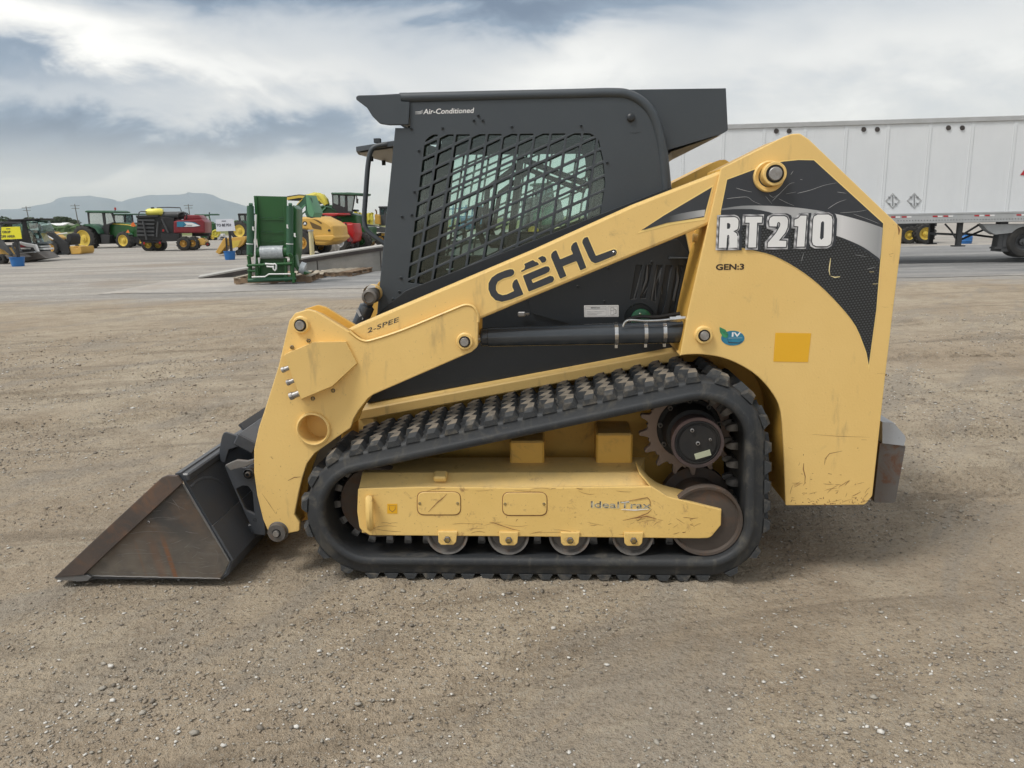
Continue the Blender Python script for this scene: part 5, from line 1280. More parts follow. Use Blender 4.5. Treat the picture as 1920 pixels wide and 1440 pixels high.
# grab frame and lamp panel that stand out in front of the door
gy = CY+.16
def path_px(pts, y): return [(TL.M(u_, v_, y)[0], y, TL.M(u_, v_, y)[1]) for u_, v_ in pts]
mb = MB(); mb.tube(path_px(smooth_pts([(748, 268), (722, 271), (704, 275), (695, 285), (690, 310), (686, 360), (683, 405), (685, 425), (693, 437), (712, 451), (730, 462)], 4), gy), .0115, 10); build(mb, 'grab_frame', CAB, cabp, 60)
y0, y1 = CY+.10, CY+.62
a = TL.M(669, 286, CY+.42); b_ = TL.M(735, 274, y0)
vs = []
pz = [(TL.M(742, 273, y0), y0), (TL.M(668, 284, CY+.36), CY+.36), (TL.M(672, 290, y1), y1), (TL.M(745, 309, y1), y1)]
vs = [(p[0], y, p[1]) for p, y in pz] + [(p[0], y, p[1]+.022) for p, y in pz]
lp = finish('lamp_panel', vs, [(0, 1, 2, 3), (7, 6, 5, 4), (0, 4, 5, 1), (1, 5, 6, 2), (2, 6, 7, 3), (3, 7, 4, 0)], CAB, cabp, None, 0)
cxp = Vector([sum(v[i] for v in vs[:4])/4 for i in range(3)])
finish('panel_underside', [tuple(Vector(v)+(cxp-Vector(v))*.16+Vector((0, 0, -.004))) for v in vs[:4]], [(0, 1, 2, 3)], LG, lp, None, 0)
for q in (.35, .65):
    p = Vector(vs[1])*(1-q)+Vector(vs[2])*q*.0+Vector(vs[3])*q; mb = MB(); mb.lathe(tuple(p+Vector((0, 0, -.012))), [(-.012, .010), (.012, .010)], 10, axis='z'); build(mb, 'knob', BLK, lp)
mb = MB(); x, z = TL.M(708, 268, CY+.3); mb.box((x, CY+.3, z+.01), (.03, .03, .02)); build(mb, 'bracket', CAB, lp)
# rear hood box over the engine, light underside
hb = P([(1180, 168), (1361, 165.5), (1364.5, 238), (1365, 244, 6), (1356, 250, 6), (1256, 280), (1180, 300)], CY+.06)
mb = MB(); mb.prism(fillet(hb), CY+.06, WID-CY-.06); hood = build(mb, 'rear_canopy', CAB, cabp, 30)
un = P([(1258, 284), (1352, 252.5)], CY+.09)
finish('canopy_underside', [(un[0][0], CY+.075, un[0][1]-.002), (un[1][0], CY+.075, un[1][1]-.002), (un[1][0]-.10, WID-CY-.08, un[1][1]-.05), (un[0][0], WID-CY-.08, un[0][1]-.06)], [(0, 1, 2, 3)], LG, hood, None, 0)
# seat, lap bar, control levers
def rbox(name, c, s_, ang, parent, m_=INT, ch=.03, ax='Y'):
    mb = MB(); mb.box(c, s_, Matrix.Rotation(R(ang), 3, ax), ch); return build(mb, name, m_, parent, 40)
sx_, sz_ = TL.M(1010, 470, WID/2)
seat = rbox('seat', (sx_+.02, WID/2, sz_-.10), (.50, .50, .13), -4, cabp)
rbox('backrest', (sx_+.33, WID/2, sz_+.22), (.13, .46, .60), 10, seat); rbox('headrest', (sx_+.40, WID/2, sz_+.56), (.10, .28, .16), 8, seat)
for yy in (CY+.16, WID-CY-.16):
    a = rbox('armrest', (sx_-.02, yy, sz_+.06), (.42, .08, .06), 0, seat, ch=.015)
    mb = MB(); mb.tube([(sx_-.25, yy, sz_+.05), (sx_-.28, yy, sz_+.14), (sx_-.27, yy, sz_+.22)], [.014, .014, .026], 10); build(mb, 'control_lever', BLK, seat, 40)
mb = MB(); mb.tube([(sx_+.25, CY+.08, sz_+.30), (sx_-.05, CY+.08, sz_+.42), (sx_-.22, CY+.10, sz_+.30), (sx_-.25, CY+.2, sz_+.12), (sx_-.25, WID-CY-.2, sz_+.12), (sx_-.22, WID-CY-.10, sz_+.30), (sx_-.05, WID-CY-.08, sz_+.42), (sx_+.25, WID-CY-.08, sz_+.30)], .014, 8); build(mb, 'lap_bar', BLK, cabp, 60)
mb = MB(); x, z = TL.M(975, 300, CY+.05); x2, z2 = TL.M(938, 560, CY+.05); mb.ring_loft([[(x, CY+.05, z+.1), (x+.03, CY+.05, z+.1), (x+.03, CY+.08, z+.1), (x, CY+.08, z+.1)], [(x2, CY+.05, z2), (x2+.03, CY+.05, z2), (x2+.03, CY+.08, z2), (x2, CY+.08, z2)]]); build(mb, 'window_divider', BLK, cabp, 0)
x, z = TL.M(850, 492, CY+.06); mb = MB(); mb.box((x, CY+.10, z), (.46, .10, .055)); build(mb, 'sill_trim', BLK, cabp)
x, z = TL.M(810, 440, WID/2); rbox('instrument_box', (x+.0, CY+.13, z+.0), (.07, .06, .34), 8, cabp, BLK, .01)

# ---- engine side: slotted guard, filler cap, label ---------------------------------
EY = .432
z4 = Zm(1000, 400, 4.8)
slots = [z4((925, 465), (980, 465), (925, 768), (870, 775)), z4((1015, 465), (1070, 465), (1010, 765), (962, 768)), z4((1110, 465), (1162, 465), (1100, 800), (1052, 778)), z4((1195, 465), (1252, 465), (1190, 800), (1150, 925), (1110, 925)), z4((1290, 470), (1345, 470), (1265, 915), (1210, 925))]
guard = plate('engine_guard', z4((-60, 700), (400, 560), (1190, 240), (1300, 235), (1410, 375), (1395, 560), (1290, 960), (820, 1000), (330, 1000), (-20, 900)), EY, .006, CABD, chassis, .0012, [[(a, b, 1.5) for a, b in s_] for s_ in slots] + [circ((1199, 597), 28, 28)])
plate('guard_flange', z4((1225, 395), (1400, 398), (1400, 408), (1225, 412)), EY-.03, .035, CAB, guard, .001)
mb = MB()
for q in range(9):
    x0_, z0_ = TL.M(1185+q*11, 575-(q % 3)*12, EY+.012+.003*(q % 4)); x1_, z1_ = TL.M(1205+q*9, 500-(q % 2)*14, EY+.012)
    mb.tube([(x0_, EY+.010, z0_), ((x0_+x1_)/2+.02*math.sin(q), EY+.006, (z0_+z1_)/2), (x1_, EY+.010, z1_)], .004+.003*(q % 2), 6)
build(mb, 'engine_hoses', DG, chassis, 40)
x, z = TL.M(1202, 598, EY-.02); mb = MB(); mb.lathe((x, EY, z), [(.02, .034), (-.010, .036), (-.022, .046), (-.038, .045), (-.042, .038), (-.042, .0005)], 24); capg = build(mb, 'fuel_cap', GRN, chassis, 30)
mb = MB(); mb.box((x, EY-.048, z), (.076, .012, .018), Matrix.Rotation(R(12), 3, 'Y'), .003); build(mb, 'cap_grip', GRN, capg)
bolt('bolt', 1200, 589, EY-.05, 2.5, .006, CHR, capg, 8)
lb = decal('instruction_label', [(1095, 572.5, 1.5), (1160, 572, 1.5), (1160, 594, 1.5), (1095.5, 594.5, 1.5)], EY, WHT, chassis)
def boxl(a, b, c, d, w): return [stroke([(a, b), (c, b)], w), stroke([(a, d), (c, d)], w), stroke([(a, b), (a, d)], w), stroke([(c, b), (c, d)], w)]
for a in (*boxl(1097, 574.8, 1136.5, 592.3, .5), *boxl(1140, 574.5, 1158, 592.2, .5), *boxl(1145, 577, 1151, 590, .8), stroke([(1145, 582), (1151, 582)], .7), stroke([(1097, 579.5), (1136, 579)], .6), stroke([(1100, 584), (1133, 583.5)], .5), stroke([(1100, 587), (1128, 586.8)], .5), stroke([(1100, 589.5), (1120, 589.3)], .5), stroke([(1151, 579), (1155, 581), (1155, 588), (1152, 588)], .9)):
    decal('label_print', a, EY-.0012, DPRINT, lb)
text('label_print', 'IMPORTANT', (1108, 578.6), (1125, 578.4), 2.8, EY-.001, DPRINT, lb, .0004)
for u_, v_ in ((1083, 537), (1133, 565), (1140, 502.5), (1222, 491)): bolt('bolt', u_, v_, EY, 2.2, .004, CABD, chassis, 8)
x, z = TL.M(978, 589, EY-.01)
mb = MB(); mb.box((x, EY-.01, z), (.034, .02, .022), None, .004); lt = build(mb, 'latch', PIN, chassis); mb = MB(); mb.cyl((x+.012, EY-.01, z), (x+.036, EY-.01, z), .007, seg=8); build(mb, 'latch_pin', CHR, lt)
# yellow inner arm brace seen between guard and tower
plate('arm_brace', [(1285, 430), (1330, 418), (1338, 428), (1300, 560), (1268, 640), (1268, 600), (1296, 480)], TY+.29, .03, YEL, chassis, .003)
mb = MB(); x, z = TL.M(1308, 446, .30); mb.cyl((x-.02, .30, z), (x+.05, .30, z-.004), .018, seg=12); build(mb, 'grease_fitting', YEL, chassis)
# ---- bucket, coupler, rear bumper ---------------------------------------------------
QY = -.045                           # near bucket cheek, a little outside the track
z8 = Zm(80, 760, 3.556)
BUCK_STREAK = TL.M(322, 1060, QY)[0]+TL.M(322, 1060, QY)[1]*.20
BSM = bucket_side()
BW = WID+.09
for side in (None, WID):
    SIDE['w'] = side
    near = side is None
    cheek = z8((110, 1140), (780, 500), (925, 525), (1245, 1045, 12), (1190, 1156, 50), (330, 1137), (290, 1150))
    o_ = plate('bucket' if near else 'bucket_cheek', cheek, QY, .012, BSM if near else RAWS, loader if near else bucket, .002, label='digging bucket with bare rusty side plate resting on the ground' if near else None)
    if near: bucket = o_
    cut = z8((75, 1150), (400, 845), (792, 482, 10), (830, 468, 10), (895, 470, 8), (930, 520, 8), (520, 900), (272, 1132))
    plate('side_cutter', cut, QY-.016, .016, RUSTC, bucket, .003)
    edge = z8((72, 1152), (130, 1134), (298, 1131), (322, 1148), (300, 1172, 14), (235, 1176), (95, 1165))
    plate('edge_end', edge, QY-.012, .03, RAWS, bucket, .002)
SIDE['w'] = None
def shell(pts, y0, y1, th, m_, name, parent, sm=20):
    pp = P(pts, QY); n = len(pp); off = []
    for i in range(n):
        a = Vector(pp[max(i-1, 0)]); c = Vector(pp[min(i+1, n-1)]); d = (c-a).normalized(); off.append(Vector(pp[i])+Vector((-d.y, d.x))*th)
    mb = MB(); mb.prism([(p[0], p[1]) for p in pp]+[(q.x, q.y) for q in off[::-1]], y0, y1); return build(mb, name, m_, parent, sm)
shell(z8((880, 478), (905, 470), (925, 500), (935, 530), (1245, 1048), (1215, 1130), (1185, 1152), (300, 1150), (110, 1160)), QY+.012, BW-.012-.0, .012, BKT, 'bucket_shell', bucket)
shell(z8((1258, 1040), (1120, 810)), QY+.004, BW-.03, -.010, BKT, 'heel_plate', bucket)
shell(z8((320, 1176), (90, 1166)), QY+.02, BW-.03, -.012, RAWS, 'cutting_edge', bucket)
scr8 = [z8((600, 700), (660, 690), (720, 705), (790, 700)), z8((820, 640), (870, 655), (960, 700)), z8((860, 620), (900, 670), (915, 700)), z8((700, 760), (800, 745), (900, 760)), z8((560, 860), (700, 840), (900, 850)), z8((950, 840), (1000, 850), (1040, 852)), z8((480, 1000), (600, 985), (760, 990)), z8((820, 1040), (980, 1050), (1100, 1040)), z8((1150, 960), (1170, 1000), (1160, 1060)), z8((340, 1110), (600, 1118), (900, 1122)), z8((1060, 1120), (1160, 1120), (1210, 1090))]
scratch_set('scrapes', [stroke(smooth_pts(s_, 3), .9, .5) for s_ in scr8] + list(scratches(40, z8((450, 900))[0] + z8((1150, 1125))[0], bucket, QY, -.05, .35, (5, 34), (.3, .8))), QY, mat('scraped_steel', (.26, .25, .24), (.14, .13, .125), rough=.45, metal=.4, nscale=30), bucket)
for wa, wb in (((935, 528), (1243, 1040)), ((330, 1137), (1185, 1155))):
    (x_a, z_a), (x_b, z_b) = P(z8(wa), QY)[0], P(z8(wb), QY)[0]; mb = MB(); mb.tube([(x_a+(x_b-x_a)*q/24, QY+.001, z_a+(z_b-z_a)*q/24+.0008*math.sin(q*2.3)) for q in range(25)], .0035, 6); build(mb, 'weld_bead', RAWS, bucket, 60)
# rolled top lip of the bucket
a = P(z8((905, 472)), QY)[0]
mb = MB(); mb.box((a[0]+.012, (QY+BW)/2, a[1]-.012), (.05, BW-QY-.03, .035), None, .006); build(mb, 'top_lip', BKT, bucket)
# curved gusset on the back, near side
rings = []
for q in range(9):
    t_ = q/8; y = QY+.02+.30*t_; up = math.sin(t_*math.pi*.75)
    x, z = P(z8((960-20*0, 580)), QY)[0]
    rings.append((y, up))
gp = [(.03, .22), (.10, .05), (.20, .0), (.28, .06), (.33, .20)]
wx, wz = P(z8((935, 535)), QY)[0]; wx2, wz2 = P(z8((1245, 1048)), QY)[0]; dd = Vector((wx2-wx, wz2-wz)); dn = dd.normalized(); nn = Vector((-dn.y, dn.x))*-1
if nn.x < 0: nn = -nn
pth = []
for (y, q) in [(QY+.02, .06), (QY+.08, .045), (QY+.14, .06), (QY+.20, .12), (QY+.24, .20), (QY+.26, .26)]:
    p = Vector((wx, wz))+dd*q+nn*.008; pth.append((p.x, y, p.y))
mb = MB(); mb.tube(pth, .010, 8); build(mb, 'gusset', BKT, bucket, 50)
bw_ = P(z8((705, 778)), QY)[0]; mb = MB(); mb.lathe((bw_[0], QY-.0, bw_[1]), [(0, .006), (-.003, .005)], 8); build(mb, 'bare_spot', WHT, bucket)

# quick coupler between the arms
QF = QY+.50
def qplate(name, px, y, th, m_=BKT, holes=(), bevel=.003, parent=None, **k_): return plate(name, px, y, th, m_, parent or loader, bevel, holes, **k_)
z9 = Zm(400, 760, 5.536)
for side in (None, WID):
    SIDE['w'] = side
    cp = qplate('coupler_plate', z9((115, 625, 10), (230, 640), (330, 650), (420, 600), (500, 620), (540, 1350), (430, 1340), (330, 1130), (160, 740)), .18, .018, BKT, [z9((235, 870, 10), (300, 835, 20), (360, 840, 20), (405, 900, 20), (425, 1130), (360, 1100, 30), (330, 1080))], label='black quick-attach plate behind the bucket')
    x, z = P(z9((365, 712)), .15)[0]; mb = MB(); mb.lathe((x, .15, z), [(.03, .026), (.0, .026), (-.004, .022)], 24); build(mb, 'pivot', BKT, cp, 30)
    mb = MB(); mb.lathe((x, .15, z), [(.0, .012), (-.012, .012), (-.014, .009)], 16); build(mb, 'pivot_pin', STL, cp, 30)
    lv = qplate('lock_lever', z9((125, 620), (190, 590, 6), (240, 570, 8), (350, 580, 10), (420, 560), (420, 600), (330, 640, 10), (215, 665, 6), (180, 680)), .14, .02, RAWS)
    mb = MB(); x, z = P(z9((425, 1190)), .175)[0]; mb.lathe((x, .178, z), [(0, .007), (.004, .007)], 12); build(mb, 'bolt_hole', BLK, cp)
    qplate('coupler_rib', z9((60, 470), (85, 330, 10), (105, 285, 20), (130, 280, 10), (285, 330, 10), (295, 420), (160, 460, 8), (120, 600), (70, 580)), .26, .014, BKT)
SIDE['w'] = None
def beam_y(name, px, y0, y1, w_, h_, rot, m_=BKT):
    x, z = P([px], y0)[0]; mb = MB(); mb.box((x, (y0+y1)/2, z), (w_, y1-y0, h_), Matrix.Rotation(R(rot), 3, 'Y'), .006); return build(mb, name, m_, loader, 30)
beam_y('coupler_tube', z9((330, 400))[0], .24, WID-.24, .10, .06, 30)
beam_y('coupler_tube', z9((450, 1290))[0], .20, WID-.20, .09, .05, 0)
mb = MB(); x, z = P(z9((300, 540)), .2)[0]; x2, z2 = P(z9((500, 1250)), .2)[0]
mb.ring_loft([[(x, .30, z), (x, WID-.30, z), (x+.02, WID-.30, z), (x+.02, .30, z)], [(x2, .30, z2), (x2, WID-.30, z2), (x2+.02, WID-.30, z2), (x2+.02, .30, z2)]]); build(mb, 'coupler_face', BKT, loader)
x, z = P([(456, 812)], .62)[0]; mb = MB(); mb.box((x+.01, .62+(WID-.9)/2, z+.01), (.012, WID-.9, .09), Matrix.Rotation(R(-38), 3, 'Y')); mb.box((x+.07, .62+(WID-.9)/2, z-.035), (.14, WID-.9, .012)); build(mb, 'coupler_shield', BKT, loader)

# rear bumper: silver-capped steel block behind the towers
z6 = Zm(1250, 560, 3.6)
BYN = .19
bp = z6((1440, 975), (1600, 985), (1612, 1000, 10), (1545, 1365, 14), (1530, 1378, 6), (1404, 1377, 8), (1400, 1360))
mb = MB(); mb.prism(fillet(P(bp, BYN)), BYN, WID-BYN); bump_ = build(mb, 'rear_bumper', BMPM, loader, 30)
cp_ = P(z6((1455, 832), (1530, 836), (1608, 925), (1612, 950), (1600, 992), (1455, 975)), BYN-.004)
mb = MB(); n = len(cp_)
near_f = [(x, BYN-.006, z) for x, z in cp_]; back = [(x, WID-BYN+.006, z) for x, z in cp_]
mb.prism([(p[0], p[2]) for p in near_f], BYN-.006, WID-BYN+.006); build(mb, 'bumper_cap', SILV, bump_, 20)
mb = MB(); x0_, z0_ = P(z6((1395, 900)), .2)[0]; x1_, z1_ = P(z6((1460, 1340)), .2)[0]
mb.prism(P([(1560, 460), (1684, 460), (1664, 700), (1652, 800), (1640, 935), (1560, 930)], .25), .30, WID-.30); build(mb, 'rear_door', CAB, loader, 30)
bolt('bolt', 1662.5, 703, .2, 3, .01, CHR, loader)
# ================================================================ the yard behind
def veh(u_, v_, yaw, name, label, cat, group=None, dist=None):
    """a thing standing at a ground pixel (or at a distance in that column)"""
    global FR
    o = GD(u_, dist) if dist else G(u_, v_); o.z = 0
    FR = Frame(o, yaw); return empty(name, FR, label=label, cat=cat, group=group)
def slab(name, px, y, th, m_, parent, bev=.02, holes=(), **k_):
    return plate(name, px, y, th, m_, parent, bev, holes, **k_)
def bar(name, pts, y, r_, m_, parent, seg=8, y1=None):
    vs = []
    for i, p in enumerate(pts):
        yy = p[2] if len(p) > 2 else y
        x, z = FR.M(p[0], p[1], yy); vs.append((x, yy, z))
    mb = MB(); mb.tube(vs, r_, seg); return build(mb, name, m_, parent, 50)
def wheel(parent, u_, v_, rpx, y, w_, rim=.58, tm=None, rm=None, lugs=0, name='wheel'):
    tm = tm or TYR; rm = rm or JY
    x, z = FR.M(u_, v_, y); r_ = rpx*FR.scale(u_, v_, y)
    mb = MB(); mb.lathe((x, y, z), [(w_*.5, r_*rim*.9), (w_*.02, r_*rim), (-.0+w_*.0, r_*(rim+.06)), (w_*.03, r_*.90), (w_*.12, r_*.985), (w_*.3, r_), (w_*.7, r_), (w_*.88, r_*.985), (w_*.97, r_*.90), (w_, r_*rim)], 36)
    if lugs:
        for i in range(lugs):
            for s_, ph in ((.27, 0), (.73, .5)):
                an = 2*math.pi*(i+ph)/lugs; c = Vector((x+math.cos(an)*r_*1.0, y+w_*s_, z+math.sin(an)*r_*1.0))
                rt = Matrix.Rotation(-an, 3, 'Y') @ Matrix.Rotation(R(32 if s_ < .5 else -32), 3, 'X')
                mb.box(c, (r_*.09, w_*.52, r_*.085), rt)
    t_ = build(mb, name, tm, parent, 35)
    mb = MB(); mb.lathe((x, y, z), [(w_*.05, r_*rim*1.01), (w_*.04, r_*rim*.93), (w_*.22, r_*rim*.80), (w_*.24, r_*rim*.45), (w_*.12, r_*rim*.38), (w_*.10, r_*rim*.20), (w_*.02, r_*rim*.18), (w_*.02, .0005)], 28)
    rr = build(mb, 'rim', rm, t_, 30)
    for i in range(8):
        an = i*math.pi/4; mb = MB(); mb.lathe((x+math.cos(an)*r_*rim*.3, y, z+math.sin(an)*r_*rim*.3), [(w_*.13, r_*.025), (w_*.07, r_*.025)], 6)
    return t_
def cabbox(name, outline, y, w_, frame_m, glass_m, parent, panes, roof_px=None, roof_m=None, roof_h=.12):
    """glazed cab: posts and frame with real openings, panes in them, interior dark seat"""
    f = slab(name, outline, y, .06, frame_m, parent, .01, panes)
    f2 = slab('cab_frame', outline, y+w_-.06, .06, frame_m, f, .01, panes)
    for pn in panes:
        slab('pane', pn, y+.02, .012, glass_m, f, 0)
        slab('pane', pn, y+w_-.035, .012, glass_m, f, 0)
    # cross rails joining both sides
    oo = fillet(P(outline, y))
    mb = MB(); zmin = min(p[1] for p in oo); zmax = max(p[1] for p in oo)
    for p in (min(oo, key=lambda q: q[0]+q[1]), max(oo, key=lambda q: q[0]-q[1]), min(oo, key=lambda q: q[0]-q[1]), max(oo, key=lambda q: q[0]+q[1])):
        mb.box((p[0]*1.0, y+w_/2, p[1]), (.09, w_-.08, .09))
    build(mb, 'cab_rail', frame_m, f)
    cx = sum(p[0] for p in oo)/len(oo)
    mb = MB(); mb.box((cx, y+w_/2, zmin+(zmax-zmin)*.42), (.12, .5, (zmax-zmin)*.45), Matrix.Rotation(R(8), 3, 'Y'), .03); mb.box((cx+.25, y+w_/2, zmin+(zmax-zmin)*.22), (.5, .5, .12), None, .03); build(mb, 'seat', BK, f)
    if roof_px: plate('cab_roof', roof_px, y-.1, w_+.2, roof_m, f, .05)
    return f

# ---------------------------------------------------------------- big green tractor (facing right)
def green_tractor(scale_px=None):
    t_ = veh(170, 465.5, R(14), 'tractor', 'big green farm tractor with yellow wheels facing right, standing in front of the mountains', 'tractor')
    w_ = 1.9
    slab('hood', [(203, 417, 1), (222, 417.5, 0), (240, 419.5, 0), (251, 423, 3), (253, 432, 2), (251, 444, 1), (205, 446)], .35, .85, JG, t_, .10)
    slab('hood_stripe', [(206, 418.3), (240, 420.6), (251, 424), (251, 425.4), (240, 422.4), (206, 420)], .335, .02, JY, t_, .002)
    slab('chassis', [(165, 438), (250, 440), (250, 456), (170, 458)], .45, .65, BK, t_, .02)
    cabbox('cab', [(163, 397), (211, 397, 0), (216, 417), (205, 422), (203, 447), (186, 447), (166, 424)], .1, 1.4, BK, GLSF, t_, [[(167, 399.5, 1), (191, 399.5, 1), (194, 421, 1), (190, 430, 1), (168, 419, 1)], [(196.5, 400, 1), (208, 400, 1), (213.5, 416, 2), (199, 421, 1)]], [(158, 396, 1), (162, 394.5, 2), (208, 395, 2), (215, 397.5, 1), (213, 399.5, 1), (160, 398.5)], JG2)
    wheel(t_, 155, 447.5, 20.5, -.45, .62, .66, lugs=18); wheel(t_, 230, 451, 13.8, -.30, .45, .66, lugs=14)
    wheel(t_, 155, 447.5, 20.5, 1.45, .62, .66); wheel(t_, 230, 451, 13.8, 1.3, .45, .66)
    f = [(150, 425), (158, 420), (168, 420), (177, 424), (184, 431), (187, 438), (184, 438), (178, 429), (167, 424), (157, 424)]
    slab('rear_fender', f, -.35, .60, JG2, t_, .01)
    slab('front_fender', [(220, 440), (226, 435.5, 2), (236, 435, 2), (243, 440), (241, 441), (235, 437), (226, 437.5), (221, 442)], -.25, .40, JG2, t_, .01)
    slab('side_step', [(188, 440), (206, 441), (205, 457), (190, 456)], -.25, .4, BK, t_, .03)
    bar('beacon_post', [(215, 399), (216, 393)], .2, .03, BK, t_); x, z = FR.M(216, 391.5, .2); mb = MB(); mb.lathe((x, .2, z), [(-.07, .07), (.09, .06)], 10, axis='z'); build(mb, 'beacon', RED, t_)
    bar('exhaust', [(204, 418), (204, 404)], .5, .05, BK, t_)
    slab('reflector_triangle', [(236, 436), (240, 430.5), (243, 437)], -.28, .02, ORG, t_, .002)
green_tractor()
# second green tractor hidden behind the first
t_ = veh(235, 462, R(14), 'tractor', 'green tractor mostly hidden between the big tractor and the baler', 'tractor')
cabbox('cab', [(212, 402), (248, 402), (251, 424), (213, 424)], .1, 1.3, BK, GLSF, t_, [[(214.5, 404), (233, 404), (233, 421), (215, 421)], [(236, 404), (246, 404), (249, 421), (236, 421)]], [(210, 400.5, 1), (249, 400.5, 1), (250, 403, 1), (210, 403)], JG2)
slab('hood', [(214, 424), (255, 425), (256, 441), (214, 443)], .3, .8, JG, t_, .08)
wheel(t_, 236, 446, 16, -.3, .5, lugs=14); wheel(t_, 262, 449, 11, -.2, .4)
wheel(t_, 236, 446, 16, 1.3, .5)

# ---------------------------------------------------------------- square baler
t_ = veh(330, 470.5, R(-9), 'baler', 'black and dark red square baler with a yellow tank on top and tandem wheels', 'baler')
slab('bale_chamber', [(257, 409, 1), (300, 406), (326, 409), (326, 441), (300, 452), (262, 450), (256, 440)], .25, 1.5, BK, t_, .03)
slab('rear_frame', [(254, 404), (297, 403), (297, 407), (256, 409)], .1, 1.9, BK, t_, .02)
for q in range(5): slab('frame_rail', [(256.5, 411+q*7), (289, 411.5+q*7), (289, 415+q*7), (256.5, 414.5+q*7)], .12, .12, DG, t_, .015)
for (a, b_) in (((268, 414), (275, 450)), ((296, 416), (294, 444)), ((303, 410), (315, 436))): bar('hydraulic_arm', [a, b_], .05, .05, DG, t_)
slab('side_shield', [(325, 415, 2), (335, 412.5, 2), (378, 411, 3), (384, 416, 3), (384.5, 437, 1), (325, 437.5, 1)], .10, 1.9, DRED, t_, .08)
slab('top_shield', [(343, 413), (346, 403, 2), (372, 403, 5), (382, 412, 3)], .3, 1.5, DRED, t_, .08)
slab('side_sticker', [(331.5, 415.5), (352, 415.5), (365, 417), (376, 423.5), (364, 425.5), (331.5, 425.5)], .085, .02, BLUEP, t_, .002)
slab('sticker_swoosh', [(345, 417), (360, 417.5), (375, 423.4), (362, 425), (345, 425), (350, 421)], .070, .012, WHT, t_, .001)
text('side_lettering', 'New Holland', (344, 423.8), (360, 423.6), 2.6, .066, DPRINT, t_, .004)
x, z = FR.M(289, 398, .8)
mb = MB(); r_ = 7.4*FR.scale(289, 398, .5); xa = FR.M(274, 398, .5)[0]; xb = FR.M(305, 398, .5)[0]
mb.tube([(xa-.02, .6, z), (xa+.12, .6, z), (xb-.12, .6, z), (xb, .6, z)], [r_*.7, r_, r_, r_*.75], 22); build(mb, 'fluid_tank', TANK, t_, 40)
mb = MB(); mb.lathe(((xa+xb)/2-.1, .6, z+r_), [(-.03, .10), (.07, .09)], 12, axis='z'); build(mb, 'tank_lid', BK, t_)
xa = FR.M(304, 404, .5)[0]; xb = FR.M(344, 404, .5)[0]; z = FR.M(320, 404, .5)[1]; r2_ = 7.5*FR.scale(320, 404, .5)
mb = MB(); mb.tube([(xa, .7, z), (xb, .7, z)], r2_, 20); build(mb, 'plunger_housing', DG, t_, 40)
x, z = FR.M(342, 406, .3); mb = MB(); mb.lathe((x, .3, z), [(.6, 9*FR.scale(342, 406, .3)), (.0, 9.4*FR.scale(342, 406, .3)), (-.05, 7.5*FR.scale(342, 406, .3))], 24); build(mb, 'flywheel_cover', BK, t_)
bar('top_rail', [(294, 389.5), (318, 388.8), (338, 389.5), (340, 396)], .3, .03, DG, t_); bar('top_rail', [(259, 407), (261, 398), (265, 396.5), (275, 397)], .3, .03, DG, t_)
slab('axle_box', [(302, 438), (336, 438), (336, 452), (304, 453)], .05, .7, BK, t_, .03)
slab('tongue', [(360, 437), (392, 438), (392, 443), (360, 443)], .8, .4, BK, t_, .02)
wheel(t_, 343.5, 457, 13.2, -.15, .7, .52, lugs=14, rm=LY); wheel(t_, 360.5, 456.5, 12.6, -.05, .7, .52, lugs=14, rm=LY)
wheel(t_, 277, 459, 13.5, 1.3, .7, .5); wheel(t_, 296, 459, 13, 1.3, .7, .5)
slab('bale_ramp', [(262, 450), (300, 452), (300, 456), (266, 455)], .3, 1.2, BK, t_, .02)
slab('pickup', [(370, 448), (378, 446), (386, 452), (384, 459), (372, 460)], .1, .9, LY, t_, .03); wheel(t_, 389, 458, 4.3, 0, .18, .5, rm=RED)
bar('pickup_arm', [(366, 458), (386, 458)], .2, .06, LY, t_)
for u_, v_ in ((270, 456), (299.5, 455.5), (306, 432)): slab('red_reflector', [(u_-1.6, v_-2), (u_+1.6, v_-2), (u_+1.6, v_+2), (u_-1.6, v_+2)], -.0, .03, RED, t_, .003)
slab('reflector_triangle', [(245, 420), (250, 416), (255, 424), (247, 425)], .05, .03, ORG, t_, .003)

# green tractor at the end of the baler
t_ = veh(388, 450.3, R(20), 'tractor', 'green tractor seen end-on behind the front of the baler', 'tractor')
cabbox('cab', [(366, 403), (392, 402), (396, 420), (386, 441), (367, 441)], .2, 1.2, JG, GLSF, t_, [[(370, 406), (383, 405.5), (383, 418), (370, 418)], [(386, 405), (391, 405), (394.5, 419), (387, 419)]], [(364, 401.5, 1), (393, 401.5, 1), (393, 404), (364, 404)], JG2)
slab('hood', [(378, 418), (400, 419), (401, 440), (380, 443)], .3, .8, JG, t_, .08); wheel(t_, 383, 441, 9, -.2, .5, rm=JG)
bar('exhaust', [(392.5, 404), (392.5, 398)], .4, .05, BK, t_); wheel(t_, 398, 444, 6.5, 0, .3)
# small things by the board: yellow and white drums
t_ = veh(404, 450.5, 0, 'implement', 'small yellow and white implement standing behind the white board', 'implement')
wheel(t_, 404, 438, 7.5, 0, .5, .75, tm=HY, rm=HY); slab('housing', [(406, 440, 1), (418, 438, 3), (420, 447), (408, 450)], .1, .6, WP, t_, .05); wheel(t_, 416, 447, 3.5, -.1, .2, .5, rm=LG)

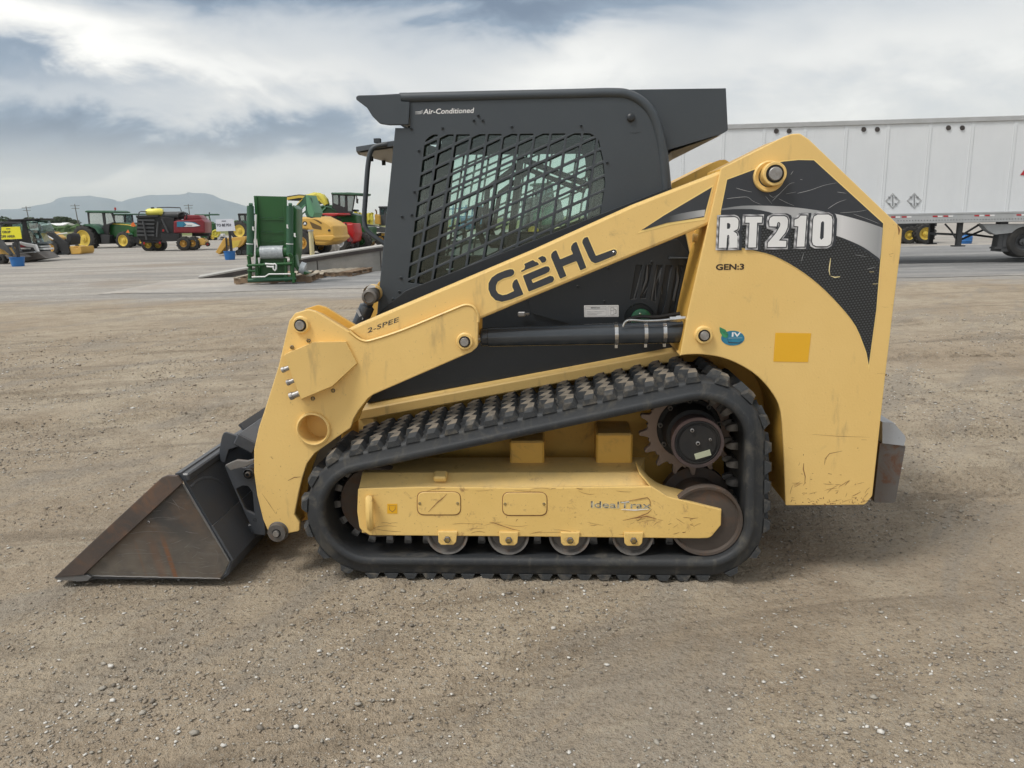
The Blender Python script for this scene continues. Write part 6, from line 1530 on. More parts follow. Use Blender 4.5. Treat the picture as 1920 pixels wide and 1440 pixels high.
# ---------------------------------------------------------------- signs in blue tubs
def tub_sign(u_, v_, board_px, m_, lines, label, tub_px, post):
    t_ = veh(u_, v_, 0, 'sign', label, 'sign', 'signs standing in blue tubs')
    s_ = FR.scale(u_, v_, 0)
    (a, b_, c, d_) = tub_px          # left, right, top, bottom
    x0_, zt_ = FR.M(a, c, 0); x1_, zb_ = FR.M(b_, d_, 0); xc = (x0_+x1_)/2; rt = (x1_-x0_)/2
    mb = MB(); mb.lathe((xc, rt, 0), [(.0, rt*.82), (zt_*.92, rt*.99), (zt_*.93, rt*1.05), (zt_, rt*1.05), (zt_, rt*.96), (zt_*.85, rt*.94), (zt_*.85, .001)], 24, axis='z'); tb = build(mb, 'tub', BUCKET_BLUE, t_, 30)
    mb = MB(); mb.lathe((xc, rt, 0), [(.0, rt*1.22), (.012, rt*1.2), (.012, rt*.8)], 20, axis='z'); build(mb, 'tub_base', LG, t_, 30) if False else None
    bp_ = P(board_px, -.0)
    zt2 = min(p[1] for p in bp_)
    mb = MB(); xm = sum(p[0] for p in bp_)/len(bp_) if post is None else FR.M(post, board_px[0][1], 0)[0]
    mb.box((xm, rt, (zt2+.25)/2), (.09, .09, zt2+.2)); build(mb, 'post', BK, t_)
    brd = plate_xz('board', [bp_], rt-.09, .03, m_, t_, .004)
    bx = sum(p[0] for p in board_px)/4; by = min(p[1] for p in board_px)+4.2; plate('sign_emblem', [(bx-4, by-.8), (bx+4, by-.9), (bx+4, by+.5), (bx-4, by+.6)], rt-.094, .003, PRT, brd, 0)
    for (s__, p0, p1, h_) in lines: text('sign_lettering', s__, p0, p1, h_, rt-.095, PRT, t_, .004, off=.02)
    return t_
tub_sign(24, 500, [(-3, 426), (31.5, 425), (35.5, 448), (-3, 449.5)], SIGNY, [('DROP', (5, 437.2), (20, 436.8), 4.2), ('OFF AREA', (1.5, 445.5), (28.5, 444.8), 4.2)], 'yellow DROP OFF AREA sign standing in a blue tub', (11, 39, 483, 499.5), 18)
tub_sign(427, 487.5, [(401.5, 411.5), (435, 410.5), (439, 433), (403, 434)], SIGNW, [('TO BE PDI', (406, 424.5), (433, 424), 4.6)], 'white TO BE PDI sign standing in a blue tub', (415.5, 438.5, 471.5, 487), 424.5)

# ---------------------------------------------------------------- skid loaders at the far left
# white-armed loader with grey bucket
t_ = veh(45, 491, R(6), 'skid_loader', 'black-cabbed skid loader with white lift arms and a wide grey bucket, behind the yellow sign', 'skid loader', 'skid loaders at the edge of the lot')
cabbox('cab', [(14, 413, 1), (47, 411.5, 1), (51, 432), (60, 460), (28, 461), (20, 440)], .35, 1.0, BK, GLSD, t_, [[(20, 418, 2), (41, 417, 2), (44, 440, 2), (26, 442, 2)]], [(12, 411.5, 1), (70, 409.5, 1), (70.5, 412, 1), (13, 413.8)], BK)
slab('cab_window', [(47, 414, 2), (67, 413.5, 2), (76, 428, 2), (78, 436, 2), (62, 438, 2), (49, 420, 2)], .45, .9, GLSD, t_, .02)
slab('front_glass', [(50, 431), (58, 432), (74, 457), (60, 460), (52, 440)], .38, .9, GLSD, t_, .02)
slab('lift_arm', [(36, 453), (48, 456), (66, 458.5, 2), (72, 474), (73.5, 479), (70, 476), (62, 464), (50, 463), (37, 458)], .05, .14, WP, t_, .02)
slab('lift_arm', [(70, 455), (80, 457, 3), (84, 462), (88.5, 470), (86, 470), (80, 461), (70, 458)], 1.4, .14, WP, t_, .02)
slab('body', [(22, 455), (60, 455), (66, 474), (24, 476)], .3, 1.1, DG, t_, .03); slab('red_panel', [(38, 456), (45, 458), (49, 463), (38, 464)], .28, .02, DRED, t_, .003)
slab('white_rail', [(70, 460.5), (76, 461), (76, 463.5), (70, 463)], .6, .7, WP, t_, .01); slab('white_rail', [(70, 465), (81, 465), (82, 468.5), (71, 468.5)], .6, .7, WP, t_, .01); slab('white_rail', [(36, 465), (55, 465), (55, 467.5), (36, 467.5)], .2, .3, WP, t_, .01)
b_ = slab('bucket', [(24, 476), (65, 472, 1), (72, 474), (86, 484.5), (66, 487), (40, 491.5), (24, 486)], -.15, 1.0, STL, t_, .02)
slab('bucket_lip', [(24, 475.5), (64, 471.5), (66, 473.5), (25, 478)], -.22, .1, LG, b_, .01)
wheel(t_, 30, 481, 8, .0, .3, .5, rm=DG); wheel(t_, 62, 478, 8, .0, .3, .5, rm=DG)
# grey loader cut off by the picture edge
t_ = veh(0, 495, R(4), 'skid_loader', 'dark skid loader with amber body panel, cut off at the edge nearest the blue tub', 'skid loader', 'skid loaders at the edge of the lot')
slab('lift_arm', [(-14, 447), (2, 452), (12, 463), (22, 477), (19, 479), (8, 470), (-14, 460)], 0, .14, DG, t_, .02)
slab('body', [(-30, 462), (2, 464), (8, 478), (-30, 480)], .15, 1.0, LY, t_, .03)
cabbox('cab', [(-34, 418), (3, 418), (8, 445), (6, 462), (-34, 462)], .3, 1.0, DG, GLSD, t_, [[(-30, 422), (0, 422), (3, 445), (-30, 446)]], [(-36, 416), (4, 416), (5, 419), (-36, 419)], DG)
wheel(t_, -1, 486, 9, -.05, .35, .5, rm=BK); wheel(t_, -22, 486, 9, -.05, .35, .5, rm=BK)
slab('bucket', [(8, 478), (20, 480), (26, 484), (14, 486)], 0, 1.2, STL, t_, .02)
bar('hydraulic_arm', [(22, 460), (31, 476)], .1, .05, DG, t_); bar('hydraulic_arm', [(29, 455), (40, 472)], .2, .05, DG, t_)
slab('dark_bucket', [(72, 471), (92, 470), (110, 474), (118, 480), (92, 484), (78, 478)], 1.0, .9, DG, t_, .02) if False else None
# black loader with amber quick hitch
t_ = veh(105, 478, R(8), 'wheel_loader', 'small black loader with amber wheels and an amber attachment on its arms', 'wheel loader')
slab('body', [(76, 436, 2), (90, 435), (104, 446), (106, 457), (80, 458)], .2, .9, LY, t_, .04)
slab('lift_arm', [(84, 434), (95, 433), (112, 447, 3), (126, 456), (131, 474), (126, 478), (112, 470), (100, 449), (92, 446)], .02, .18, BK, t_, .02)
slab('lift_arm', [(98, 432), (106, 435), (122, 449), (128, 458), (123, 461), (108, 448)], .9, .18, BK, t_, .02)
slab('arm_label', [(90, 441.5), (100, 447.5), (99, 449.5), (89.5, 443.5)], .0, .01, WHT, t_, .001)
wheel(t_, 95, 465, 12.5, -.1, .4, .52, lugs=12, rm=LY); wheel(t_, 88, 466, 10, .9, .4, .52, rm=LY)
slab('tilt_tire', [(124, 440, 3), (130, 437, 3), (134, 445), (133, 458), (125, 460)], .3, .8, BK, t_, .05)
slab('attachment', [(127, 464, 1), (132, 461.5), (138, 462, 1), (140, 466), (145, 466), (147, 462, 1), (151, 462, 1), (153, 471), (151, 476, 2), (134, 477, 2), (129, 470)], .1, 1.1, LY, t_, .03)
slab('dark_bucket', [(76, 471), (96, 470.5), (112, 474), (118, 480), (94, 484.5), (78, 480)], .1, .9, DG, t_, .03)
bar('hydraulic_arm', [(104, 440), (118, 438), (126, 437)], .4, .03, WP, t_)

# ---------------------------------------------------------------- orange bucket loader + tractor left of the green platform
t_ = veh(452, 478.5, R(-6), 'compact_loader', 'amber bucket and black tracks of a small loader behind the white board', 'compact loader')
slab('bucket', [(419, 447, 1), (459, 443, 2), (461, 447), (456, 458), (448, 464), (434, 462), (425, 460), (411, 477), (404, 473)], .0, 1.3, LY, t_, .03)
slab('bucket_rib', [(422, 445.5), (425, 445), (427, 475), (424.5, 475)], -.06, .05, BK, t_, .004)
slab('bucket_inside', [(434, 452), (452, 450), (446, 462), (436, 466)], -.03, .03, JY, t_, .003)
slab('arm', [(446, 452), (470, 450), (478, 474), (446, 470)], .3, .5, BK, t_, .03)
slab('track', [(440, 471, 3), (466, 456, 6), (480, 459, 6), (480, 478, 5), (444, 478.5, 4)], .2, .35, BK, t_, .03)
for u_ in (448, 458, 468): wheel(t_, u_, 473, 4.5, .15, .1, .5, tm=DG, rm=DG)
t_ = veh(452, 450, R(10), 'tractor', 'green tractor with one large yellow wheel, just left of the tall green platform', 'tractor')
cabbox('cab', [(446, 402), (476, 402), (476, 428), (452, 430), (448, 418)], .2, 1.2, BK, GLSF, t_, [[(450, 404, 1), (457.5, 404, 1), (458.5, 417, 1), (452, 417, 1)], [(461, 404, 1), (474, 404, 1), (474, 418, 1), (462, 418, 1)]], [(445.5, 400, 1), (478, 400, 1), (478, 403), (447, 402.6)], BK)
slab('fender', [(438, 420), (446, 414.5, 4), (458, 415, 4), (468, 424), (466, 426), (456, 419), (446, 418.5), (440, 422)], -.15, .5, JG2, t_, .01)
slab('body', [(445, 425), (478, 425), (478, 448), (450, 448)], .2, 1.0, JG, t_, .04)
wheel(t_, 448, 433, 17, -.3, .5, .62, lugs=16)
wheel(t_, 448, 433, 17, 1.3, .5, .62)

# ---------------------------------------------------------------- raised pavement ramp
rp0, rp1 = G(372, 522.5), G(735, 507.5)
def ramp():
    a, b_ = rp0, rp1; yawr = math.atan2(a.y-b_.y, b_.x-a.x); global FR
    FR = Frame((a.x, a.y, 0), yawr); L_ = (b_-a).length
    e = empty('loading_ramp', FR, label='long concrete loading ramp rising behind the green platform and the cab', cat='ramp')
    zt = [FR.M(u_, v_, 0) for u_, v_ in ((372, 521), (470, 503.5), (560, 487), (640, 474.5), (720, 462.5))]
    top = [(x, z) for x, z in zt]; x1_ = top[-1][0]; sl = (top[-1][1]-top[0][1])/(x1_-top[0][0])
    top += [(x1_+1.5, top[-1][1]+.12), (x1_+9, top[-1][1]+.14)]; top[0] = (top[0][0], .012)
    D_ = 1.0
    mb = MB(); mb.prism([(x, z-.09) for x, z in top if z > .12]+[(top[-1][0], 0), ([x for x, z in top if z > .12][0]-.8, 0)], .0, D_); w_ = build(mb, 'ramp_wall', CONC, e, 20)
    for q in range(1, 8):      # joints of the wall slabs
        x_ = top[1][0]+q*1.9; 
        zz_ = np.interp(x_, [p[0] for p in top], [p[1] for p in top])-.12
        if zz_ > .1: mb = MB(); mb.box((x_, -.002, zz_/2), (.03, .012, zz_)); build(mb, 'wall_joint', STEELD, e, 0)
    mb = MB(); mb.ring_loft([[(x, -.03, z-.11), (x, .10, z-.11), (x, .10, z-.004), (x, -.03, z-.004)] for x, z in top]); build(mb, 'edge_beam', STEELD, e, 20)
    mb = MB(); mb.ring_loft([[(x, -.034, z-.004), (x, D_+.03, z-.004), (x, D_+.03, z+.03), (x, -.034, z+.03)] for x, z in top]); build(mb, 'ramp_deck', mat('ramp_gravel_top', (.34, .33, .315), (.42, .40, .365), rough=.9, nscale=1.2), e, 20)
    mb = MB(); mb.ring_loft([[(x, -.036, z+.028), (x, .30, z+.028), (x, .30, z+.036), (x, -.036, z+.036)] for x, z in top]); build(mb, 'deck_edge_strip', CONCL, e, 20)
    return top
ramp_top = ramp()
# yellow guard post on the ramp
t_ = veh(585, 478.5, 0, 'bollard', 'pale yellow guard post standing beside the amber wheel loader', 'bollard')
bar('post', [(582.5, 432), (585.5, 479)], .1, .11, mat('faded_yellow_post', (.62, .52, .22), (.50, .46, .36), rough=.7, nscale=8), t_, 12)
bar('post_cap', [(582.2, 430.5), (582.5, 433.5)], .1, .135, LG, t_, 12)

# ---------------------------------------------------------------- amber wheel loader
t_ = veh(585, 476.5, R(16), 'wheel_loader', 'amber wheel loader with its rounded engine hood towards us', 'wheel loader')
slab('engine_hood', [(556, 416, 3), (566, 406.5, 4), (592, 406, 2), (613, 416, 4), (624, 424, 5), (626, 442), (627, 446), (624, 452, 3), (610, 460, 3), (590, 460, 3), (586, 442, 8), (578, 432, 6), (557, 430)], .0, 1.5, LY, t_, .10)
slab('bumper', [(588, 442, 3), (624, 441, 2), (627.5, 446, 2), (620, 452), (590, 450)], -.06, 1.62, LY, t_, .04)
slab('hood_vent', [(580, 415), (602, 425, 1), (603, 431, 1), (586, 428, 1)], -.012, .03, mat('vent_dark_amber', (.12, .07, .02), rough=.7), t_, .003)
slab('hood_vent', [(586, 410), (597, 413.5), (604, 418, 1), (602, 420)], -.012, .03, mat('vent_dark_amber_b', (.14, .08, .02), rough=.7), t_, .003)
c_ = slab('round_badge', circ((571.5, 419), 4.2, 20), -.014, .02, BK, t_, .002); slab('badge_mark', [(569, 421.5), (570, 418), (572, 416.4), (573, 418.5), (574.6, 421), (572.5, 421), (571.4, 419.4), (570.6, 421.8)], -.022, .008, WHT, t_, .001)
slab('round_badge', circ((617, 432), 2.4, 14), -.02, .02, BK, t_, .002)
slab('wheel_arch', [(553, 432), (566, 429, 3), (580, 433, 5), (586, 445), (583, 448), (576, 436), (553, 436)], -.1, .4, BK, t_, .02)
wheel(t_, 564.5, 455.5, 20.5, -.15, .62, .50, lugs=16, rm=LY); wheel(t_, 601, 462, 11.5, 1.2, .6, .5, rm=LY)
slab('chassis', [(552, 440), (600, 445), (600, 462), (555, 462)], .3, 1.0, BK, t_, .03)
# pale green bucket raised in front of it
t_ = veh(560, 483, R(10), 'front_loader', 'dull green loader bucket raised between the green platform and the amber hood', 'front loader')
slab('bucket_back', [(551, 390, 1), (572, 366.5, 1), (576, 367), (583, 371), (590, 398), (584, 409, 2), (575, 407), (571, 398), (556, 412), (552, 408)], .0, .10, JG2, t_, .012, [[(561, 398), (572, 384), (573, 394), (562, 404)]])
slab('bucket_side', [(573, 366), (577, 366), (585, 386), (590, 399), (586, 408), (580, 405), (576, 396)], -.15, .9, JGL, t_, .02)
bar('bucket_stripe', [(557, 384), (567, 373)], -.01, .018, JY, t_); bar('link', [(556, 399), (573, 384)], -.02, .03, JGL, t_)
bar('mast', [(556, 408), (554, 440), (553, 482)], .5, .10, JG2, t_)
wr_ = slab('wrapped_part', [(578, 400, 2), (586, 400, 2), (588, 408, 2), (582, 409)], -.1, .2, DG, t_, .02)

# rubble block beside the loader
t_ = veh(624, 472, R(10), 'concrete_block', 'rough pale concrete lump on the ground between loader and red tractor', 'concrete block')
mb = MB(); rr_ = np.random.RandomState(2)
x, z = FR.M(623, 463, 0)
for q in range(3):
    mb.box((x+q*.12-.1, .1*q, .18+.10*(q % 2)), (.30, .34, .36+.16*(q % 2)), Matrix.Rotation(R(12*q), 3, 'Z') @ Matrix.Rotation(R(9*q-6), 3, 'Y'), .05)
build(mb, 'block', CONCL, t_, 20)

# ---------------------------------------------------------------- red tractor
t_ = veh(640, 470, R(14), 'tractor', 'red tractor with a grey-rimmed rear wheel behind the amber loader', 'tractor')
cabbox('cab', [(603, 402), (634, 401, 2), (629, 414), (626, 424), (606, 424)], .3, 1.2, BK, GLSF, t_, [[(607, 404.5, 1), (622, 404.5, 1), (622, 420, 1), (609, 420)]], [(598, 400.5, 1), (613, 399.5), (634, 399.5, 2), (637, 403, 2), (623, 406), (600, 403)], RED)
slab('hood', [(626, 422, 2), (634, 419, 2), (642, 417, 2), (650, 419, 2), (662, 419, 2), (665, 437, 2), (663, 452, 2), (650, 458), (632, 446)], .2, 1.0, RED, t_, .08)
slab('hood_gap', [(647, 418), (649.5, 418), (649, 428), (646, 426)], .17, .03, BK, t_, .003)
slab('fender', [(624, 436, 3), (634, 430.5, 5), (645, 435, 6), (654, 446, 4), (655, 453), (652, 453), (646, 443), (635, 435)], -.25, .5, DRED, t_, .01)
wheel(t_, 635.5, 453.5, 16.5, -.25, .5, .58, lugs=14, rm=LG); wheel(t_, 660, 458, 9, 1.1, .4, .5, rm=LG)
bar('mirror', [(630, 422), (638, 415)], .0, .025, WP, t_)

# ---------------------------------------------------------------- green forage harvester
t_ = veh(650, 467.5, R(8), 'forage_harvester', 'green forage harvester with a high glazed cab and yellow discharge spout', 'harvester')
slab('body', [(588, 386), (620, 384), (640, 397), (668, 404), (670, 424), (690, 426), (690, 452), (672, 462), (640, 450), (600, 430), (586, 410)], .4, 1.6, JG, t_, .06)
cabbox('cab', [(622, 363), (667, 363), (661, 398), (657, 404), (640, 404), (623, 388)], .2, 1.5, BK, GLSF, t_, [[(624.5, 366, 1), (634, 366, 1), (634, 384, 1), (625, 381, 1)], [(637, 367, 1), (646.5, 367, 1), (646.5, 388, 1), (638, 386, 1)], [(651, 367.5, 1), (664, 367.5, 1), (659.5, 396, 1), (652, 396, 1)]], [(620, 361, 1), (655, 360.5), (678, 362, 1), (677, 366, 1), (668, 367, 1), (622, 364.5)], JG2)
slab('top_panel', [(536, 368, 2), (560, 364.5, 3), (580, 366, 3), (592, 370, 2), (590, 376), (540, 376)], .3, 1.6, BK, t_, .03); slab('roof_stripe', [(537, 370), (560, 366.5), (579, 367.5), (580, 371.5), (560, 371), (537, 375)], .26, .03, JY, t_, .003)
bar('spout', [(560, 372), (578, 370), (590, 366, .5), (600, 367, .4), (607, 375, .4), (612, 384, .4)], .5, .16, HY, t_, 8)
slab('spout_head', [(585, 366, 2), (592, 362, 2), (601, 364, 3), (608, 372, 2), (612, 384, 2), (606, 384), (598, 377), (590, 375)], .3, .6, HY, t_, .03)
bar('rail', [(588, 395), (606, 386), (622, 390), (640, 402)], .3, .05, JG2, t_); bar('rail', [(600, 400), (612, 388)], .3, .04, JGL, t_)
bar('mirror_arm', [(668, 364), (670, 378)], .0, .03, BK, t_); slab('mirror', [(667.5, 372), (671.5, 373), (671, 382), (667.5, 380)], -.05, .06, BK, t_, .01)
slab('white_cover', [(582, 376), (592, 376), (597, 382), (588, 384)], .2, .6, WP, t_, .03)
wheel(t_, 677, 452, 15, -.2, .6, .5, lugs=14, tm=TYR, rm=JG); wheel(t_, 610, 455, 13, 1.5, .5, .5)
# yellow implements stacked behind
t_ = veh(685, 455, 0, 'header', 'bright yellow folded crop header behind the harvester cab', 'crop header')
rh = np.random.RandomState(9)
slab('frame', [(664, 418), (698, 418), (698, 455), (694, 455), (694, 422), (668, 422), (668, 455), (664, 455)], .3, .3, HY, t_, .02)
for q in range(13):
    u_ = 665+q*2.6; bar('row_unit', [(u_, 422), (u_+rh.uniform(-2, 2), 402+rh.uniform(-4, 5)), (u_+rh.uniform(1, 4), 398+rh.uniform(-3, 8))], .3+.1*(q % 3), .10, HY, t_, 6)
for q in range(6): slab('divider', [(666+q*5.5, 405), (670+q*5.5, 400+q % 2*3), (672+q*5.5, 412), (667+q*5.5, 414)], .1, .5, HY, t_, .02)
# grey-black loader with amber bucket at the cab's edge
t_ = veh(715, 462, R(5), 'backhoe_loader', 'dark grey backhoe loader with amber bucket, beside the track loader cab', 'backhoe loader')
slab('boom', [(685, 420), (700, 422, 1), (722, 427), (740, 428), (740, 437), (716, 436), (700, 434, 2), (688, 436)], .0, .3, DG, t_, .02)
slab('boom_label', [(703, 424.5), (711, 425.5), (711, 427.5), (703, 426.5)], -.01, .01, WHT, t_, .001)
slab('round_badge', circ((691, 431.5), 2.6, 14), -.02, .02, WHT, t_, .002); slab('badge_ring', circ((691.5, 431.2), 1.9, 14), -.03, .015, DG, t_, .002)
cabbox('cab', [(711, 388, 1), (760, 388), (760, 422), (712, 422)], .3, 1.3, DG, GLSF, t_, [[(714, 391, 1), (720, 391, 1), (720, 403, 1), (714, 403, 1)], [(723, 391, 1), (750, 391, 1), (750, 403, 1), (723, 403, 1)]], [(709, 386.5, 2), (762, 386.5), (762, 390), (709, 389.5)], DG)
bar('exhaust', [(706, 402), (706, 396), (703.5, 393)], .2, .045, mat('rust_exhaust', (.16, .10, .07), rough=.8), t_)
slab('engine_panel', [(702, 401, 2), (712, 404, 2), (713, 421), (703, 420)], .1, .8, LY, t_, .03)
slab('bucket', [(671, 461, 2), (680, 442, 2), (698, 446, 1), (701, 452), (690, 464, 2), (674, 465, 2)], .0, 1.1, LY, t_, .04)
slab('arm', [(676, 425), (684, 420), (688, 436), (696, 446), (684, 448), (679, 440)], .3, .4, BK, t_, .02)
slab('lower_frame', [(696, 438), (760, 440), (760, 452), (700, 452)], .4, .5, BK, t_, .02); slab('amber_step', [(715, 437), (723, 437), (723, 442), (715, 442)], .2, .2, LY, t_, .01)
wheel(t_, 713, 449, 12, .2, .4, .5, rm=LY); wheel(t_, 745, 449, 13, .2, .4, .5, rm=LY)

# ---------------------------------------------------------------- tall green header platform on its pallet
t_ = veh(520, 534, R(-4), 'header_platform', 'tall dark green implement stood on end on a pallet, with white hoses tied to it', 'implement')
FRG = FR
slab('deck_panel', [(476, 367), (537, 368.5), (535, 400), (537, 470), (484, 471), (481, 440), (477, 380)], .35, .10, JG, t_, .01)
slab('deck_edge', [(475.5, 367.5), (481, 368), (488, 470), (484, 470)], .30, .05, JG, t_, .008); slab('deck_edge', [(531, 368.5), (537.5, 368.5), (538, 470), (533, 470)], .30, .05, JG, t_, .008)
for (va, vb) in ((408, 413), (434, 438), (452, 455.5)):
    slab('stiffener', [(489, va), (533, va), (533.5, vb), (490, vb)], .325, .03, JG, t_, .008)
    for (ua, ub) in ((489, 497), (501.5, 510), (523, 531)): slab('pressed_rib', [(ua, va-.6), (ub, va-.8), (ub, va+.3), (ua, va+.6)], .315, .02, JG2, t_, .003)
slab('lower_panel', [(488, 482), (534, 482), (536, 520), (484, 522)], .30, .10, JG, t_, .01)
cylm = JG2
for ua, ub in ((469.5, 468.5), (543.5, 543)):
    bar('post_cylinder', [(ua, 386), (ub+.3, 478)], .12, .085, cylm, t_, 14); bar('cylinder_head', [(ua-2.2, 384), (ua+4, 384)], .12, .045, cylm, t_, 8)
    bar('cylinder_band', [(ub+.2, 456.4), (ub+.2, 457.9)], .12, .090, WHT, t_, 14)
    wheel(t_, ub, 478.5, 4.6, .0, .2, .35, tm=JG, rm=PIN)
bar('frame_leg', [(466, 480), (469, 500), (468, 529)], .15, .05, JG, t_); bar('frame_leg', [(480, 482), (482, 500), (482, 528)], .15, .05, JG, t_); bar('frame_leg', [(547, 480), (548, 505), (549, 528)], .15, .055, JG, t_); bar('frame_leg', [(535, 484), (536, 505), (537, 528)], .15, .045, JG, t_)
bar('cross_bar', [(463, 498), (500, 496), (548, 494)], .08, .035, JG, t_); bar('cross_bar', [(465, 526), (555, 522)], .1, .05, JG2, t_); bar('cross_bar', [(464, 508), (480, 508)], .1, .03, JG, t_)
bar('roller', [(480, 473), (540, 472)], .22, .13, JG, t_, 18); bar('plastic_wrap', [(489, 473.3), (532, 472.5)], .22, .165, PLW, t_, 18)
bar('white_hose', [(480, 402), (479, 430), (477.5, 495)], .10, .022, WP, t_); bar('white_hose', [(472, 519.5), (497, 518.8), (504, 514), (540, 513.6), (545, 514)], .04, .018, WP, t_)
bar('white_hose', [(497, 494.5), (512, 495.5)], .03, .022, WP, t_); bar('white_hose', [(500, 499.5), (512, 500.5)], .03, .022, WP, t_)
bar('hose_loop', [(512, 496), (515, 494.5), (518, 497), (518, 504), (515.5, 507.5), (512.5, 504), (512.5, 498)], .03, .022, WP, t_)
bar('white_hose', [(485, 483), (486, 495)], .12, .02, WP, t_)
for u_, v_, q in ((474.5, 431, 1), (539, 427, 1), (552.5, 443, 1)): bar('lock_pin', [(u_, v_-6), (u_, v_), (u_+2, v_+1)], .05, .022, WP, t_)
slab('side_arm', [(548, 480), (554, 478), (558, 500), (566, 508), (578, 511), (579, 513), (572, 515.5), (558, 509), (551, 500)], .2, .35, JG, t_, .02)
slab('side_frame', [(549, 385), (556, 392), (556, 470), (553, 490), (549, 480)], .25, .8, JG, t_, .02)
bar('wrapped_end', [(563, 501), (572, 504)], .25, .15, PLW, t_, 12)
slab('foot', [(548, 512), (553, 512), (553, 530), (548, 531)], .05, .15, JG, t_, .01)
def pallet(u_, v_, yaw, wpx, label, nx=5, lean=0, seed=1, depth=1.1, W_=None, dist=None, H_=.12):
    o = G(u_, v_); o.z = .004 if o.y > 17 else 0
    e = empty('pallet', loc=o, yaw=yaw, label=label, cat='pallet', group='wooden pallets on the pavement')
    rp = np.random.RandomState(seed); W_ = W_ or 1.2
    for q in (0, .5, 1):
        mb = MB(); mb.box((0, depth*(q-.5)*.94, H_*.5), (W_, .04, H_*.70)); build(mb, 'stringer', WOOD, e)
    nd = 6
    for q in range(nd):
        x_ = W_*(q/(nd-1)-.5)*.92; mb = MB(); mb.box((x_+rp.normal()*.01, rp.normal()*.01, H_*.94), (.12, depth, .022), Matrix.Rotation(rp.normal()*.02, 3, 'Z')); build(mb, 'deck_board', WOODL if rp.rand() < .7 else WOOD, e)
    for q in range(3):
        x_ = W_*(q/2-.5)*.9; mb = MB(); mb.box((x_, 0, H_*.075), (.12, depth, .018)); build(mb, 'bottom_board', WOOD, e)
    return e
g0 = G(513, 531.0)
pallet(511, 533, R(4), 0, 'wooden pallet under the tall green implement', W_=1.95, depth=1.3, seed=2, H_=.18).location = (g0.x, g0.y+.45, .004)
g1 = G(560, 523); pallet(560, 523, R(12), 0, 'second worn pallet sticking out beside the green implement', W_=1.0, depth=1.7, seed=5, H_=.12).location = (g1.x, g1.y+.75, .004)
g2 = G(634, 518.5); pallet(634, 518.5, R(-8), 0, 'weathered pallet with gaps lying on the asphalt before the ramp', W_=1.1, depth=1.9, seed=7, H_=.13).location = (g2.x, g2.y+.85, .004)

# ---------------------------------------------------------------- machines beyond the cab, glimpsed through its windows
t_ = veh(880, 452, R(6), 'field_sprayer', 'blue-grey folded sprayer frame far behind the cab, glimpsed through its window', 'field sprayer')
STB = mat('sprayer_blue', (.06, .20, .34), (.10, .26, .38), rough=.5, nscale=3)
slab('tank', [(862, 408, 4), (900, 406, 6), (906, 428, 6), (866, 432, 4)], .3, 1.6, STB, t_, .1)
for q in range(6): bar('boom_rail', [(846+q*12, 446), (850+q*12, 384+6*(q % 2))], .1+.2*(q % 2), .05, STB, t_)
for q in range(3): bar('boom_rail', [(842, 392+q*16), (916, 386+q*17)], .15, .045, STB, t_)
wheel(t_, 862, 440, 12, -.2, .4, lugs=12, rm=LG); wheel(t_, 905, 440, 12, -.2, .4, lugs=12, rm=LG)
t_ = veh(1015, 456, R(-6), 'combine', 'dark grey-green combine far behind the cab, glimpsed through its window', 'combine')
slab('body', [(985, 372, 3), (1020, 366), (1052, 374, 3), (1058, 408), (1050, 436), (988, 438)], .3, 2.2, DG, t_, .08)
cabbox('cab', [(1004, 346, 2), (1036, 346, 2), (1040, 374), (1002, 374)], .3, 1.5, BK, GLSF, t_, [[(1008, 350, 1), (1032, 350, 1), (1035, 370, 1), (1007, 370, 1)]], [(1000, 343, 2), (1040, 343, 2), (1040, 347), (1000, 347)], JG2)
slab('side_door', [(1000, 386), (1040, 384), (1040, 420), (1000, 424)], .26, .05, JG2, t_, .02)
wheel(t_, 1000, 436, 20, -.2, .6, lugs=14); wheel(t_, 1048, 442, 13, -.1, .5, lugs=12)
t_ = veh(1090, 462, R(3), 'flatbed_trailer', 'flat trailer stacked with pale yellow beams far behind the cab window', 'trailer')
for q in range(4): slab('beam', [(1040, 426+q*6.5), (1150, 423+q*6.5), (1150, 427+q*6.5), (1040, 430+q*6.5)], .1*q, .5, SCRY, t_, .02)
slab('bed', [(1036, 451), (1154, 449), (1154, 454), (1036, 456)], .0, 1.6, BK, t_, .02)
wheel(t_, 1060, 455, 7, .1, .3, .5, rm=LG); wheel(t_, 1130, 454.5, 7, .1, .3, .5, rm=LG)
# ---------------------------------------------------------------- white semi-trailer
a, b_ = GD(1366, 22.5), GD(1920, 21.75)
yawt = math.atan2(.75, b_.x-a.x)
FR = Frame((a.x, a.y, 0), yawt); FT = FR
trl = empty('semi_trailer', FR, label='long white box semi-trailer parked behind the track loader', cat='trailer')
x1366, ztop = FR.M(1366, 235, 0); x1920, ztop2 = FR.M(1920, 217.5, 0); zr0 = FR.M(1700, 419.5, 0)[1]; zr1 = FR.M(1700, 401.5, 0)[1]
ztop = (ztop+ztop2)/2; XL = x1366-2.9; XR = XL+15.9; TW_ = 2.6
mb = MB(); mb.box(((XL+XR)/2, TW_/2, (zr1+ztop)/2), (XR-XL, TW_-.02, ztop-zr1-.02)); body_ = build(mb, 'box_body', TRL, trl, 0)
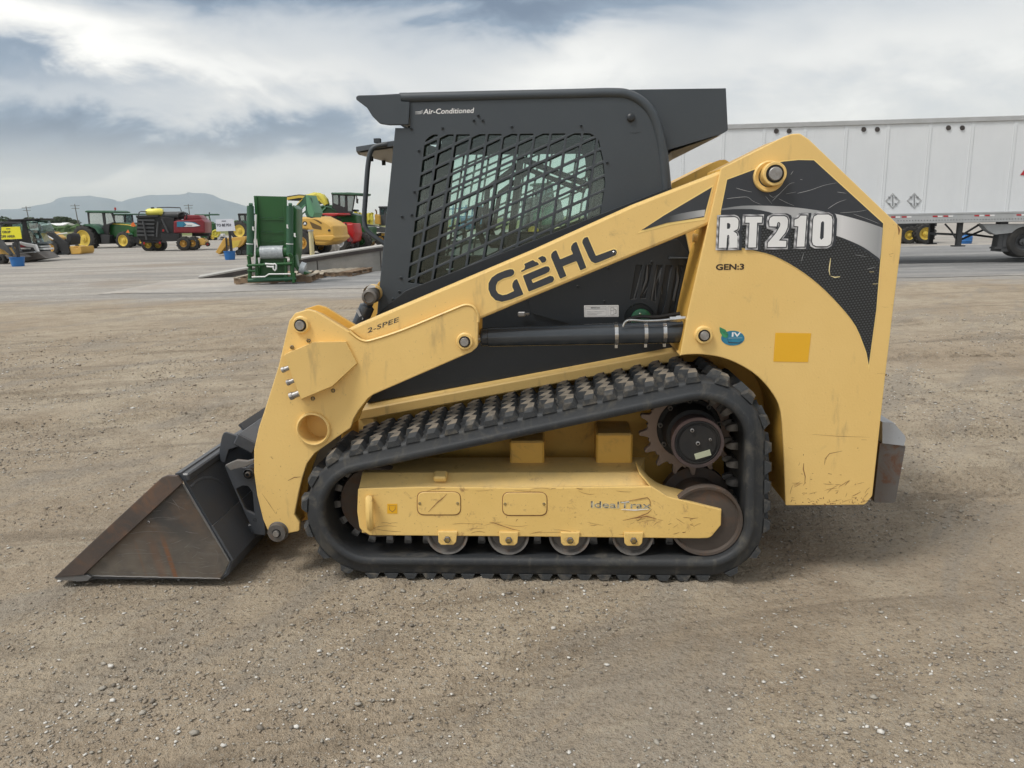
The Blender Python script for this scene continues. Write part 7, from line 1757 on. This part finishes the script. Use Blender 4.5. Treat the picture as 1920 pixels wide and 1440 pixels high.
# side panels, one by one, with raised seams between
pw = (FR.M(1897, 300, 0)[0]-FR.M(1817.5, 300, 0)[0])
xs0 = FR.M(1817.5, 300, 0)[0]
k0 = int(math.floor((XL-xs0)/pw)); k1 = int(math.ceil((XR-xs0)/pw))
first = None
for q in range(k0, k1+1):
    xa = max(XL, xs0+q*pw+.012); xb = min(XR, xs0+(q+1)*pw-.012)
    if xb-xa < .1: continue
    if xb-xa > pw-.03 and first is not None:
        o = first.copy(); COL.objects.link(o); o.parent = trl; o.location = (xa, 0, 0); continue
    mb = MB(); wq = xb-xa; mb.box((wq/2, -.006, (zr1+ztop-.1)/2), (wq, .02, ztop-.1-zr1), None, .006)
    o = build(mb, 'side_panel', TRL, trl); o.location = (xa, 0, 0)
    if wq > pw-.03 and first is None: first = o
sm = None
for q in range(k0, k1+2):
    x_ = xs0+q*pw
    if not XL < x_ < XR: continue
    if sm is None:
        mb = MB(); mb.box((0, -.018, (zr1+ztop-.1)/2), (.10, .016, ztop-.1-zr1), None, .006); sm = build(mb, 'panel_seam', TRL, trl); sm.location = (x_, 0, 0)
        mb = MB()
        for w_ in range(46):
            for sx_ in (-.035, .035): mb.box((sx_, -.028, zr1+.05+w_*(ztop-zr1-.25)/46), (.012, .006, .012))
        rv = build(mb, 'rivet_row', LG, sm, 0, kind='stuff')
    else:
        c = sm.copy(); COL.objects.link(c); c.parent = trl; c.location = (x_, 0, 0)
        d = rv.copy(); COL.objects.link(d); d.parent = c
mb = MB(); mb.box(((XL+XR)/2, -.02, ztop-.045), (XR-XL+.04, .07, .13), None, .01); build(mb, 'top_rail', LG, trl)
mb = MB(); mb.box(((XL+XR)/2, -.02, (zr0+zr1)/2), (XR-XL+.04, .07, zr1-zr0), None, .012); rl = build(mb, 'bottom_rail', LG, trl)
mb = MB(); mb.box(((XL+XR)/2, -.045, zr1-.005), (XR-XL+.04, .04, .04)); build(mb, 'rail_lip', LG, rl)
mb = MB(); mb.box(((XL+XR)/2, TW_/2, zr0+.07), (XR-XL-.1, TW_-.1, .12)); build(mb, 'underframe', BK, trl)
for u_ in (1456.0, 1480, 1620, 1645.5, 1779, 1805): 
    c_ = circ((u_, (245.5 if u_ < 1500 else (242.5 if u_ < 1700 else 239.5))), 4.6, 16); slab('vent_plug', c_, -.045, .03, STEELD, trl, .006)
# red and white tape along the rail: short pieces
tape_r = mat('tape_red', (.42, .02, .03), rough=.4)
for u_, l in ((1671, 8), (1691, 9), (1749, 9), (1769, 9), (1827, 9), (1847, 9), (1906, 9)):
    vv_ = 407.0-(u_-1671)*.0175
    t1 = slab('tape_red', [(u_, vv_-1.3), (u_+l, vv_-1.4), (u_+l, vv_+1.4), (u_, vv_+1.5)], -.060, .004, tape_r, trl, .001)
    slab('tape_white', [(u_+l+.5, vv_-1.3), (u_+l+9, vv_-1.4), (u_+l+9, vv_+1.4), (u_+l+.5, vv_+1.5)], -.060, .004, WP, trl, .001)
for q in range(0, 44):
    u_ = 1684+q*5.5
    if u_ < 1925: slab('rail_bolt', circ((u_, 414-(q*5.5)*.0165), .9, 6), -.062, .006, DG, trl, 0)
MIDG = mat('holder_grey_metal', (.22, .23, .24), rough=.5)
# placard holders: open diamonds with a centre bar
for u_, v_ in ((1674, 376.5), (1714.5, 376)):
    n_ = slab('placard_holder', [(u_, v_-15), (u_+14, v_), (u_, v_+15), (u_-14, v_)], -.030, .014, LG, trl, .003, [[(u_, v_-12.2), (u_+11.2, v_), (u_, v_+12.2), (u_-11.2, v_)]])
    slab('holder_bar', [(u_-.8, v_-10), (u_+.8, v_-10), (u_+.8, v_+10), (u_-.8, v_+10)], -.036, .012, MIDG, n_, .001)
    for (du_, dv_) in ((6, -6), (-6, -6), (6, 6), (-6, 6)): slab('holder_clip', [(u_+du_-2.2, v_+dv_-2.2), (u_+du_+2.2, v_+dv_-1), (u_+du_+1.2, v_+dv_+2.2), (u_+du_-2, v_+dv_+1)], -.040, .012, MIDG, n_, .001)
slab('red_triangle', [(1913, 328), (1924, 314), (1940, 314), (1940, 330)], -.030, .006, tape_r, trl, .001)
# landing gear
for yy in (.35, TW_-.45):
    for u_, vb in ((1796, 461),):
        x, zb_ = FR.M(u_, vb, .35); mb = MB(); mb.box((x, yy, (zb_+zr0)/2), (.13, .13, zr0-zb_), None, .01); lg_ = build(mb, 'landing_leg', DG, trl)
        mb = MB(); mb.box((x, yy, zb_), (.30, .24, .035)); build(mb, 'landing_foot', DG, lg_)
    bar('leg_brace', [(1800, 443, yy), (1838, 420, yy)], yy, .03, DG, trl); bar('leg_brace', [(1792, 447, yy), (1783, 432, yy), (1772, 420, yy)], yy, .025, DG, trl)
x, z = FR.M(1796, 440, .35); mb = MB(); mb.box((x, TW_/2, z), (.06, TW_-.8, .06)); build(mb, 'leg_crossbar', DG, trl)
bar('long_brace', [(1800, 437, 1.2), (1880, 447, 1.2)], 1.2, .03, DG, trl)
bar('long_brace', [(1800, 450, 1.2), (1860, 424, 1.2)], 1.2, .03, DG, trl)
# front suspension box, mud flap and tandem wheels running out of the picture
sx = [(1841, 420), (1920, 420), (1990, 420), (1990, 436), (1905, 436), (1866, 440), (1852, 432)]
slab('slider_frame', sx, .1, .3, LG, trl, .01)
x, zb_ = FR.M(1877, 466, .2); mb = MB(); mb.box((x, .3, (zb_+zr0)/2), (.22, .26, zr0-zb_), None, .01); build(mb, 'support_post', DG, trl); mb = MB(); mb.box((x-.02, .3, zb_+.02), (.34, .3, .05)); build(mb, 'support_foot', DG, trl)
slab('mud_flap', [(1885, 432), (1904, 434), (1893, 472), (1877, 472)], .15, .6, DG, trl, .01)
for u_ in (1921, 1990): wheel(trl, u_, 453.5, 31, .05, .55, .55, rm=DG); wheel(trl, u_, 453.5, 31, TW_-.6, .55, .55, rm=DG)
wheel(trl, 1420, 455, 31, .05, .55, .55, rm=LG); wheel(trl, 1350, 455, 31, .05, .55, .55, rm=LG)
# tractor behind the trailer (wheels show under it), blue barrel
t_ = veh(1737, 457.0, R(6), 'tractor', 'dark green tractor beyond the trailer, only its yellow-rimmed wheels showing beneath', 'tractor')
wheel(t_, 1736.5, 438, 19.5, 0, .6, .62, lugs=16); wheel(t_, 1706, 441, 17, .3, .5, .55, lugs=14); wheel(t_, 1690, 441, 17, 1.4, .5, .55)
slab('body', [(1660, 395), (1760, 395), (1757, 424), (1735, 430), (1668, 436)], .5, 1.0, BK, t_, .04); slab('axle', [(1700, 430), (1722, 428), (1722, 442), (1700, 446)], .6, .8, BK, t_, .03)
t_ = veh(1818, 457.0, 0, 'barrel', 'blue plastic barrel on the ground beyond the trailer legs', 'barrel')
x, z = FR.M(1815.5, 457, 0); r_ = 13*FR.scale(1815, 457, 0); zt_ = FR.M(1815, 440, 0)[1]
mb = MB(); mb.lathe((x, r_, 0), [(.0, r_*.93), (zt_*.3, r_), (zt_*.33, r_*1.03), (zt_*.36, r_), (zt_*.66, r_), (zt_*.69, r_*1.03), (zt_*.72, r_), (zt_, r_*.93), (zt_, .001)], 20, axis='z'); build(mb, 'drum', BUCKET_BLUE, t_)
# ---------------------------------------------------------------- haze over the plain
if HAZE > 0:
    mb = MB(); mb.box((0, 4200, 189), (27000, 11000, 382))
    hz = bpy.data.materials.new('haze_air'); hz.use_nodes = True; hz.node_tree.nodes.clear(); t_ = NT(hz.node_tree)
    out = t_.n('ShaderNodeOutputMaterial'); pv = t_.n('ShaderNodeVolumePrincipled'); pv.inputs['Color'].default_value = (.85, .925, 1.0, 1); pv.inputs['Density'].default_value = HAZE; pv.inputs['Anisotropy'].default_value = .82
    hz.node_tree.links.new(pv.outputs[0], out.inputs['Volume']); hz.cycles.homogeneous_volume = True if hasattr(hz.cycles, 'homogeneous_volume') else None
    build(mb, 'haze', hz, smooth=0, kind='stuff', label='thin pale haze between the lot and the mountains', cat='haze')
